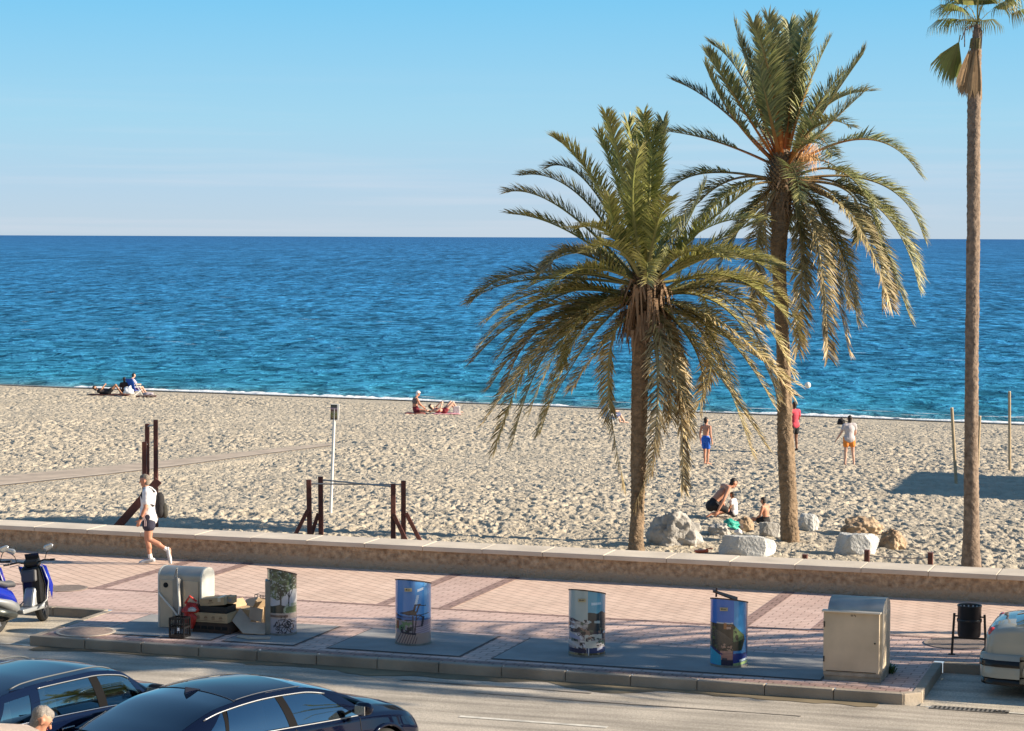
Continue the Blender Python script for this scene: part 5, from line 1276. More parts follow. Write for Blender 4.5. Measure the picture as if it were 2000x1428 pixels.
# ---- off screen casters that really stand beside the view: street palms, lamp post and beach kiosk
rp = random.Random(31)
far_palm(12.6, 33.3, 4.7, rp, 'dense date palm planted beside the parking bay beyond the right edge', n=85)
far_palm(12.4, 31.9, 7.2, rp, 'date palm standing by the roadside beyond the right edge', n=60, gz=-.15)
K = thing('street_lamp', 'tall street lamp beyond the right edge of the promenade', 'street lamp', (13.5, 35.6, 0))
bm = BM(); tube(bm, [(0, 0, 0), (0, 0, 4), (0, 0, 8.2)], [.085, .07, .05], 14); obj('pole', bm, mat('lamp_grey', (.2, .2, .2), rough=.5, metal=.4), K, auto=40)
bm = BM(); tube(bm, [(0, 0, 8.15), (-.5, 0, 8.5), (-1.1, 0, 8.6)], .035, 8); obj('arm', bm, MATS['lamp_grey'], K); bm = BM(); box(bm, (-1.4, 0, 8.58), (.65, .26, .10)); obj('lamp_head', bm, MATS['lamp_grey'], K, bevel=.03)
KH = 3.3; tanE = math.tan(SUN_EL); sh = Vector((math.cos(SUN_AZ), -math.sin(SUN_AZ), 0)) / tanE
c0 = sandpt(1731, 964); cK = Vector((c0.x, c0.y, 0)) + sh * (KH + .8)
K = thing('beach_kiosk', 'beach kiosk with flat overhanging roof beyond the right edge', 'kiosk', (cK.x, cK.y, -.8), ROTZ)
bm = BM(); box(bm, (5, 3.9, KH + .8), (10, 7.8, .16)); obj('roof', bm, mat('kiosk_roof', (.5, .46, .4), rough=.8), K)
bm = BM(); box(bm, (5.2, 3.9, (KH + .7) / 2), (8.6, 6.6, KH + .7)); obj('wall', bm, mat('kiosk_wall', (.6, .57, .5), rough=.8, var=.1), K)
bm = BM(); box(bm, (5.2, .57, 1.3), (1.0, .06, 2.1)); obj('door', bm, RUST, K)

# ---- the apartment house the photograph was taken from: its facade stands behind the viewer and lends warm bounce light
AB = thing('apartment_building', 'cream apartment building with balconies facing the sea, behind the viewpoint', 'building', (0, 0, 0), ROTZ)
bm = BM(); box(bm, (0, -9.0, 7.5), (90, 12, 15.3)); obj('wall', bm, mat('facade_cream', (.62, .52, .40), rough=.85, var=.1, scale=.6), AB)
bm = BM(); box(bm, (0, -8.7, 15.35), (91, 13, .35)); obj('roof', bm, MATS['slab_concrete'], AB)
for i in range(9):
    for f in range(4):
        u_ = -40 + i * 10
        bm = BM(); box(bm, (u_, -2.985, 2.1 + 3.4 * f), (2.2, .05, 2.1)); wn = obj('window', bm, mat('facade_frame', (.2, .12, .07), rough=.6), AB)
        bm = BM(); box(bm, (u_, -2.94, 2.1 + 3.4 * f), (1.9, .03, 1.8)); obj('pane', bm, mat('window_pane', (.03, .04, .05), rough=.05), wn)
        if f and abs(u_) > 8: bm = BM(); box(bm, (u_, -2.4, .85 + 3.4 * f), (4.0, 1.1, .16)); box(bm, (u_, -1.88, 1.45 + 3.4 * f), (4.0, .05, 1.0)); obj('balcony', bm, MATS['facade_cream'], AB)
# ================================================================== PEOPLE
def capsule(bm, p0, p1, r0, r1=None, flat=1.0, side=None, seg=14):
    """tapered rounded limb; flat scales the cross section at right angles to 'side'"""
    p0, p1 = Vector(p0), Vector(p1); r1 = r0 if r1 is None else r1
    d = p1 - p0; L = d.length
    t = d / L if L > 1e-6 else Vector((0, 0, 1))
    s = Vector(side) if side is not None else t.orthogonal()
    s = (s - t * s.dot(t))
    s = s.normalized() if s.length > 1e-4 else t.orthogonal().normalized()
    o = t.cross(s); rings = []
    prof = [(-r0 * math.cos(a), r0 * math.sin(a)) for a in (R(20), R(45), R(70))] + [(0, r0), (L, r1)] + [(L + r1 * math.cos(a), r1 * math.sin(a)) for a in (R(70), R(45), R(20))]
    for z, r in prof:
        rings.append([bm.verts.new(p0 + t * z + (s * math.cos(2 * math.pi * k / seg) + o * flat * math.sin(2 * math.pi * k / seg)) * r) for k in range(seg)])
    for i in range(len(rings) - 1):
        for k in range(seg): bm.faces.new((rings[i][k], rings[i][(k + 1) % seg], rings[i + 1][(k + 1) % seg], rings[i + 1][k]))
    bm.faces.new(rings[0][::-1]); bm.faces.new(rings[-1])
def remesh(name, bm, vox, mt, parent, smooth_it=2):
    bmesh.ops.recalc_face_normals(bm, faces=bm.faces)
    me = bpy.data.meshes.new(name); bm.to_mesh(me); bm.free()
    o = bpy.data.objects.new(name, me); COL.objects.link(o)
    md = o.modifiers.new('r', 'REMESH'); md.mode = 'VOXEL'; md.voxel_size = vox; md.use_smooth_shade = True
    if smooth_it: ms = o.modifiers.new('s', 'SMOOTH'); ms.iterations = smooth_it; ms.factor = .5
    dg = bpy.context.evaluated_depsgraph_get(); ev = o.evaluated_get(dg); m2 = bpy.data.meshes.new_from_object(ev)
    bpy.data.objects.remove(o); bpy.data.meshes.remove(me); m2.name = name
    return link(name, m2, mt, parent, True)
def skin(n, c): return mat('skin_' + n, c, rough=.55, var=.10, scale=14, spec=.35)
SKIN = skin('tan', (.42, .215, .13)); SKINR = skin('ruddy', (.52, .25, .16)); SKINP = skin('pale', (.60, .36, .26)); SKIND = skin('dark', (.24, .115, .07))
def cloth(n, c, **k): return mat('cloth_' + n, c, rough=.85, var=.14, scale=10, bump=.012, bscale=11, **k)
HAIRD = mat('hair_dark', (.018, .012, .009), rough=.6, var=.3, scale=60, bump=.006, bscale=80)
HAIRG = mat('hair_grey', (.20, .165, .13), rough=.7, var=.35, scale=50, bump=.010, bscale=60)
STAND = dict(pelvis=(0, 0, .95), chest=(0, 0, 1.30), neck=(0, 0, 1.47), head=(0, .015, 1.63), face=(0, 1, 0),
             shL=(-.19, 0, 1.42), shR=(.19, 0, 1.42), elL=(-.25, -.02, 1.14), elR=(.25, -.02, 1.14), wrL=(-.27, .05, .89), wrR=(.27, .05, .89),
             hipL=(-.095, 0, .92), hipR=(.095, 0, .92), knL=(-.10, .02, .49), knR=(.10, .02, .49), anL=(-.10, -.02, .085), anR=(.10, -.02, .085),
             toL=(-.12, .15, .035), toR=(.12, .15, .035))
def person(label, loc, rz, pose=None, h=1.75, skin=SKIN, hair=HAIRD, hairlen=0, shirt=None, sleeves=.5, shorts=None, shortlen=.45, shoes=None, bulk=1.0, vox=.011, group=None, trousers=None, hat=None, features=True, dress=None, bra=None, socks=None):
    J = dict(STAND); J.update(pose or {}); k = h / 1.75
    J = {a: Vector(b) * (1 if a == 'face' else k) for a, b in J.items()}
    t = thing('person', label, 'person', loc, rz, group)
    fc = J['face'].normalized(); up = (J['head'] - J['neck']).normalized(); up = (up * .6 + Vector((0, 0, .4)) if abs(fc.z) < .8 else up); up = (up - fc * up.dot(fc)).normalized(); lat = fc.cross(up).normalized()
    latS = (J['shR'] - J['shL']).normalized(); latH = (J['hipR'] - J['hipL']).normalized()
    b = bulk * k; bm = BM()
    pc = (J['chest'] - J['pelvis']).normalized(); waist = J['pelvis'].lerp(J['chest'], .42)
    hipc = (J['hipL'] + J['hipR']) / 2
    capsule(bm, J['hipL'] + pc * .03 * k, J['hipR'] + pc * .03 * k, .098 * b)
    capsule(bm, hipc, waist, .130 * b, .122 * b, .80, latH); capsule(bm, waist, J['chest'], .122 * b, .150 * b, .74, latS)
    capsule(bm, J['chest'], J['chest'].lerp(J['neck'], .55), .150 * b, .11 * b, .66, latS)
    capsule(bm, J['shL'] * .82 + J['shR'] * .18, J['shR'] * .82 + J['shL'] * .18, .066 * b)
    capsule(bm, J['chest'].lerp(J['neck'], .5), J['neck'], .085 * k, .060 * k); capsule(bm, J['neck'], J['head'] - up * .03 * k, .056 * k)
    hd = J['head']
    capsule(bm, hd + up * .035 * k - fc * .018 * k, hd + up * .03 * k + fc * .008 * k, .084 * k, .080 * k, 1.0, lat)
    capsule(bm, hd + up * .02 * k + fc * .01 * k, hd - up * .070 * k + fc * .030 * k, .072 * k, .048 * k, .95, lat)
    capsule(bm, hd + fc * .086 * k + up * .010 * k, hd + fc * .104 * k - up * .022 * k, .010 * k, .015 * k)
    capsule(bm, hd + fc * .072 * k - up * .062 * k - lat * .016 * k, hd + fc * .072 * k - up * .062 * k + lat * .016 * k, .011 * k)
    capsule(bm, hd + fc * .075 * k + up * .035 * k - lat * .03 * k, hd + fc * .075 * k + up * .035 * k + lat * .03 * k, .012 * k)
    for s in (-1, 1):
        e = hd + lat * s * .082 * k - fc * .004 * k; capsule(bm, e + up * .018 * k, e - up * .016 * k, .014 * k, .011 * k, 1.4, lat)
    for S_ in 'LR':
        sh, el_, wr = J['sh' + S_], J['el' + S_], J['wr' + S_]
        capsule(bm, sh, el_, .054 * b, .040 * k); capsule(bm, el_, el_.lerp(wr, .35), .040 * k, .041 * k); capsule(bm, el_.lerp(wr, .3), wr, .041 * k, .027 * k)
        # hand: palm, four fingers of unequal length, thumb from the side
        d = (wr - el_).normalized(); d = (d + Vector(J.get('hd' + S_, (0, 0, 0)))).normalized()
        inn = (J['sh' + ('R' if S_ == 'L' else 'L')] - sh).normalized(); pn = (inn - d * inn.dot(d)); pn = pn.normalized() if pn.length > .1 else d.orthogonal().normalized()
        wl_ = d.cross(pn).normalized()
        if wl_.dot(fc) < 0: wl_ = -wl_
        palm = wr + d * .075 * k
        capsule(bm, wr, palm, .030 * k, .038 * k, .50, wl_)
        for f, (o_, L_) in enumerate(((.028, .068), (.010, .078), (-.008, .072), (-.026, .056))):
            q0 = palm + wl_ * o_ * k + d * .012 * k; q1 = q0 + d * L_ * .5 * k + pn * .008 * k; q2 = q1 + d * L_ * .42 * k + pn * .022 * k
            capsule(bm, q0, q1, .0095 * k, .009 * k, seg=8); capsule(bm, q1, q2, .009 * k, .0078 * k, seg=8)
        q0 = wr + d * .030 * k + wl_ * .026 * k; q1 = q0 + (d * .6 + wl_ * .7).normalized() * .04 * k; q2 = q1 + (d * .9 + wl_ * .2 + pn * .2).normalized() * .032 * k
        capsule(bm, q0, q1, .0125 * k, .0105 * k, seg=8); capsule(bm, q1, q2, .0105 * k, .009 * k, seg=8)
        hp, kn, an, to = J['hip' + S_], J['kn' + S_], J['an' + S_], J['to' + S_]
        capsule(bm, hp, kn, .088 * b, .055 * k); bk = (kn - hp).normalized().cross(latH).normalized()
        back = (hp.lerp(an, .5) - kn); back = back.normalized() if back.length > .03 else -(to - an).normalized()
        capsule(bm, kn, an, .052 * k, .036 * k); capsule(bm, kn.lerp(an, .12) + back * .008 * k, kn.lerp(an, .45) + back * .018 * k, .046 * k, .046 * k); capsule(bm, kn.lerp(an, .45) + back * .012 * k, kn.lerp(an, .8), .042 * k, .032 * k)
        ft = (to - an).normalized(); heel = an - ft * .035 * k + (to - an).cross(latH).normalized() * 0
        capsule(bm, an, heel - Vector((0, 0, .03 * k)) if abs(ft.z) < .6 else heel, .036 * k, .034 * k); capsule(bm, an, to, .038 * k, .030 * k, .8, latH); capsule(bm, to, to + ft * .04 * k, .034 * k, .026 * k, .6, latH)
    remesh('body', bm, vox, skin, t)
    # clothing
    def clothe(name, fn, mt, vx=None): 
        q = BM(); fn(q); return remesh(name, q, vx or max(vox, .012), mt, t, 3)
    g = .016 * k
    if shirt is not None:
        def f(q):
            capsule(q, J['hipL'] * .8 + J['hipR'] * .2 + pc * .03 * k, J['hipR'] * .8 + J['hipL'] * .2 + pc * .03 * k, .118 * b + g * 1.6); capsule(q, hipc + pc * .03, waist, .140 * b + g * 1.5, .130 * b + g, .92, latH); capsule(q, waist, J['chest'], .130 * b + g, .152 * b + g, .80, latS); capsule(q, J['chest'], J['chest'].lerp(J['neck'], .5), .152 * b + g, .11 * b + g, .72, latS)
            capsule(q, J['shL'] * .88 + J['shR'] * .12, J['shR'] * .88 + J['shL'] * .12, .066 * b + g); capsule(q, J['chest'].lerp(J['neck'], .6), J['chest'].lerp(J['neck'], .86), .092 * k, .072 * k)
            for S_ in 'LR': capsule(q, J['sh' + S_], J['sh' + S_].lerp(J['el' + S_], sleeves), .058 * b + g * .8, .052 * k + g * 1.4)
        clothe('shirt', f, shirt)
    if bra is not None:
        def f(q): capsule(q, J['chest'] - pc * .02, J['chest'] + pc * .03, .152 * b + .006, .150 * b + .006, .76, latS)
        clothe('bikini_top', f, bra)
    if shorts is not None:
        def f(q):
            capsule(q, J['hipL'] + pc * .03 * k, J['hipR'] + pc * .03 * k, .104 * b + g * .5); capsule(q, hipc, hipc.lerp(waist, .6), .136 * b + g, .128 * b + g * .6, .86, latH)
            for S_ in 'LR': capsule(q, J['hip' + S_], J['hip' + S_].lerp(J['kn' + S_], shortlen), .092 * b + g, (.088 - .025 * shortlen) * b + g * 1.6)
        clothe('shorts', f, shorts)
    if dress is not None:
        def f(q):
            capsule(q, hipc, waist, .145 * b + g, .13 * b + g, .85, latH); capsule(q, waist, J['chest'], .13 * b + g, .152 * b + g, .8, latS)
            for S_ in 'LR': capsule(q, J['hip' + S_], J['hip' + S_].lerp(J['kn' + S_], .85), .10 * b + g, .085 * b + g)
        clothe('dress', f, dress)
    if socks is not None:
        for S_ in 'LR':
            q = BM(); an, kn = J['an' + S_], J['kn' + S_]; capsule(q, an.lerp(kn, .04), an.lerp(kn, .22), .040 * k, .043 * k); remesh('sock', q, .01, socks, t)
    if shoes is not None:
        for S_ in 'LR':
            an, to = J['an' + S_], J['to' + S_]; ft = (to - an).normalized(); dn = ft.cross(latH); dn = dn if dn.z < 0 else -dn; dn = dn.normalized()
            q = BM(); hl = an - ft * .045 * k + dn * .025 * k; capsule(q, an + dn * .01 * k, hl, .044 * k, .040 * k); capsule(q, an + dn * .015 * k, to + dn * .002, .046 * k, .042 * k, .8, latH); capsule(q, to, to + ft * .045 * k, .044 * k, .032 * k, .72, latH)
            sh_ = remesh('shoe', q, .010, shoes, t)
            q = BM(); o1 = hl + dn * .030 * k; o2 = to + ft * .05 * k + dn * .026 * k; capsule(q, o1, o2, .040 * k, .036 * k, .35, latH); remesh('sole', q, .010, mat('sole_grey', (.55, .53, .50), rough=.6), sh_)
    # hair: a cap over the back and crown, longer if asked
    q = BM(); capsule(q, hd + up * .050 * k - fc * .030 * k, hd + up * .060 * k - fc * .006 * k, .084 * k, .074 * k, 1.0, lat); capsule(q, hd - fc * .035 * k + up * .03 * k, hd - fc * .04 * k - up * (.045 + hairlen) * k, .080 * k, .062 * k if hairlen < .1 else .05 * k, .8, lat)
    capsule(q, hd + up * .072 * k - fc * .02 * k, hd + up * .070 * k + fc * .038 * k, .060 * k, .050 * k, 1.2, lat)
    hm = remesh('hair', q, vox, hair, t, 1)
    if features:
        for s in (-1, 1):
            q = BM(); sphere(q, hd + fc * .082 * k + lat * s * .031 * k + up * .018 * k, .0095 * k, 8); obj('eye', q, mat('eye_dark', (.05, .035, .03), rough=.2), t, True)
            q = BM(); capsule(q, hd + fc * .087 * k + lat * s * .018 * k + up * .038 * k, hd + fc * .080 * k + lat * s * .044 * k + up * .036 * k, .0045 * k, seg=6); obj('eyebrow', q, hair, t, True)
        q = BM(); capsule(q, hd + fc * .082 * k - up * .044 * k - lat * .018 * k, hd + fc * .082 * k - up * .044 * k + lat * .018 * k, .0055 * k, seg=6); obj('mouth', q, mat('lip', (.30, .09, .07), rough=.5), t, True)
    if hat is not None:
        q = BM(); lathe(q, [(.16, 0), (.165, .012), (.098, .03), (.088, .10), (.05, .125), (.01, .13)], 24, caps=True); bmesh.ops.scale(q, vec=(k, k, k), verts=q.verts)
        o = obj('hat', q, hat, t, True); o.location = hd + up * .045 * k; o.rotation_euler = Matrix((lat, -fc * -1, up)).transposed().to_euler()
    return t, J
# --- walking man: faces left, seen from his left side. local +Y is forward
p = at(292, 1102); k = 1.0
WALK_P = dict(pelvis=(0, 0, .93), chest=(0, .0, 1.28), neck=(0, .045, 1.455), head=(0, .085, 1.61), face=(0, 1, -.12),
    shL=(-.18, .015, 1.40), shR=(.18, .015, 1.40), elL=(-.25, .03, 1.13), wrL=(-.24, .135, .895), elR=(.25, -.05, 1.14), wrR=(.26, .03, .90), hdL=(0, .1, -.3),
    hipL=(-.09, 0, .91), hipR=(.09, 0, .91), knL=(-.10, -.01, .50), anL=(-.10, -.40, .27), toL=(-.10, -.42, .09), knR=(.09, .06, .49), anR=(.09, -.01, .085), toR=(.10, .155, .035))
NAVY = cloth('navy', (.030, .030, .055)); WHITEC = cloth('white', (.78, .76, .76)); SHOEW = mat('shoe_white', (.66, .66, .66), rough=.5, var=.3, scale=25)
HD = R(90) + R(0)     # forward (+Y) turned to point to -X
WM, J = person('man walking left in white polo shirt, navy shorts and white trainers on the promenade', (p.x, p.y, 0), HD, WALK_P, 1.74, SKINR, HAIRG, 0, WHITEC, .62, NAVY, .36, SHOEW, 1.30, .009, socks=mat('sock_white', (.75, .74, .72), rough=.9))
bm = BM(); 
for dz in (-.012, .014): tube(bm, [(-.205, .035 + dz * 1.0, .93), (-.222, .04 + dz, .82), (-.218, .042 + dz, .76)], .0065, 5)
st = obj('side_stripe', bm, mat('stripe_pink', (.60, .45, .45), rough=.8), WM)
bm = BM(); capsule(bm, (-.245, .115, .94), (-.243, .125, .915), .034, .034); obj('wristwatch', bm, mat('watch_black', (.02, .02, .02), rough=.4), WM, True)
# backpack is carried: separate thing
bk = thing('backpack', 'black backpack on the back of the walking man', 'backpack', WM.location, HD)
q = BM(); capsule(q, (0, -.215, 1.02), (0, -.205, 1.28), .135, .115, .72, (1, 0, 0)); remesh('main_pocket', q, .012, cloth('black', (.014, .013, .015)), bk)
q = BM(); capsule(q, (0, -.30, .98), (0, -.295, 1.10), .095, .085, .62, (1, 0, 0)); remesh('front_pocket', q, .012, cloth('black_olive', (.030, .028, .022)), bk)
for s in (-1, 1):
    bm = BM(); tube(bm, [(s * .10, -.13, 1.40), (s * .115, -.03, 1.485), (s * .12, .08, 1.46), (s * .125, .135, 1.36), (s * .15, .10, 1.27), (s * .185, .0, 1.20), (s * .15, -.12, 1.14)], .017, 6); obj('strap', bm, MATS['cloth_black'], bk)
# --- grey haired man at the bottom left, bending beside the dark hatchback
HX = atY(47, 1410, 22.0)
OM, J = person('grey haired man in dark jacket bowing his head beside the small dark car', (HX.x, HX.y, -.15), R(-72),
    dict(neck=(0, .06, 1.46), head=(0, .15, 1.60), face=(0, .88, -.50), elR=(.27, .18, 1.16), wrR=(.18, .42, 1.12), elL=(-.27, .18, 1.16), wrL=(-.18, .42, 1.15)), 1.75, SKINR, mat('hair_silver', (.24, .215, .19), rough=.7, var=.3, scale=50, bump=.01, bscale=60), 0.0, cloth('dark_jacket', (.020, .016, .022)), .95, cloth('grey_trousers', (.10, .10, .11)), .98, mat('shoe_brown', (.08, .05, .03), rough=.5), 1.08, .008)
hz = (HX.z + .15) / 1.60; OM.scale = (hz, hz, hz)
# parasol edge at the very bottom left
pq = atY(-70, 1396, 19.0); t = thing('parasol', 'pale cream canvas parasol whose rim shows in the bottom left corner', 'parasol', (pq.x + .75, pq.y, -.15))
zt = pq.z + .09; bm = BM(); n = 8; apex = bm.verts.new((-.75, 0, zt)); ring = [bm.verts.new((-.75 + .72 * math.cos(2 * math.pi * k / n + .2), .72 * math.sin(2 * math.pi * k / n + .2), zt - .15)) for k in range(n)]
for k in range(n): bm.faces.new((apex, ring[k], ring[(k + 1) % n]))
bmesh.ops.solidify(bm, geom=bm.faces[:], thickness=.01)
obj('canopy', bm, mat('canvas_cream', (.72, .62, .54), rough=.85), t); bm = BM(); bar(bm, (-.75, 0, 0), (-.75, 0, zt - .01), .022); obj('pole', bm, WHITE, t); bm = BM(); lathe(bm, [(.25, 0), (.25, .05), (.05, .09)], 20, c=(-.75, 0, 0)); obj('base', bm, MATS['kerb_stone'], t)
# --- beach people
def W(px, py): return on_sand(px, py)
ORG = cloth('orange', (.75, .24, .04)); GREYP = cloth('pale_lilac', (.52, .47, .47)); BLUEC = cloth('blue', (.02, .12, .55)); REDC = cloth('red', (.60, .06, .09)); BLK = MATS['cloth_black']
P = W(1658, 910)
person('woman in lilac grey top and orange shorts seen from behind on the sand', P, R(8), dict(shL=(-.18, 0, 1.40), elL=(-.29, .02, 1.15), wrL=(-.42, .08, .93), elR=(.24, .06, 1.14), wrR=(.20, .20, 1.02), hipL=(-.10, 0, .92), knL=(-.12, .01, .49), anL=(-.14, 0, .085), toL=(-.18, .14, .03), knR=(.14, .01, .49), anR=(.17, -.03, .085), toR=(.20, .12, .03), head=(.01, .02, 1.63)), 1.60, SKINP, HAIRD, .05, GREYP, .45, ORG, .42, None, 1.12, .012)
q = atY(1643, 826, P.y + .45); t = thing('bag', 'black bag hanging over the left shoulder of the woman in orange shorts', 'bag', q)
o = blob('bag_body', None, None, (0, 0, 0), (.13, .10, .15), BLK, 4, .3); o.parent = t; bm = BM(); tube(bm, [(.05, -.05, .08), (.16, -.25, .06), (.22, -.42, -.02)], .012, 6); obj('strap', bm, BLK, t)
P = W(1378, 908)
person('boy in bright blue swim shorts standing beside the hanging fronds', P, R(-40), dict(elR=(.24, -.04, 1.14), wrR=(.25, .04, .88), anL=(-.07, .06, .085), toL=(-.08, .22, .03), knL=(-.08, .06, .49)), 1.50, SKINR, HAIRD, 0, None, .5, BLUEC, .62, None, .88, .012)
P = W(1551, 882)
person('person in red shirt and black shorts standing half behind the taller palm trunk', P, R(35), dict(elR=(.27, .06, 1.14), wrR=(.10, .24, 1.22), elL=(-.25, .06, 1.14), wrL=(-.05, .24, 1.20)), 1.72, SKIND, HAIRD, 0, REDC, .5, BLK, .55, mat('shoe_black', (.02, .02, .02), rough=.5), 1.0, .013)
# kneeling bare chested man leaning over the toddler
P = W(1402, 1008)
person('bare chested man in black shorts crouching and leaning over the toddler', P, R(-68), dict(pelvis=(0, -.20, .30), chest=(0, .10, .56), neck=(0, .29, .70), head=(0, .42, .79), face=(0, .85, -.55),
    shL=(-.19, .22, .72), shR=(.19, .20, .70), elL=(-.25, .20, .44), wrL=(-.22, .30, .18), elR=(.28, .02, .44), wrR=(.24, -.12, .16), hipL=(-.09, -.18, .26), hipR=(.09, -.18, .26),
    knL=(-.18, .22, .40), anL=(-.16, .06, .07), toL=(-.18, .24, .04), knR=(.20, .16, .16), anR=(.16, -.24, .09), toR=(.16, -.36, .03)), 1.76, SKINR, HAIRD, .01, None, .5, BLK, .85, None, 1.0, .011)
SITC = dict(pelvis=(0, 0, .16), chest=(0, .03, .50), neck=(0, .06, .66), head=(0, .10, .83), face=(0, 1, -.25), shL=(-.17, .04, .62), shR=(.17, .04, .62), elL=(-.23, .08, .36), elR=(.23, .08, .36), wrL=(-.16, .28, .22), wrR=(.16, .28, .22),
    hipL=(-.09, .02, .12), hipR=(.09, .02, .12), knL=(-.20, .38, .22), knR=(.20, .38, .22), anL=(-.08, .62, .08), anR=(.08, .62, .08), toL=(-.10, .74, .10), toR=(.10, .74, .10))
P = W(1434, 1008)
person('dark haired toddler in white shirt sitting in front of the crouching man', P, R(60), SITC, 1.08, SKIN, HAIRD, .0, WHITEC, .4, NAVY, .6, None, 1.15, .010)
P = W(1496, 1026)
person('bare backed child with dark hair sitting on the sand left of the taller palm', P, R(52), dict(SITC, head=(0, .12, .80)), 1.25, SKINR, HAIRD, .0, None, .4, BLK, .5, None, 1.05, .010)
# hat person on a low beach chair
def beach_chair(label, P, rz, mt, s=1.0, group='low beach chairs'):
    t = thing('beach_chair', label, 'beach chair', P, rz, group); t.scale = (s, s, s)
    for x in (-.25, .25):
        bm = BM(); bar(bm, (x, .28, 0), (x, -.38, .82), .013); obj('frame', bm, WHITE, t); bm = BM(); bar(bm, (x, -.28, 0), (x, .26, .28), .013); obj('leg', bm, WHITE, t); bm = BM(); box(bm, (x, -.02, .42), (.04, .36, .02)); obj('armrest', bm, WHITE, t)
    bm = BM(); box(bm, (0, .0, .24), (.48, .46, .012)); obj('seat', bm, mt, t); bm = BM(); box(bm, (0, -.30, .56), (.48, .012, .56), Matrix.Rotation(R(20), 3, 'X').to_euler()); obj('backrest', bm, mt, t); return t
SITCH = dict(pelvis=(0, -.08, .34), chest=(0, -.16, .66), neck=(0, -.16, .84), head=(0, -.10, 1.0), face=(0, 1, -.2), shL=(-.18, -.14, .80), shR=(.18, -.14, .80), elL=(-.24, .02, .56), elR=(.24, .02, .56), wrL=(-.12, .24, .56), wrR=(.12, .24, .56),
    hipL=(-.09, -.05, .32), hipR=(.09, -.05, .32), knL=(-.12, .38, .42), knR=(.12, .38, .42), anL=(-.12, .56, .08), anR=(.12, .62, .08), toL=(-.12, .72, .04), toR=(.12, .78, .04))
P = W(1193, 828); beach_chair('low beach chair with pale blue cloth under the person in a straw hat', P, R(-60), cloth('light_blue', (.16, .34, .55)), .95)
person('person in a straw hat reading on a low beach chair by the shorter palm', P, R(-60), SITCH, 1.68, SKINP, HAIRD, .0, cloth('cream', (.62, .56, .48)), .8, cloth('blue_grey', (.10, .12, .22)), .9, None, 1.0, .014, features=False, hat=mat('straw', (.62, .50, .34), rough=.9))
# group at left by the water
P = W(263, 772); beach_chair('bright blue folding beach chair in the group at the far left', P, R(-35), BLUEC, 1.0)
person('person with dark hair in lilac shirt seated on the bright blue beach chair', P, R(-55), dict(SITCH, head=(0, -.04, 1.02)), 1.66, SKINP, HAIRD, .02, cloth('lilac', (.45, .40, .58)), .6, cloth('violet', (.08, .05, .16)), .5, None, 1.0, .014, features=False)
LIE = dict(pelvis=(0, 0, .13), chest=(0, -.34, .16), neck=(0, -.52, .22), head=(0, -.66, .33), face=(0, .75, .65), shL=(-.18, -.46, .16), shR=(.18, -.46, .16), elL=(-.26, -.30, .28), elR=(.26, -.28, .30), wrL=(-.10, -.20, .46), wrR=(.12, -.16, .48),
    hipL=(-.09, .02, .12), hipR=(.09, .02, .12), knL=(-.11, .40, .46), knR=(.11, .40, .50), anL=(-.12, .62, .09), anR=(.12, .70, .09), toL=(-.12, .78, .05), toR=(.12, .86, .05))
def towel(label, P, s, rz, mt):
    n = 14; V = []; Fc = []
    for i in range(n + 1):
        for j in range(6): V.append(((i / n - .5) * s[0], (j / 5 - .5) * s[1], .045 + .03 * mnoise.noise(Vector((i * .6, j * .7, s[0] * 9)))))
    for i in range(n):
        for j in range(5): a = i * 6 + j; Fc.append((a, a + 6, a + 7, a + 1))
    o = meshdata('beach_towel', V, Fc, mt, None, True); md = o.modifiers.new('t', 'SOLIDIFY'); md.thickness = .03; o.location = P; o.rotation_euler = (0, 0, rz); tag(o, label, 'towel', 'towels on the sand'); return o
P = W(213, 772); towel('dark maroon towel under the reclining person at the far left', P, (2.0, .75), R(0), cloth('maroon', (.06, .015, .012)))
person('dark haired person reclining in black with raised knees at the far left', P + Vector((-.05, 0, .03)), R(-90), LIE, 1.70, SKIN, HAIRD, .02, cloth('charcoal', (.03, .025, .03)), .4, BLK, .4, None, 1.0, .014, features=False)
P = W(243, 772)
person('person with very long dark hair sitting between the recliner and the blue chair', P, R(10), dict(SITC), 1.62, SKIN, HAIRD, .34, cloth('dark_brown', (.05, .025, .02)), .5, BLK, .5, None, 1.0, .014, features=False)
P = W(251, 774); o = blob('cloth_bundle', 'white bundle of towels beside the bright blue beach chair', 'towel bundle', (P.x, P.y, P.z + .22), (.24, .2, .26), MATS['cloth_white'], 9, .4)
P = W(286, 775); towel('dark red mat at the right end of the far left group', P, (.95, .6), R(4), MATS['cloth_maroon']); o = blob('beach_bag', 'small grey bag lying on the dark red mat at the far left', 'bag', (P.x + .1, P.y, P.z + .12), (.26, .14, .10), cloth('pink_grey', (.42, .36, .40)), 12, .4)
# two sunbathers in the middle
P = W(812, 808); towel('salmon pink towel under the seated woman with white head scarf', P, (.9, .6), R(-4), cloth('salmon', (.60, .22, .17)))
person('woman with white head scarf sitting on a salmon towel near the water', P + Vector((0, 0, .03)), R(-75), dict(SITC, pelvis=(0, -.05, .18), chest=(0, -.03, .52), neck=(0, .02, .70), head=(0, .10, .86), face=(0, .9, -.4), elL=(-.24, .12, .44), wrL=(-.16, .34, .28), elR=(.24, .12, .44), wrR=(.16, .32, .26), knL=(-.22, .36, .10), anL=(-.05, .70, .06), toL=(-.04, .84, .06), knR=(.24, .36, .12), anR=(.12, .66, .07)), 1.70, SKINR, MATS['cloth_white'], .02, None, .4, cloth('dark_red', (.20, .02, .03)), .15, None, 1.12, .013, features=False, bra=cloth('grey_brown', (.16, .12, .11)))
P = W(872, 809); towel('pink towel under the woman lying with raised knees', P, (1.2, .7), R(4), cloth('pink', (.62, .30, .34)))
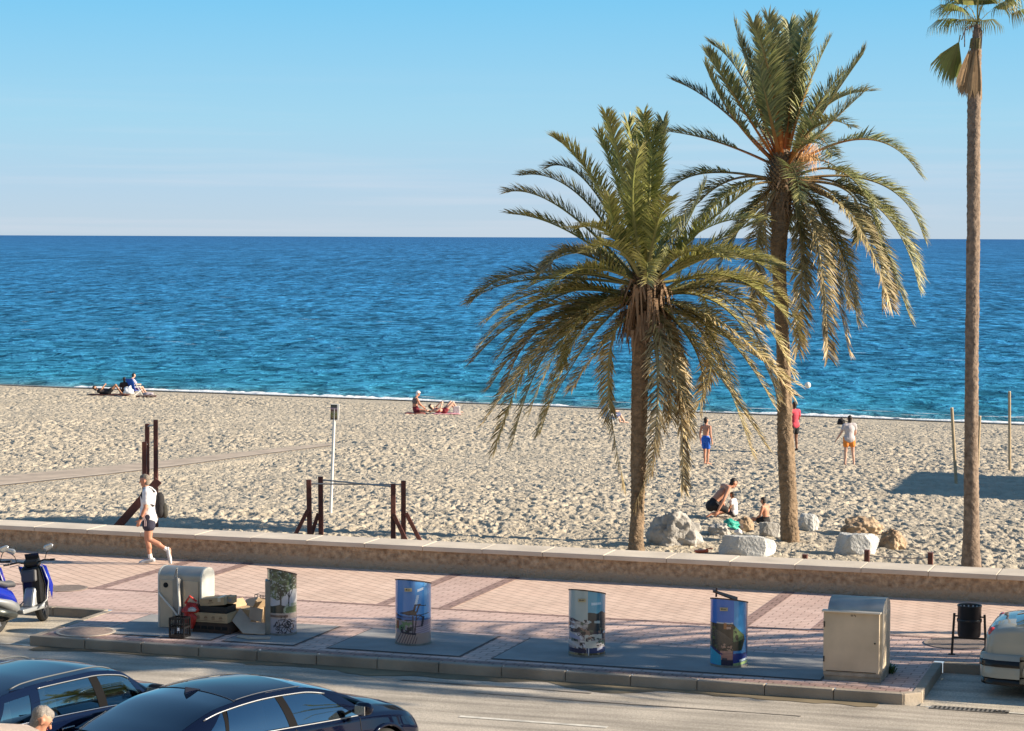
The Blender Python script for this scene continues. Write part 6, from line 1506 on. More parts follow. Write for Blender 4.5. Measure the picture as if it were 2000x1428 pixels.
person('woman lying on a pink towel with both knees raised beside the pale bag', P + Vector((-.1, 0, .03)), R(-65), dict(LIE, knL=(-.14, .38, .52), knR=(.14, .38, .52)), 1.66, SKINP, HAIRD, .02, None, .4, cloth('dark_red', (.2, .02, .03)), .15, None, 1.0, .013, features=False, bra=MATS['cloth_dark_red'])
P = W(892, 809); bm = BM(); box(bm, (0, 0, .18), (.30, .20, .36)); t = thing('beach_bag', 'pale grey upright beach bag right of the woman lying down', 'bag', P); obj('bag_body', bm, cloth('pale_grey', (.58, .54, .52)), t, bevel=.03); bm = BM(); tube(bm, [(-.1, 0, .35), (-.08, 0, .45), (.08, 0, .45), (.1, 0, .35)], .012, 6); obj('handle', bm, cloth('pale_grey', (.58, .54, .52)), t)
# ================================================================== VEHICLES
def glass_mat(name, c=(.02, .03, .035), tr=.35):
    if name in MATS: return MATS[name]
    m = bpy.data.materials.new(name); m.use_nodes = True; t = m.node_tree; b = t.nodes['Principled BSDF']
    b.inputs['Base Color'].default_value = c + (1,); b.inputs['Roughness'].default_value = .02; b.inputs['IOR'].default_value = 1.5; b.inputs['Specular IOR Level'].default_value = .8
    b.inputs['Coat Weight'].default_value = 1; b.inputs['Coat IOR'].default_value = 1.5; b.inputs['Metallic'].default_value = 1.; b.inputs['Coat Roughness'].default_value = .01
    tb = t.nodes.new('ShaderNodeBsdfTransparent'); tb.inputs[0].default_value = (.45, .55, .55, 1)
    ms = t.nodes.new('ShaderNodeMixShader'); ms.inputs[0].default_value = tr; o = t.nodes['Material Output']
    t.links.new(b.outputs[0], ms.inputs[1]); t.links.new(tb.outputs[0], ms.inputs[2]); t.links.new(ms.outputs[0], o.inputs[0])
    MATS[name] = m; return m
def paint(name, c, metal=.3):
    if name in MATS: return MATS[name]
    m = mat(name, c, rough=.6, metal=0., coat=1.0, spec=0.); b = m.node_tree.nodes['Principled BSDF']; b.inputs['Coat Roughness'].default_value = .03; b.inputs['Coat IOR'].default_value = 1.5
    return m
CHROME = mat('chrome', (.6, .6, .61), rough=.22, metal=1.0); TYRE = mat('tyre_rubber', (.02, .02, .02), rough=.85); RIM = mat('rim_alloy', (.45, .45, .46), rough=.3, metal=.8); PLB = mat('black_plastic', (.014, .014, .014), rough=.18, spec=.3); TRIMW = mat('satin_trim', (.30, .31, .32), rough=.35, metal=.7); PILB = mat('pillar_black', (.008, .008, .009), rough=.7, spec=.05)
INTM = mat('interior_dark', (.035, .033, .032), rough=.8); INTG = mat('interior_grey', (.16, .155, .15), rough=.8)
def spl(xs, ys):
    """smooth monotone-ish interpolation"""
    xs = np.array(xs, float); ys = np.array(ys, float)
    d = np.gradient(ys, xs)
    for i in range(1, len(xs) - 1):
        a = (ys[i] - ys[i - 1]) / (xs[i] - xs[i - 1]); b = (ys[i + 1] - ys[i]) / (xs[i + 1] - xs[i]); d[i] = 0 if a * b <= 0 else 2 * a * b / (a + b)
    d[0] = (ys[1] - ys[0]) / (xs[1] - xs[0]); d[-1] = (ys[-1] - ys[-2]) / (xs[-1] - xs[-2])
    def f(x):
        x = min(max(x, xs[0]), xs[-1]); i = min(int(np.searchsorted(xs, x, 'right')) - 1, len(xs) - 2); h = xs[i + 1] - xs[i]; t = (x - xs[i]) / h
        return (2 * t ** 3 - 3 * t * t + 1) * ys[i] + (t ** 3 - 2 * t * t + t) * h * d[i] + (-2 * t ** 3 + 3 * t * t) * ys[i + 1] + (t ** 3 - t * t) * h * d[i + 1]
    return f
def patch(name, fn, nu, nv, mt, parent, thick=0., flip=False):
    V = [fn(i / nu, j / nv) for j in range(nv + 1) for i in range(nu + 1)]
    Fc = []
    for j in range(nv):
        for i in range(nu):
            a = j * (nu + 1) + i; q = (a, a + 1, a + nu + 2, a + nu + 1); Fc.append(q[::-1] if flip else q)
    o = meshdata(name, V, Fc, mt, parent, True)
    if thick: md = o.modifiers.new('t', 'SOLIDIFY'); md.thickness = thick; md.offset = -1
    return o
def car(name, label, cat, loc, rz, sp, body_m, roof_m=None, glass=None, group=None, rear=None):
    """sp: curves over x (rear negative, front positive). x forward, y left."""
    t = thing(name, label, cat, loc, rz, group); roof_m = roof_m or body_m; glass = glass or glass_mat('car_glass')
    zb = spl(*sp['belt']); wb = spl(*sp['wbelt']); zr = spl(*sp['roof']); wr = spl(*sp['wroof']); wl_ = spl(*sp['wlow']); zt = spl(*sp['top']); zs = spl(*sp['sill'])
    x0, x1 = sp['x']; g0, g1 = sp['cabin']    # base of rear glass, base of windscreen
    r0, r1 = sp['roofx']                       # rear and front edge of the roof
    wheels = sp['wheels']; wr_ = sp['wr']
    # lower body, upper half of the section from sill over shoulder to centre line
    def sec(x, t_):
        w_ = wl_(x); b_ = wb(x); z0 = zs(x); z1 = zb(x); zc = zt(x)
        pts = [(w_ * .93, z0), (w_ * .985, z0 + .10), (w_, z0 + (z1 - z0) * .45), (w_ * .985, z0 + (z1 - z0) * .72), (b_ + .02, z1 - .035), (b_ - .015, z1 + .0), (b_ * .80, z1 + (zc - z1) * .55), (b_ * .45, z1 + (zc - z1) * .92), (0, zc)]
        s = t_ * (len(pts) - 1); i = min(int(s), len(pts) - 2); f = s - i
        return pts[i][0] * (1 - f) + pts[i + 1][0] * f, pts[i][1] * (1 - f) + pts[i + 1][1] * f
    nx_ = 110; nt_ = 40; bm = BM(); grid = []
    for i in range(nx_ + 1):
        u = i / nx_; x = x0 + (x1 - x0) * (.5 - .5 * math.cos(math.pi * u)) if False else x0 + (x1 - x0) * u
        row = []
        for s in (-1, 1):
            row.append([bm.verts.new((x, s * sec(x, j / nt_)[0], sec(x, j / nt_)[1])) for j in range(nt_ + 1)])
        grid.append(row)
    for i in range(nx_):
        for si in (0, 1):
            for j in range(nt_):
                a, b, c, d = grid[i][si][j], grid[i + 1][si][j], grid[i + 1][si][j + 1], grid[i][si][j + 1]
                cx_ = (a.co.x + b.co.x) / 2; cz_ = (a.co.z + d.co.z) / 2
                if any(math.hypot(cx_ - wx, cz_ - wr_) < wr_ + .06 for wx in wheels) and j < nt_ * .5: continue
                if g0 + .35 < cx_ < g1 - .1 and j > nt_ * .62: continue
                bm.faces.new((a, b, c, d))
    for gi in (0, nx_):     # end caps
        for j in range(nt_):
            try: bm.faces.new((grid[gi][0][j], grid[gi][1][j], grid[gi][1][j + 1], grid[gi][0][j + 1]))
            except Exception: pass
    bmesh.ops.remove_doubles(bm, verts=bm.verts, dist=.0008)
    bmesh.ops.delete(bm, geom=[v for v in bm.verts if not v.link_faces], context='VERTS')
    body = obj('body', bm, body_m, t, True); body.data.set_sharp_from_angle(angle=R(38))
    bm = BM(); box(bm, ((x0 + x1) / 2, 0, zs(0) + .03), (x1 - x0 - .25, 2 * wl_(0) * .86, .10)); obj('underbody', bm, PLB, t)
    # greenhouse
    def gh(x, t_, s):    # side surface, t 0 belt .. 1 rail
        b_ = wb(x) - .025; r_ = wr(x); z0 = zb(x) - .004; z1 = zr(x); bul = .030 * math.sin(math.pi * t_)
        return (x, s * (b_ + (r_ - b_) * t_ + bul), z0 + (z1 - z0) * t_)
    zc = lambda x: zr(x) + sp['crown'] * (1 - 0)
    for s in (-1, 1):
        for (xa0, xa1, xb0, xb1, ta, tb, nm) in sp['windows']:
            # window corners: bottom rear, bottom front, top rear, top front
            patch(nm, lambda u, v: gh((xa0 + (xb0 - xa0) * v) * (1 - u) + (xa1 + (xb1 - xa1) * v) * u, ta + (tb - ta) * v, s), 16, 10, glass, t)
        for (xa0, xa1, xb0, xb1, ta, tb, mt) in sp['pillars']:
            def pf(u, v, o=.004):
                q = gh((xa0 + (xb0 - xa0) * v) * (1 - u) + (xa1 + (xb1 - xa1) * v) * u, ta + (tb - ta) * v, s); return (q[0], q[1] + s * o, q[2])
            patch('pillar', pf, 8, 10, mt, t)
        # rail above the windows up to the roof edge, and trim line
        def rail(u, v):
            x = g0 + .02 + (g1 - .04 - g0) * u; q = gh(x, sp['railt'] + (1 - sp['railt']) * v, s); return (q[0], q[1] + s * .006, q[2])
        patch('roof_rail', rail, 60, 3, body_m, t, 0)
        for tt, xa, xb, rr_, mt in sp['trims']:
            bm = BM(); pts = []
            for i in range(41):
                x = xa + (xb - xa) * i / 40; q = gh(x, tt, s); pts.append((q[0], q[1] + s * .010, q[2]))
            tube(bm, pts, rr_, 6); obj('window_trim', bm, mt, t, True)
    # roof skin across
    def roofp(u, v):
        x = r0 + (r1 - r0) * u; r_ = wr(x); y = (v * 2 - 1) * r_; return (x, y, zr(x) + sp['crown'] * (1 - (v * 2 - 1) ** 2) ** .8)
    roof = patch('roof', roofp, 50, 24, roof_m, t)
    # windscreen and rear glass between roof edge and base
    def scr(xa, xb):
        def f(u, v):
            x = xa + (xb - xa) * u; yy = (v * 2 - 1); edge = gh(x, 1, 1); y = yy * edge[1]
            base_z = edge[2]; bulge = sp['crown'] * (1 - yy * yy) ** .8
            bow = sp.get('bow', .10) * (1 - yy * yy) * u
            return (x + (bow if xb > xa else -bow) * 1.0, y, base_z + bulge * (1 - .55 * u))
        return f
    patch('windscreen', scr(r1, g1), 24, 24, glass, t); patch('rear_window', scr(r0, g0), 24, 24, sp.get('rglass') or glass, t)
    # interior
    bm = BM(); box(bm, ((g0 + g1) / 2, 0, .42), (g1 - g0 - .1, 2 * wl_(0) * .82, .08)); obj('cabin_floor', bm, INTM, t)
    for s in (-1, 1):
        bm = BM(); xs = (g0 * .38 + g1 * .62) - .15; box(bm, (xs, s * .37, .62), (.50, .48, .18)); box(bm, (xs - .27, s * .37, .92), (.14, .46, .62), Matrix.Rotation(R(-14), 3, 'Y').to_euler()); box(bm, (xs - .38, s * .37, 1.26), (.10, .26, .16)); obj('seat', bm, INTG, t, bevel=.04)
    bm = BM(); xs = g0 * .72 + g1 * .28; box(bm, (xs, 0, .62), (.50, 1.2, .18)); box(bm, (xs - .28, 0, .90), (.14, 1.2, .55), Matrix.Rotation(R(-14), 3, 'Y').to_euler()); obj('rear_seat', bm, INTG, t, bevel=.04)
    bm = BM(); box(bm, (g1 - .42, 0, .82), (.42, 1.3, .22)); obj('dashboard', bm, INTM, t, bevel=.04)
    bm = BM(); n = 24; c_ = Vector((g1 - .72, .37, .92)); tl = Matrix.Rotation(R(-25), 3, 'Y')
    tube(bm, [c_ + tl @ Vector((0, .18 * math.cos(2 * math.pi * i / n), .18 * math.sin(2 * math.pi * i / n))) for i in range(n + 1)], .014, 8); bar(bm, c_, c_ + Vector((.2, 0, -.08)), .03); obj('steering_wheel', bm, INTM, t)
    # wheels
    for wx in wheels:
        for s in (-1, 1):
            yw = s * (wl_(wx) - .115)
            bm = BM(); prof = [(wr_ * .66, -.10), (wr_ * .94, -.105), (wr_, -.07), (wr_, .07), (wr_ * .94, .105), (wr_ * .66, .10)]; lathe(bm, prof, 36, caps=True); bmesh.ops.rotate(bm, verts=bm.verts, matrix=Matrix.Rotation(R(90), 3, 'X')); bmesh.ops.translate(bm, verts=bm.verts, vec=(wx, yw, wr_)); wh = obj('wheel', bm, TYRE, t, auto=40)
            bm = BM(); c_ = Vector((wx, yw + s * .10, wr_)); 
            lathe(bm, [(wr_ * .66, -.004), (wr_ * .60, .012), (wr_ * .60, -.03), (.01, -.03)], 32, caps=False)
            for kk in range(7): a = 2 * math.pi * kk / 7; box(bm, (wr_ * .32 * math.cos(a), wr_ * .32 * math.sin(a), -.005), (wr_ * .60, .045, .02), Matrix.Rotation(a, 3, 'Z').to_euler())
            bmesh.ops.rotate(bm, verts=bm.verts, matrix=Matrix.Rotation(R(-90 * s), 3, 'X')); bmesh.ops.translate(bm, verts=bm.verts, vec=c_); obj('rim', bm, RIM, wh)
            bm = BM(); n = 20; pts = [(wx + (wr_ + .055) * math.cos(math.pi * i / n), s * (wl_(wx) * .992 + .004), wr_ + (wr_ + .055) * math.sin(math.pi * i / n)) for i in range(n + 1)]; tube(bm, pts, .022, 6); obj('wheel_arch', bm, sp.get('arch') or body_m, t, True)
            bm = BM(); lathe(bm, [(wr_ + .05, -.20), (wr_ + .05, .0)], 28, caps=False); bm.faces.ensure_lookup_table(); bmesh.ops.rotate(bm, verts=bm.verts, matrix=Matrix.Rotation(R(90), 3, 'X')); bmesh.ops.translate(bm, verts=bm.verts, vec=(wx, s * (wl_(wx) - .11) + (.10 if s > 0 else .10), wr_)); obj('wheel_well', bm, DARK, t)
    # mirrors
    for s in (-1, 1):
        mx_, mz_ = sp['mirror']; bm = BM(); capsule(bm, (mx_, s * (wb(mx_) + .12), mz_), (mx_ + .02, s * (wb(mx_) + .20), mz_ + .01), .085, .075, .62, (0, 0, 1)); mo = obj('door_mirror', bm, sp.get('mirror_m') or body_m, t, True)
        bm = BM(); box(bm, (mx_ - .062, s * (wb(mx_) + .16), mz_), (.012, .15, .105)); obj('mirror_glass', bm, CHROME, mo); bm = BM(); bar(bm, (mx_ + .02, s * (wb(mx_) - .02), mz_ - .04), (mx_ + .01, s * (wb(mx_) + .12), mz_ - .02), .02); obj('mirror_arm', bm, PLB, mo)
        for dx in sp['handles']:
            bm = BM(); q = wl_(dx) * .99 + .012; box(bm, (dx, s * q, zb(dx) - .13), (.20, .03, .028)); obj('door_handle', bm, sp.get('handle_m') or CHROME, t, bevel=.008)
        for dx in sp['seams']:
            bm = BM(); pts = [(dx + .03 * math.sin(k), s * (sec(dx, .25 + .28 * k / 10)[0] + .001), sec(dx, .25 + .28 * k / 10)[1]) for k in range(11)]; pts = [(dx, s * (sec(dx, .10 + .44 * k / 14)[0] + .001), sec(dx, .10 + .44 * k / 14)[1]) for k in range(15)]; tube(bm, pts, .0045, 4); obj('door_seam', bm, DARK, t)
    return t, dict(sec=sec, gh=gh, zr=zr, zb=zb, wb=wb, wl=wl_, zt=zt, zs=zs, wr=wr)
# ---- sedan (dark, glossy)
NAVYP = paint('midnight_paint', (.002, .004, .016), .2); BLUB = paint('blue_black_paint', (.003, .007, .026), .3)
GD = glass_mat('tinted_glass', (.20, .34, .44), .12); GR_ = glass_mat('rear_tinted_glass', (.035, .055, .085), .03); GC = glass_mat('clear_car_glass', (.30, .48, .54), .35)
SED = dict(x=(-2.35, 2.35), belt=([-2.35, -2.0, -1.3, -.4, .6, 1.1, 1.9, 2.35], [.80, .96, .985, .955, .91, .89, .80, .58]),
  wbelt=([-2.35, -2.15, -1.4, 0, 1.0, 1.8, 2.2, 2.35], [.60, .76, .84, .87, .86, .82, .70, .48]), wlow=([-2.35, -2.2, -1.5, 0, 1.3, 2.0, 2.25, 2.35], [.70, .84, .91, .925, .92, .87, .74, .52]),
  top=([-2.35, -2.1, -1.7, -1.2, 0, 1.0, 1.5, 2.0, 2.35], [.86, 1.05, 1.07, 1.05, 1.0, 1.02, .97, .86, .60]), sill=([-2.35, -2.0, 0, 2.0, 2.35], [.34, .22, .20, .20, .30]),
  roof=([-1.95, -1.6, -1.0, -.3, .25, .75, 1.15, 1.42], [1.02, 1.13, 1.28, 1.325, 1.305, 1.20, 1.04, .92]), wroof=([-1.95, -1.3, -.4, .3, .8, 1.42], [.70, .63, .60, .605, .66, .80]),
  cabin=(-1.92, 1.40), roofx=(-.75, .28), crown=.055, bow=.10, railt=.88, wheels=(-1.42, 1.45), wr=.335,
  windows=[(-1.55, -1.10, -1.02, -.95, .03, .86, 'quarter_window'), (-1.07, -.10, -.92, -.16, .03, .87, 'side_window'), (.0, 1.06, -.06, .56, .03, .87, 'side_window')],
  pillars=[(-1.90, -1.52, -1.62, -1.00, 0, .90, None), (-.115, .015, -.17, -.05, 0, .90, PILB), (-1.11, -1.06, -1.0, -.94, 0, .88, PILB), (1.05, 1.36, .55, .86, 0, .90, None)],
  trims=[(.87, -1.30, .62, .009, TRIMW), (.0, -1.55, 1.10, .010, TRIMW)], mirror=(.92, 1.0), handles=(-.55, .45), seams=(-1.06, -.06, 1.02), mirror_m=NAVYP)
SED['pillars'] = [p_[:-1] + ((p_[-1] or NAVYP),) for p_ in SED['pillars']]; SED['rglass'] = GR_
import copy as _cp
def extras_sedan(t, c, lamp_r, lamp_f):
    for s in (-1, 1):
        bm = BM(); capsule(bm, (2.12, s * .60, .66), (1.86, s * .76, .74), .075, .05, .55, (0, 0, 1)); obj('headlight', bm, lamp_f, t, True)
        bm = BM(); capsule(bm, (-2.30, s * .40, .84), (-2.10, s * .78, .86), .055, .05, .6, (0, 0, 1)); obj('taillight', bm, lamp_r, t, True)
    bm = BM(); box(bm, (2.30, 0, .45), (.10, .9, .16)); obj('grille', bm, PLB, t, bevel=.02)
LAMPR = mat('lamp_red', (.45, .03, .02), rough=.12, coat=1.); LAMPF = mat('lamp_clear', (.45, .48, .50), rough=.1, metal=.5, coat=1.)
# dark sedan: nose at px ~795
sx_, sy_ = -3.07, 26.10
CAR2, cc = car('sedan_car', 'glossy dark blue black sedan with pale window trim, nose pointing right in the foreground', 'car', (sx_, sy_, -.15), R(90 - 38), SED, NAVYP, NAVYP, GD, 'dark cars in the foreground')
extras_sedan(CAR2, cc, LAMPR, LAMPF)
bm = BM(); bm_p = [(-.75, 0, 1.455), (-.60, 0, 1.457)]; v = [bm.verts.new(q) for q in ((-.93, -.012, 1.325), (-.93, .012, 1.325), (-.70, -.022, 1.365), (-.70, .022, 1.365), (-.92, 0, 1.42))]
bm.faces.new((v[0], v[1], v[3], v[2])); bm.faces.new((v[0], v[4], v[1])); bm.faces.new((v[0], v[2], v[4])); bm.faces.new((v[1], v[4], v[3])); bm.faces.new((v[2], v[3], v[4])); obj('roof_antenna', bm, NAVYP, CAR2)
bm = BM(); 
for s in (-1, 1): tube(bm, [(x, s * (cc['wr'](x) - .01), cc['zr'](x) + .014) for x in np.linspace(-.75, .30, 20)], .006, 5)
tube(bm, [(-.755, y, cc['zr'](-.75) + .055 * (1 - (y / cc['wr'](-.75)) ** 2) ** .8 + .002) for y in np.linspace(-.60, .60, 21)], .006, 5)
obj('roof_seam', bm, mat('seam_grey', (.05, .06, .08), rough=.5), CAR2, True)
# ---- small hatchback
HAT = dict(x=(-1.98, 1.98), belt=([-1.98, -1.6, -.8, 0, .7, 1.2, 1.7, 1.98], [.95, 1.05, 1.04, 1.01, .965, .93, .86, .70]),
  wbelt=([-1.98, -1.8, -1.0, 0, .9, 1.5, 1.85, 1.98], [.66, .76, .82, .84, .83, .79, .68, .50]), wlow=([-1.98, -1.85, -1.2, 0, 1.2, 1.7, 1.9, 1.98], [.74, .83, .885, .895, .89, .84, .72, .56]),
  top=([-1.98, -1.8, -1.2, 0, .9, 1.3, 1.7, 1.98], [1.0, 1.10, 1.10, 1.08, 1.10, 1.04, .94, .72]), sill=([-1.98, -1.7, 0, 1.7, 1.98], [.36, .26, .24, .24, .34]),
  roof=([-2.0, -1.86, -1.5, -.8, -.1, .38, .68, .98], [1.05, 1.22, 1.38, 1.425, 1.42, 1.36, 1.19, .97]), wroof=([-2.0, -1.5, -.8, .0, .5, .98], [.66, .64, .645, .65, .69, .80]),
  cabin=(-1.97, .97), roofx=(-1.50, .38), crown=.045, bow=.06, railt=.90, wheels=(-1.25, 1.28), wr=.335,
  windows=[(-1.72, -1.18, -1.50, -1.08, .05, .80, 'quarter_window'), (-1.06, -.06, -.96, -.12, .05, .88, 'side_window'), (.06, .77, .0, .51, .05, .88, 'side_window')],
  pillars=[(-1.96, -1.70, -1.66, -1.46, 0, .94, BLUB), (-1.19, -1.05, -1.10, -.95, 0, .92, BLUB), (-1.75, -1.05, -1.5, -.95, .78, .94, BLUB), (-.075, .07, -.13, .01, 0, .92, PILB), (.76, .96, .505, .65, 0, .92, BLUB)],
  trims=[(.02, -1.70, .80, .010, CHROME), (.885, -.97, .52, .008, TRIMW)], mirror=(.70, 1.10), handles=(-.70, .35), seams=(-1.08, -.01, .80), mirror_m=PLB, arch=PLB)
CAR1, c1 = car('hatchback_car', 'small dark blue hatchback with roof rails and black mirror at the bottom left', 'car', (-5.39, 26.63, -.15), R(90 - 31), HAT, BLUB, BLUB, GC, 'dark cars in the foreground')
for s in (-1, 1):
    bm = BM(); tube(bm, [(x, s * (c1['wr'](x) - .035), c1['zr'](x) + .02 + .022 * min(1, 6 * (x + 1.35), 6 * (.32 - x))) for x in np.linspace(-1.33, .30, 30)], .010, 6); obj('roof_bar', bm, mat('roof_bar_dark', (.10, .11, .12), rough=.5, metal=.3), CAR1, True)
    bm = BM(); capsule(bm, (1.75, s * .60, .80), (1.66, s * .68, .82), .11, .10, 1, (0, 0, 1)); obj('headlight', bm, LAMPF, CAR1, True); bm = BM(); box(bm, (-1.95, s * .66, .88), (.10, .16, .30)); obj('taillight', bm, LAMPR, CAR1, bevel=.03)
bm = BM(); prism(bm, [(-1.92, -.60), (-1.50, -.63), (-1.50, .63), (-1.92, .60)], 1.37, 1.41); obj('rear_spoiler', bm, BLUB, CAR1, bevel=.015)
bm = BM(); sphere(bm, (-1.30, 0, 1.47), .035, 10, (1.6, .7, .6)); bar(bm, (-1.30, 0, 1.60), (-1.48, 0, 1.78), .004); obj('roof_antenna', bm, PLB, CAR1)
# ---- silver car in the right bay: only its rear end enters the view
SILV = paint('silver_beige_paint', (.33, .33, .28), .55)
SL3 = _cp.deepcopy({k_: v_ for k_, v_ in SED.items() if k_ not in ('pillars', 'windows', 'trims', 'rglass', 'mirror_m')}); SL3.update(windows=SED['windows'], pillars=[p_[:-1] + ((SILV if p_[-1] is NAVYP else p_[-1]),) for p_ in SED['pillars']], trims=[(.0, -1.55, 1.10, .010, PLB)], mirror_m=SILV)
SL3['top'] = ([-2.35, -2.28, -2.05, -1.7, -1.2, 0, 1.0, 1.5, 2.0, 2.35], [.92, 1.0, 1.06, 1.07, 1.05, 1.0, 1.02, .97, .86, .60])
SL3['belt'] = ([-2.35, -2.2, -1.9, -1.3, -.4, .6, 1.1, 1.9, 2.35], [.86, .96, 1.0, .99, .955, .91, .89, .80, .58])
SL3['wbelt'] = ([-2.35, -2.25, -1.9, -1.4, 0, 1.0, 1.8, 2.2, 2.35], [.66, .76, .82, .84, .86, .85, .82, .70, .48])
SL3['wlow'] = ([-2.35, -2.28, -2.0, -1.5, 0, 1.3, 2.0, 2.25, 2.35], [.74, .82, .87, .89, .90, .89, .86, .74, .52])
hd = R(-18.5); q = at(1937, 1332, -.15)
lx = Vector((math.cos(hd), math.sin(hd), 0)); ly = Vector((-math.sin(hd), math.cos(hd), 0))
CL = Vector((q.x, q.y, -.15)) + lx * 2.38 - ly * .35
CAR3, c3_ = car('sedan_car', 'silver beige car with red tail light, its rear end entering at the right edge', 'car', CL, hd, SL3, SILV, SILV, GC)
for s in (-1, 1):
    bm = BM(); capsule(bm, (-2.26, s * .66, .90), (-2.20, s * .70, .70), .085, .075, .8, (0, 1, 0)); obj('taillight', bm, LAMPR, CAR3, True)
    bm = BM(); capsule(bm, (2.12, s * .60, .66), (1.86, s * .76, .74), .075, .05, .55, (0, 0, 1)); obj('headlight', bm, LAMPF, CAR3, True)
# bumper with black strip and dark underside
def bump_ring(name, z0, z1, off, mt, x_end=-1.85):
    bm = BM(); pts = []
    for k in range(25):
        a = -1 + 2 * k / 24; 
        if abs(a) < .75: pts.append((-2.37 - off, a / .75 * .74))
        else:
            f = (abs(a) - .75) / .25; pts.append((-2.37 - off + f * (x_end + 2.37 + off) * (f if f < .99 else 1), math.copysign(.74 + (.90 + off - .74) * math.sin(f * math.pi / 2), a)))
    for k in range(24):
        (xa, ya), (xb, yb) = pts[k], pts[k + 1]
        v = [bm.verts.new(c) for c in ((xa, ya, z0), (xb, yb, z0), (xb, yb, z1), (xa, ya, z1), (xa + .12, ya * .93, z1 + .02), (xb + .12, yb * .93, z1 + .02))]
        bm.faces.new(v[:4]); bm.faces.new((v[3], v[2], v[5], v[4]))
    bmesh.ops.remove_doubles(bm, verts=bm.verts, dist=.001)
    return obj(name, bm, mt, CAR3, True)
bump_ring('bumper', .30, .62, .05, SILV); bump_ring('bumper_strip', .46, .55, .062, PLB); bump_ring('bumper_skirt', .20, .30, .03, PLB)
bm = BM(); box(bm, (-2.372, 0, .78), (.012, .52, .12)); obj('number_plate', bm, mat('plate_white', (.7, .7, .7), rough=.5), CAR3)
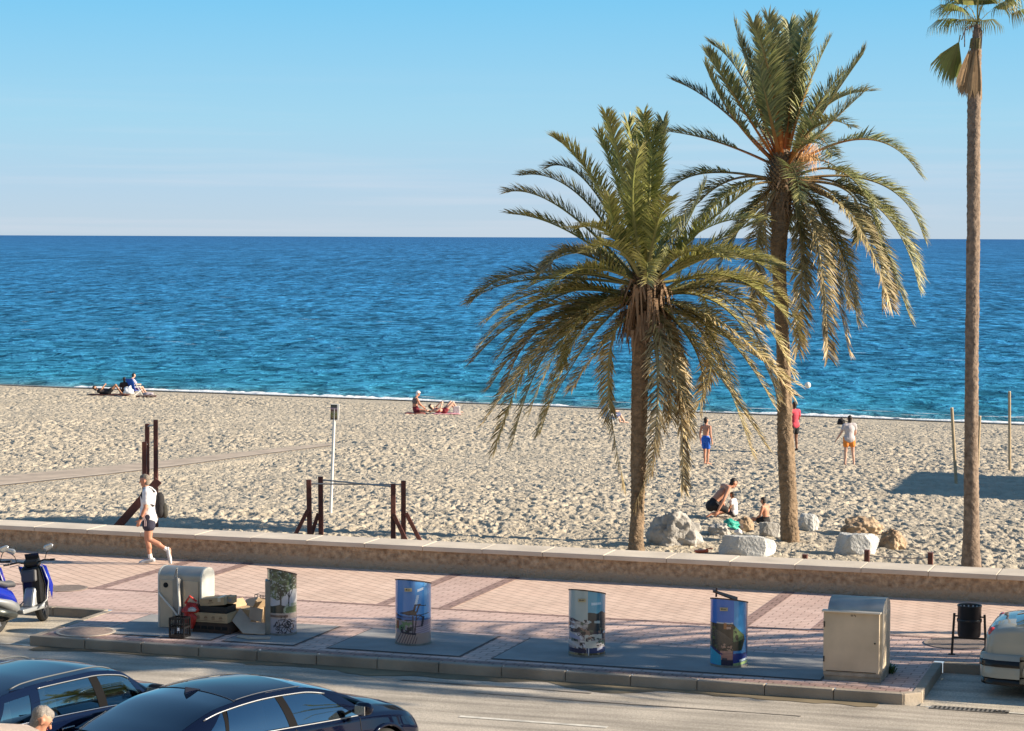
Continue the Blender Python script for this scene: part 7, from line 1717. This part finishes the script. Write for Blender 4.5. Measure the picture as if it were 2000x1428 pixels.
# ---- scooters
def scooter(label, loc, rz, lean=R(-8)):
    t = thing('scooter', label, 'scooter', loc, rz, 'scooters in the left bay'); t.rotation_euler = (lean, 0, rz)
    BL = paint('scooter_blue', (.012, .025, .30), .3); GR = mat('scooter_grey', (.30, .31, .31), rough=.4, metal=.3, coat=.5); SEATM = mat('seat_grey', (.09, .09, .095), rough=.6)
    def wheel(x, r=.235):
        bm = BM(); lathe(bm, [(r * .62, -.045), (r * .9, -.055), (r, -.025), (r, .025), (r * .9, .055), (r * .62, .045)], 30, caps=True); bmesh.ops.rotate(bm, verts=bm.verts, matrix=Matrix.Rotation(R(90), 3, 'X')); bmesh.ops.translate(bm, verts=bm.verts, vec=(x, 0, r)); w_ = obj('wheel', bm, TYRE, t, auto=40)
        bm = BM(); lathe(bm, [(r * .60, -.05), (r * .60, .05)], 24, caps=False); 
        for kk in range(5): a = 2 * math.pi * kk / 5; box(bm, (r * .3 * math.cos(a), r * .3 * math.sin(a), 0), (r * .6, .03, .104), Matrix.Rotation(a, 3, 'Z').to_euler())
        bmesh.ops.rotate(bm, verts=bm.verts, matrix=Matrix.Rotation(R(90), 3, 'X')); bmesh.ops.translate(bm, verts=bm.verts, vec=(x, 0, r)); obj('rim', bm, RIM, w_)
    wheel(.66); wheel(-.64)
    def loft(name, secs, mt, seg=16, sub=True):
        bm = BM(); rings = []
        for (x, z, w_, h_) in secs: rings.append([bm.verts.new((x, w_ * math.cos(2 * math.pi * k / seg), z + h_ * math.sin(2 * math.pi * k / seg))) for k in range(seg)])
        for i in range(len(rings) - 1):
            for k in range(seg): bm.faces.new((rings[i][k], rings[i][(k + 1) % seg], rings[i + 1][(k + 1) % seg], rings[i + 1][k]))
        bm.faces.new(rings[0][::-1]); bm.faces.new(rings[-1]); return obj(name, bm, mt, t, True)
    def shell(name, prof, halfw, mt, bev=.03):   # side outline extruded across
        bm = BM(); a = [bm.verts.new((x, -halfw, z)) for x, z in prof]; b = [bm.verts.new((x, halfw, z)) for x, z in prof]; n = len(prof)
        for i in range(n): bm.faces.new((a[i], a[(i + 1) % n], b[(i + 1) % n], b[i]))
        bm.faces.new(a); bm.faces.new(b[::-1]); return obj(name, bm, mt, t, bevel=bev)
    shell('leg_shield', [(.34, .32), (.36, .62), (.38, .95), (.47, .97), (.56, .60), (.50, .34)], .185, PLB, .04)
    shell('front_fairing', [(.52, .42), (.47, .98), (.55, .92), (.70, .62), (.62, .44)], .17, BL, .05)
    shell('tunnel', [(.20, .28), (.26, .46), (.34, .62), (.42, .60), (.40, .28)], .11, GR, .05)
    shell('glove_box', [(.30, .70), (.33, .90), (.40, .90), (.38, .70)], .15, SEATM, .03)
    for s in (-1, 1):
        bm = BM(); v = [bm.verts.new(q) for q in ((.40, s * .235, .98), (.56, s * .22, .93), (.72, s * .19, .60), (.58, s * .24, .36), (.50, s * .255, .68))]; bm.faces.new(v); bmesh.ops.solidify(bm, geom=bm.faces[:], thickness=.02); obj('side_panel', bm, BL, t, bevel=.006)
        bm = BM(); tube(bm, [(.42, s * .24, .95), (.53, s * .245, .68), (.44, s * .24, .38), (.20, s * .235, .27)], .012, 6); obj('edge_trim', bm, GR, t, True)
    shell('front_mudguard', [(.44, .30), (.56, .50), (.74, .50), (.88, .36), (.82, .40), (.66, .45), (.52, .36)], .075, BL, .015)
    shell('floorboard', [(-.18, .22), (-.18, .30), (.34, .30), (.44, .36), (.40, .24)], .21, GR, .02)
    loft('rear_body', [(-.16, .42, .10, .12), (-.28, .52, .15, .15), (-.55, .62, .165, .13), (-.85, .70, .11, .09), (-1.0, .74, .04, .04)], BL)
    loft('lower_cowl', [(-.15, .34, .13, .12), (-.35, .42, .17, .12), (-.62, .50, .15, .08), (-.8, .56, .08, .05)], GR)
    loft('seat', [(-.10, .70, .06, .03), (-.20, .74, .13, .06), (-.40, .75, .15, .06), (-.55, .80, .14, .06), (-.80, .83, .13, .055), (-.95, .82, .06, .03)], SEATM)
    loft('engine_block', [(-.25, .26, .12, .10), (-.45, .24, .13, .09), (-.70, .25, .12, .07)], PLB)
    bm = BM(); bar(bm, (-.35, -.17, .24), (-.90, -.20, .38), .055, .065, 16); obj('exhaust', bm, mat('exhaust_grey', (.12, .13, .12), rough=.4, metal=.7), t, True)
    shell('rear_mudguard', [(-.86, .62), (-1.0, .50), (-1.06, .34), (-1.03, .34), (-.96, .48), (-.84, .56)], .07, PLB, .01)
    bm = BM(); box(bm, (-1.0, 0, .62), (.06, .20, .08)); obj('taillight', bm, LAMPR, t, bevel=.02)
    bm = BM(); bar(bm, (.62, .07, .24), (.50, .06, .60), .022); bar(bm, (.62, -.07, .24), (.50, -.06, .60), .022); obj('fork', bm, GR, t)
    bm = BM(); tube(bm, [(.30, .34, 1.03), (.37, .22, 1.04), (.42, .08, 1.0), (.42, -.08, 1.0), (.37, -.22, 1.04), (.30, -.34, 1.03)], .015, 8); obj('handlebar', bm, PLB, t, True)
    shell('instrument_cowl', [(.34, .95), (.36, 1.05), (.46, 1.09), (.54, 1.0), (.48, .93)], .13, PLB, .03)
    shell('windscreen', [(.50, 1.0), (.44, 1.16), (.455, 1.165), (.53, 1.0)], .12, mat('smoked_screen', (.03, .035, .04), rough=.1), .004)
    for s in (-1, 1):
        bm = BM(); bar(bm, (.31, s * .35, 1.03), (.27, s * .44, 1.03), .019); obj('grip', bm, TYRE, t); bm = BM(); tube(bm, [(.37, s * .24, 1.04), (.40, s * .27, 1.14), (.38, s * .33, 1.21)], .007, 6); st_ = obj('mirror_stem', bm, PLB, t)
        bm = BM(); capsule(bm, (.38, s * .29, 1.23), (.38, s * .37, 1.26), .05, .038, .3, (0, 1, 0) if False else (0, 0, 1)); obj('mirror', bm, mat('mirror_pale', (.62, .62, .60), rough=.15, metal=.6), st_, True)
        bm = BM(); bar(bm, (.40, s * .20, 1.0), (.34, s * .36, .98), .006); obj('brake_lever', bm, CHROME, t)
    bm = BM(); bar(bm, (-.05, .12, .24), (-.16, .27, .01), .012); obj('side_stand', bm, PLB, t)
    bm = BM(); tube(bm, [(-.75, .12, .85), (-.98, .11, .90), (-1.06, 0, .90), (-.98, -.11, .90), (-.75, -.12, .85)], .012, 8); obj('grab_rail', bm, GR, t, True)
    shell('headlight', [(.60, .80), (.58, .92), (.64, .84), (.68, .76)], .12, LAMPF, .02)
    piv = Matrix.Translation((.52, 0, 0)) @ Matrix.Rotation(R(20), 4, 'Z') @ Matrix.Translation((-.52, 0, 0))
    for o in list(t.children):
        k_ = o.name.split('.')[0]
        if k_ in ('fork', 'front_mudguard', 'handlebar', 'grip', 'brake_lever', 'mirror_stem', 'instrument_cowl', 'windscreen') or (k_ == 'wheel' and sum(v.co.x for v in o.data.vertices) > 0):
            o.data.transform(piv)
            for c in o.children: c.data.transform(piv)
    return t
fw = at(90, 1213, -.15); hdg = R(90 - 25); f_ = Vector((math.cos(hdg), math.sin(hdg), 0))
SC1 = scooter('blue and black scooter with silver trim parked in the left bay beside the kerb', fw - f_ * .66, hdg)
SC2 = copy_tree(SC1); SC2.location = SC1.location + Vector((-.64, -.30, 0)); SC2['label'] = 'second scooter mostly cut off by the left edge, behind the other one'
SC2.rotation_euler = (R(-8), 0, hdg + R(6))
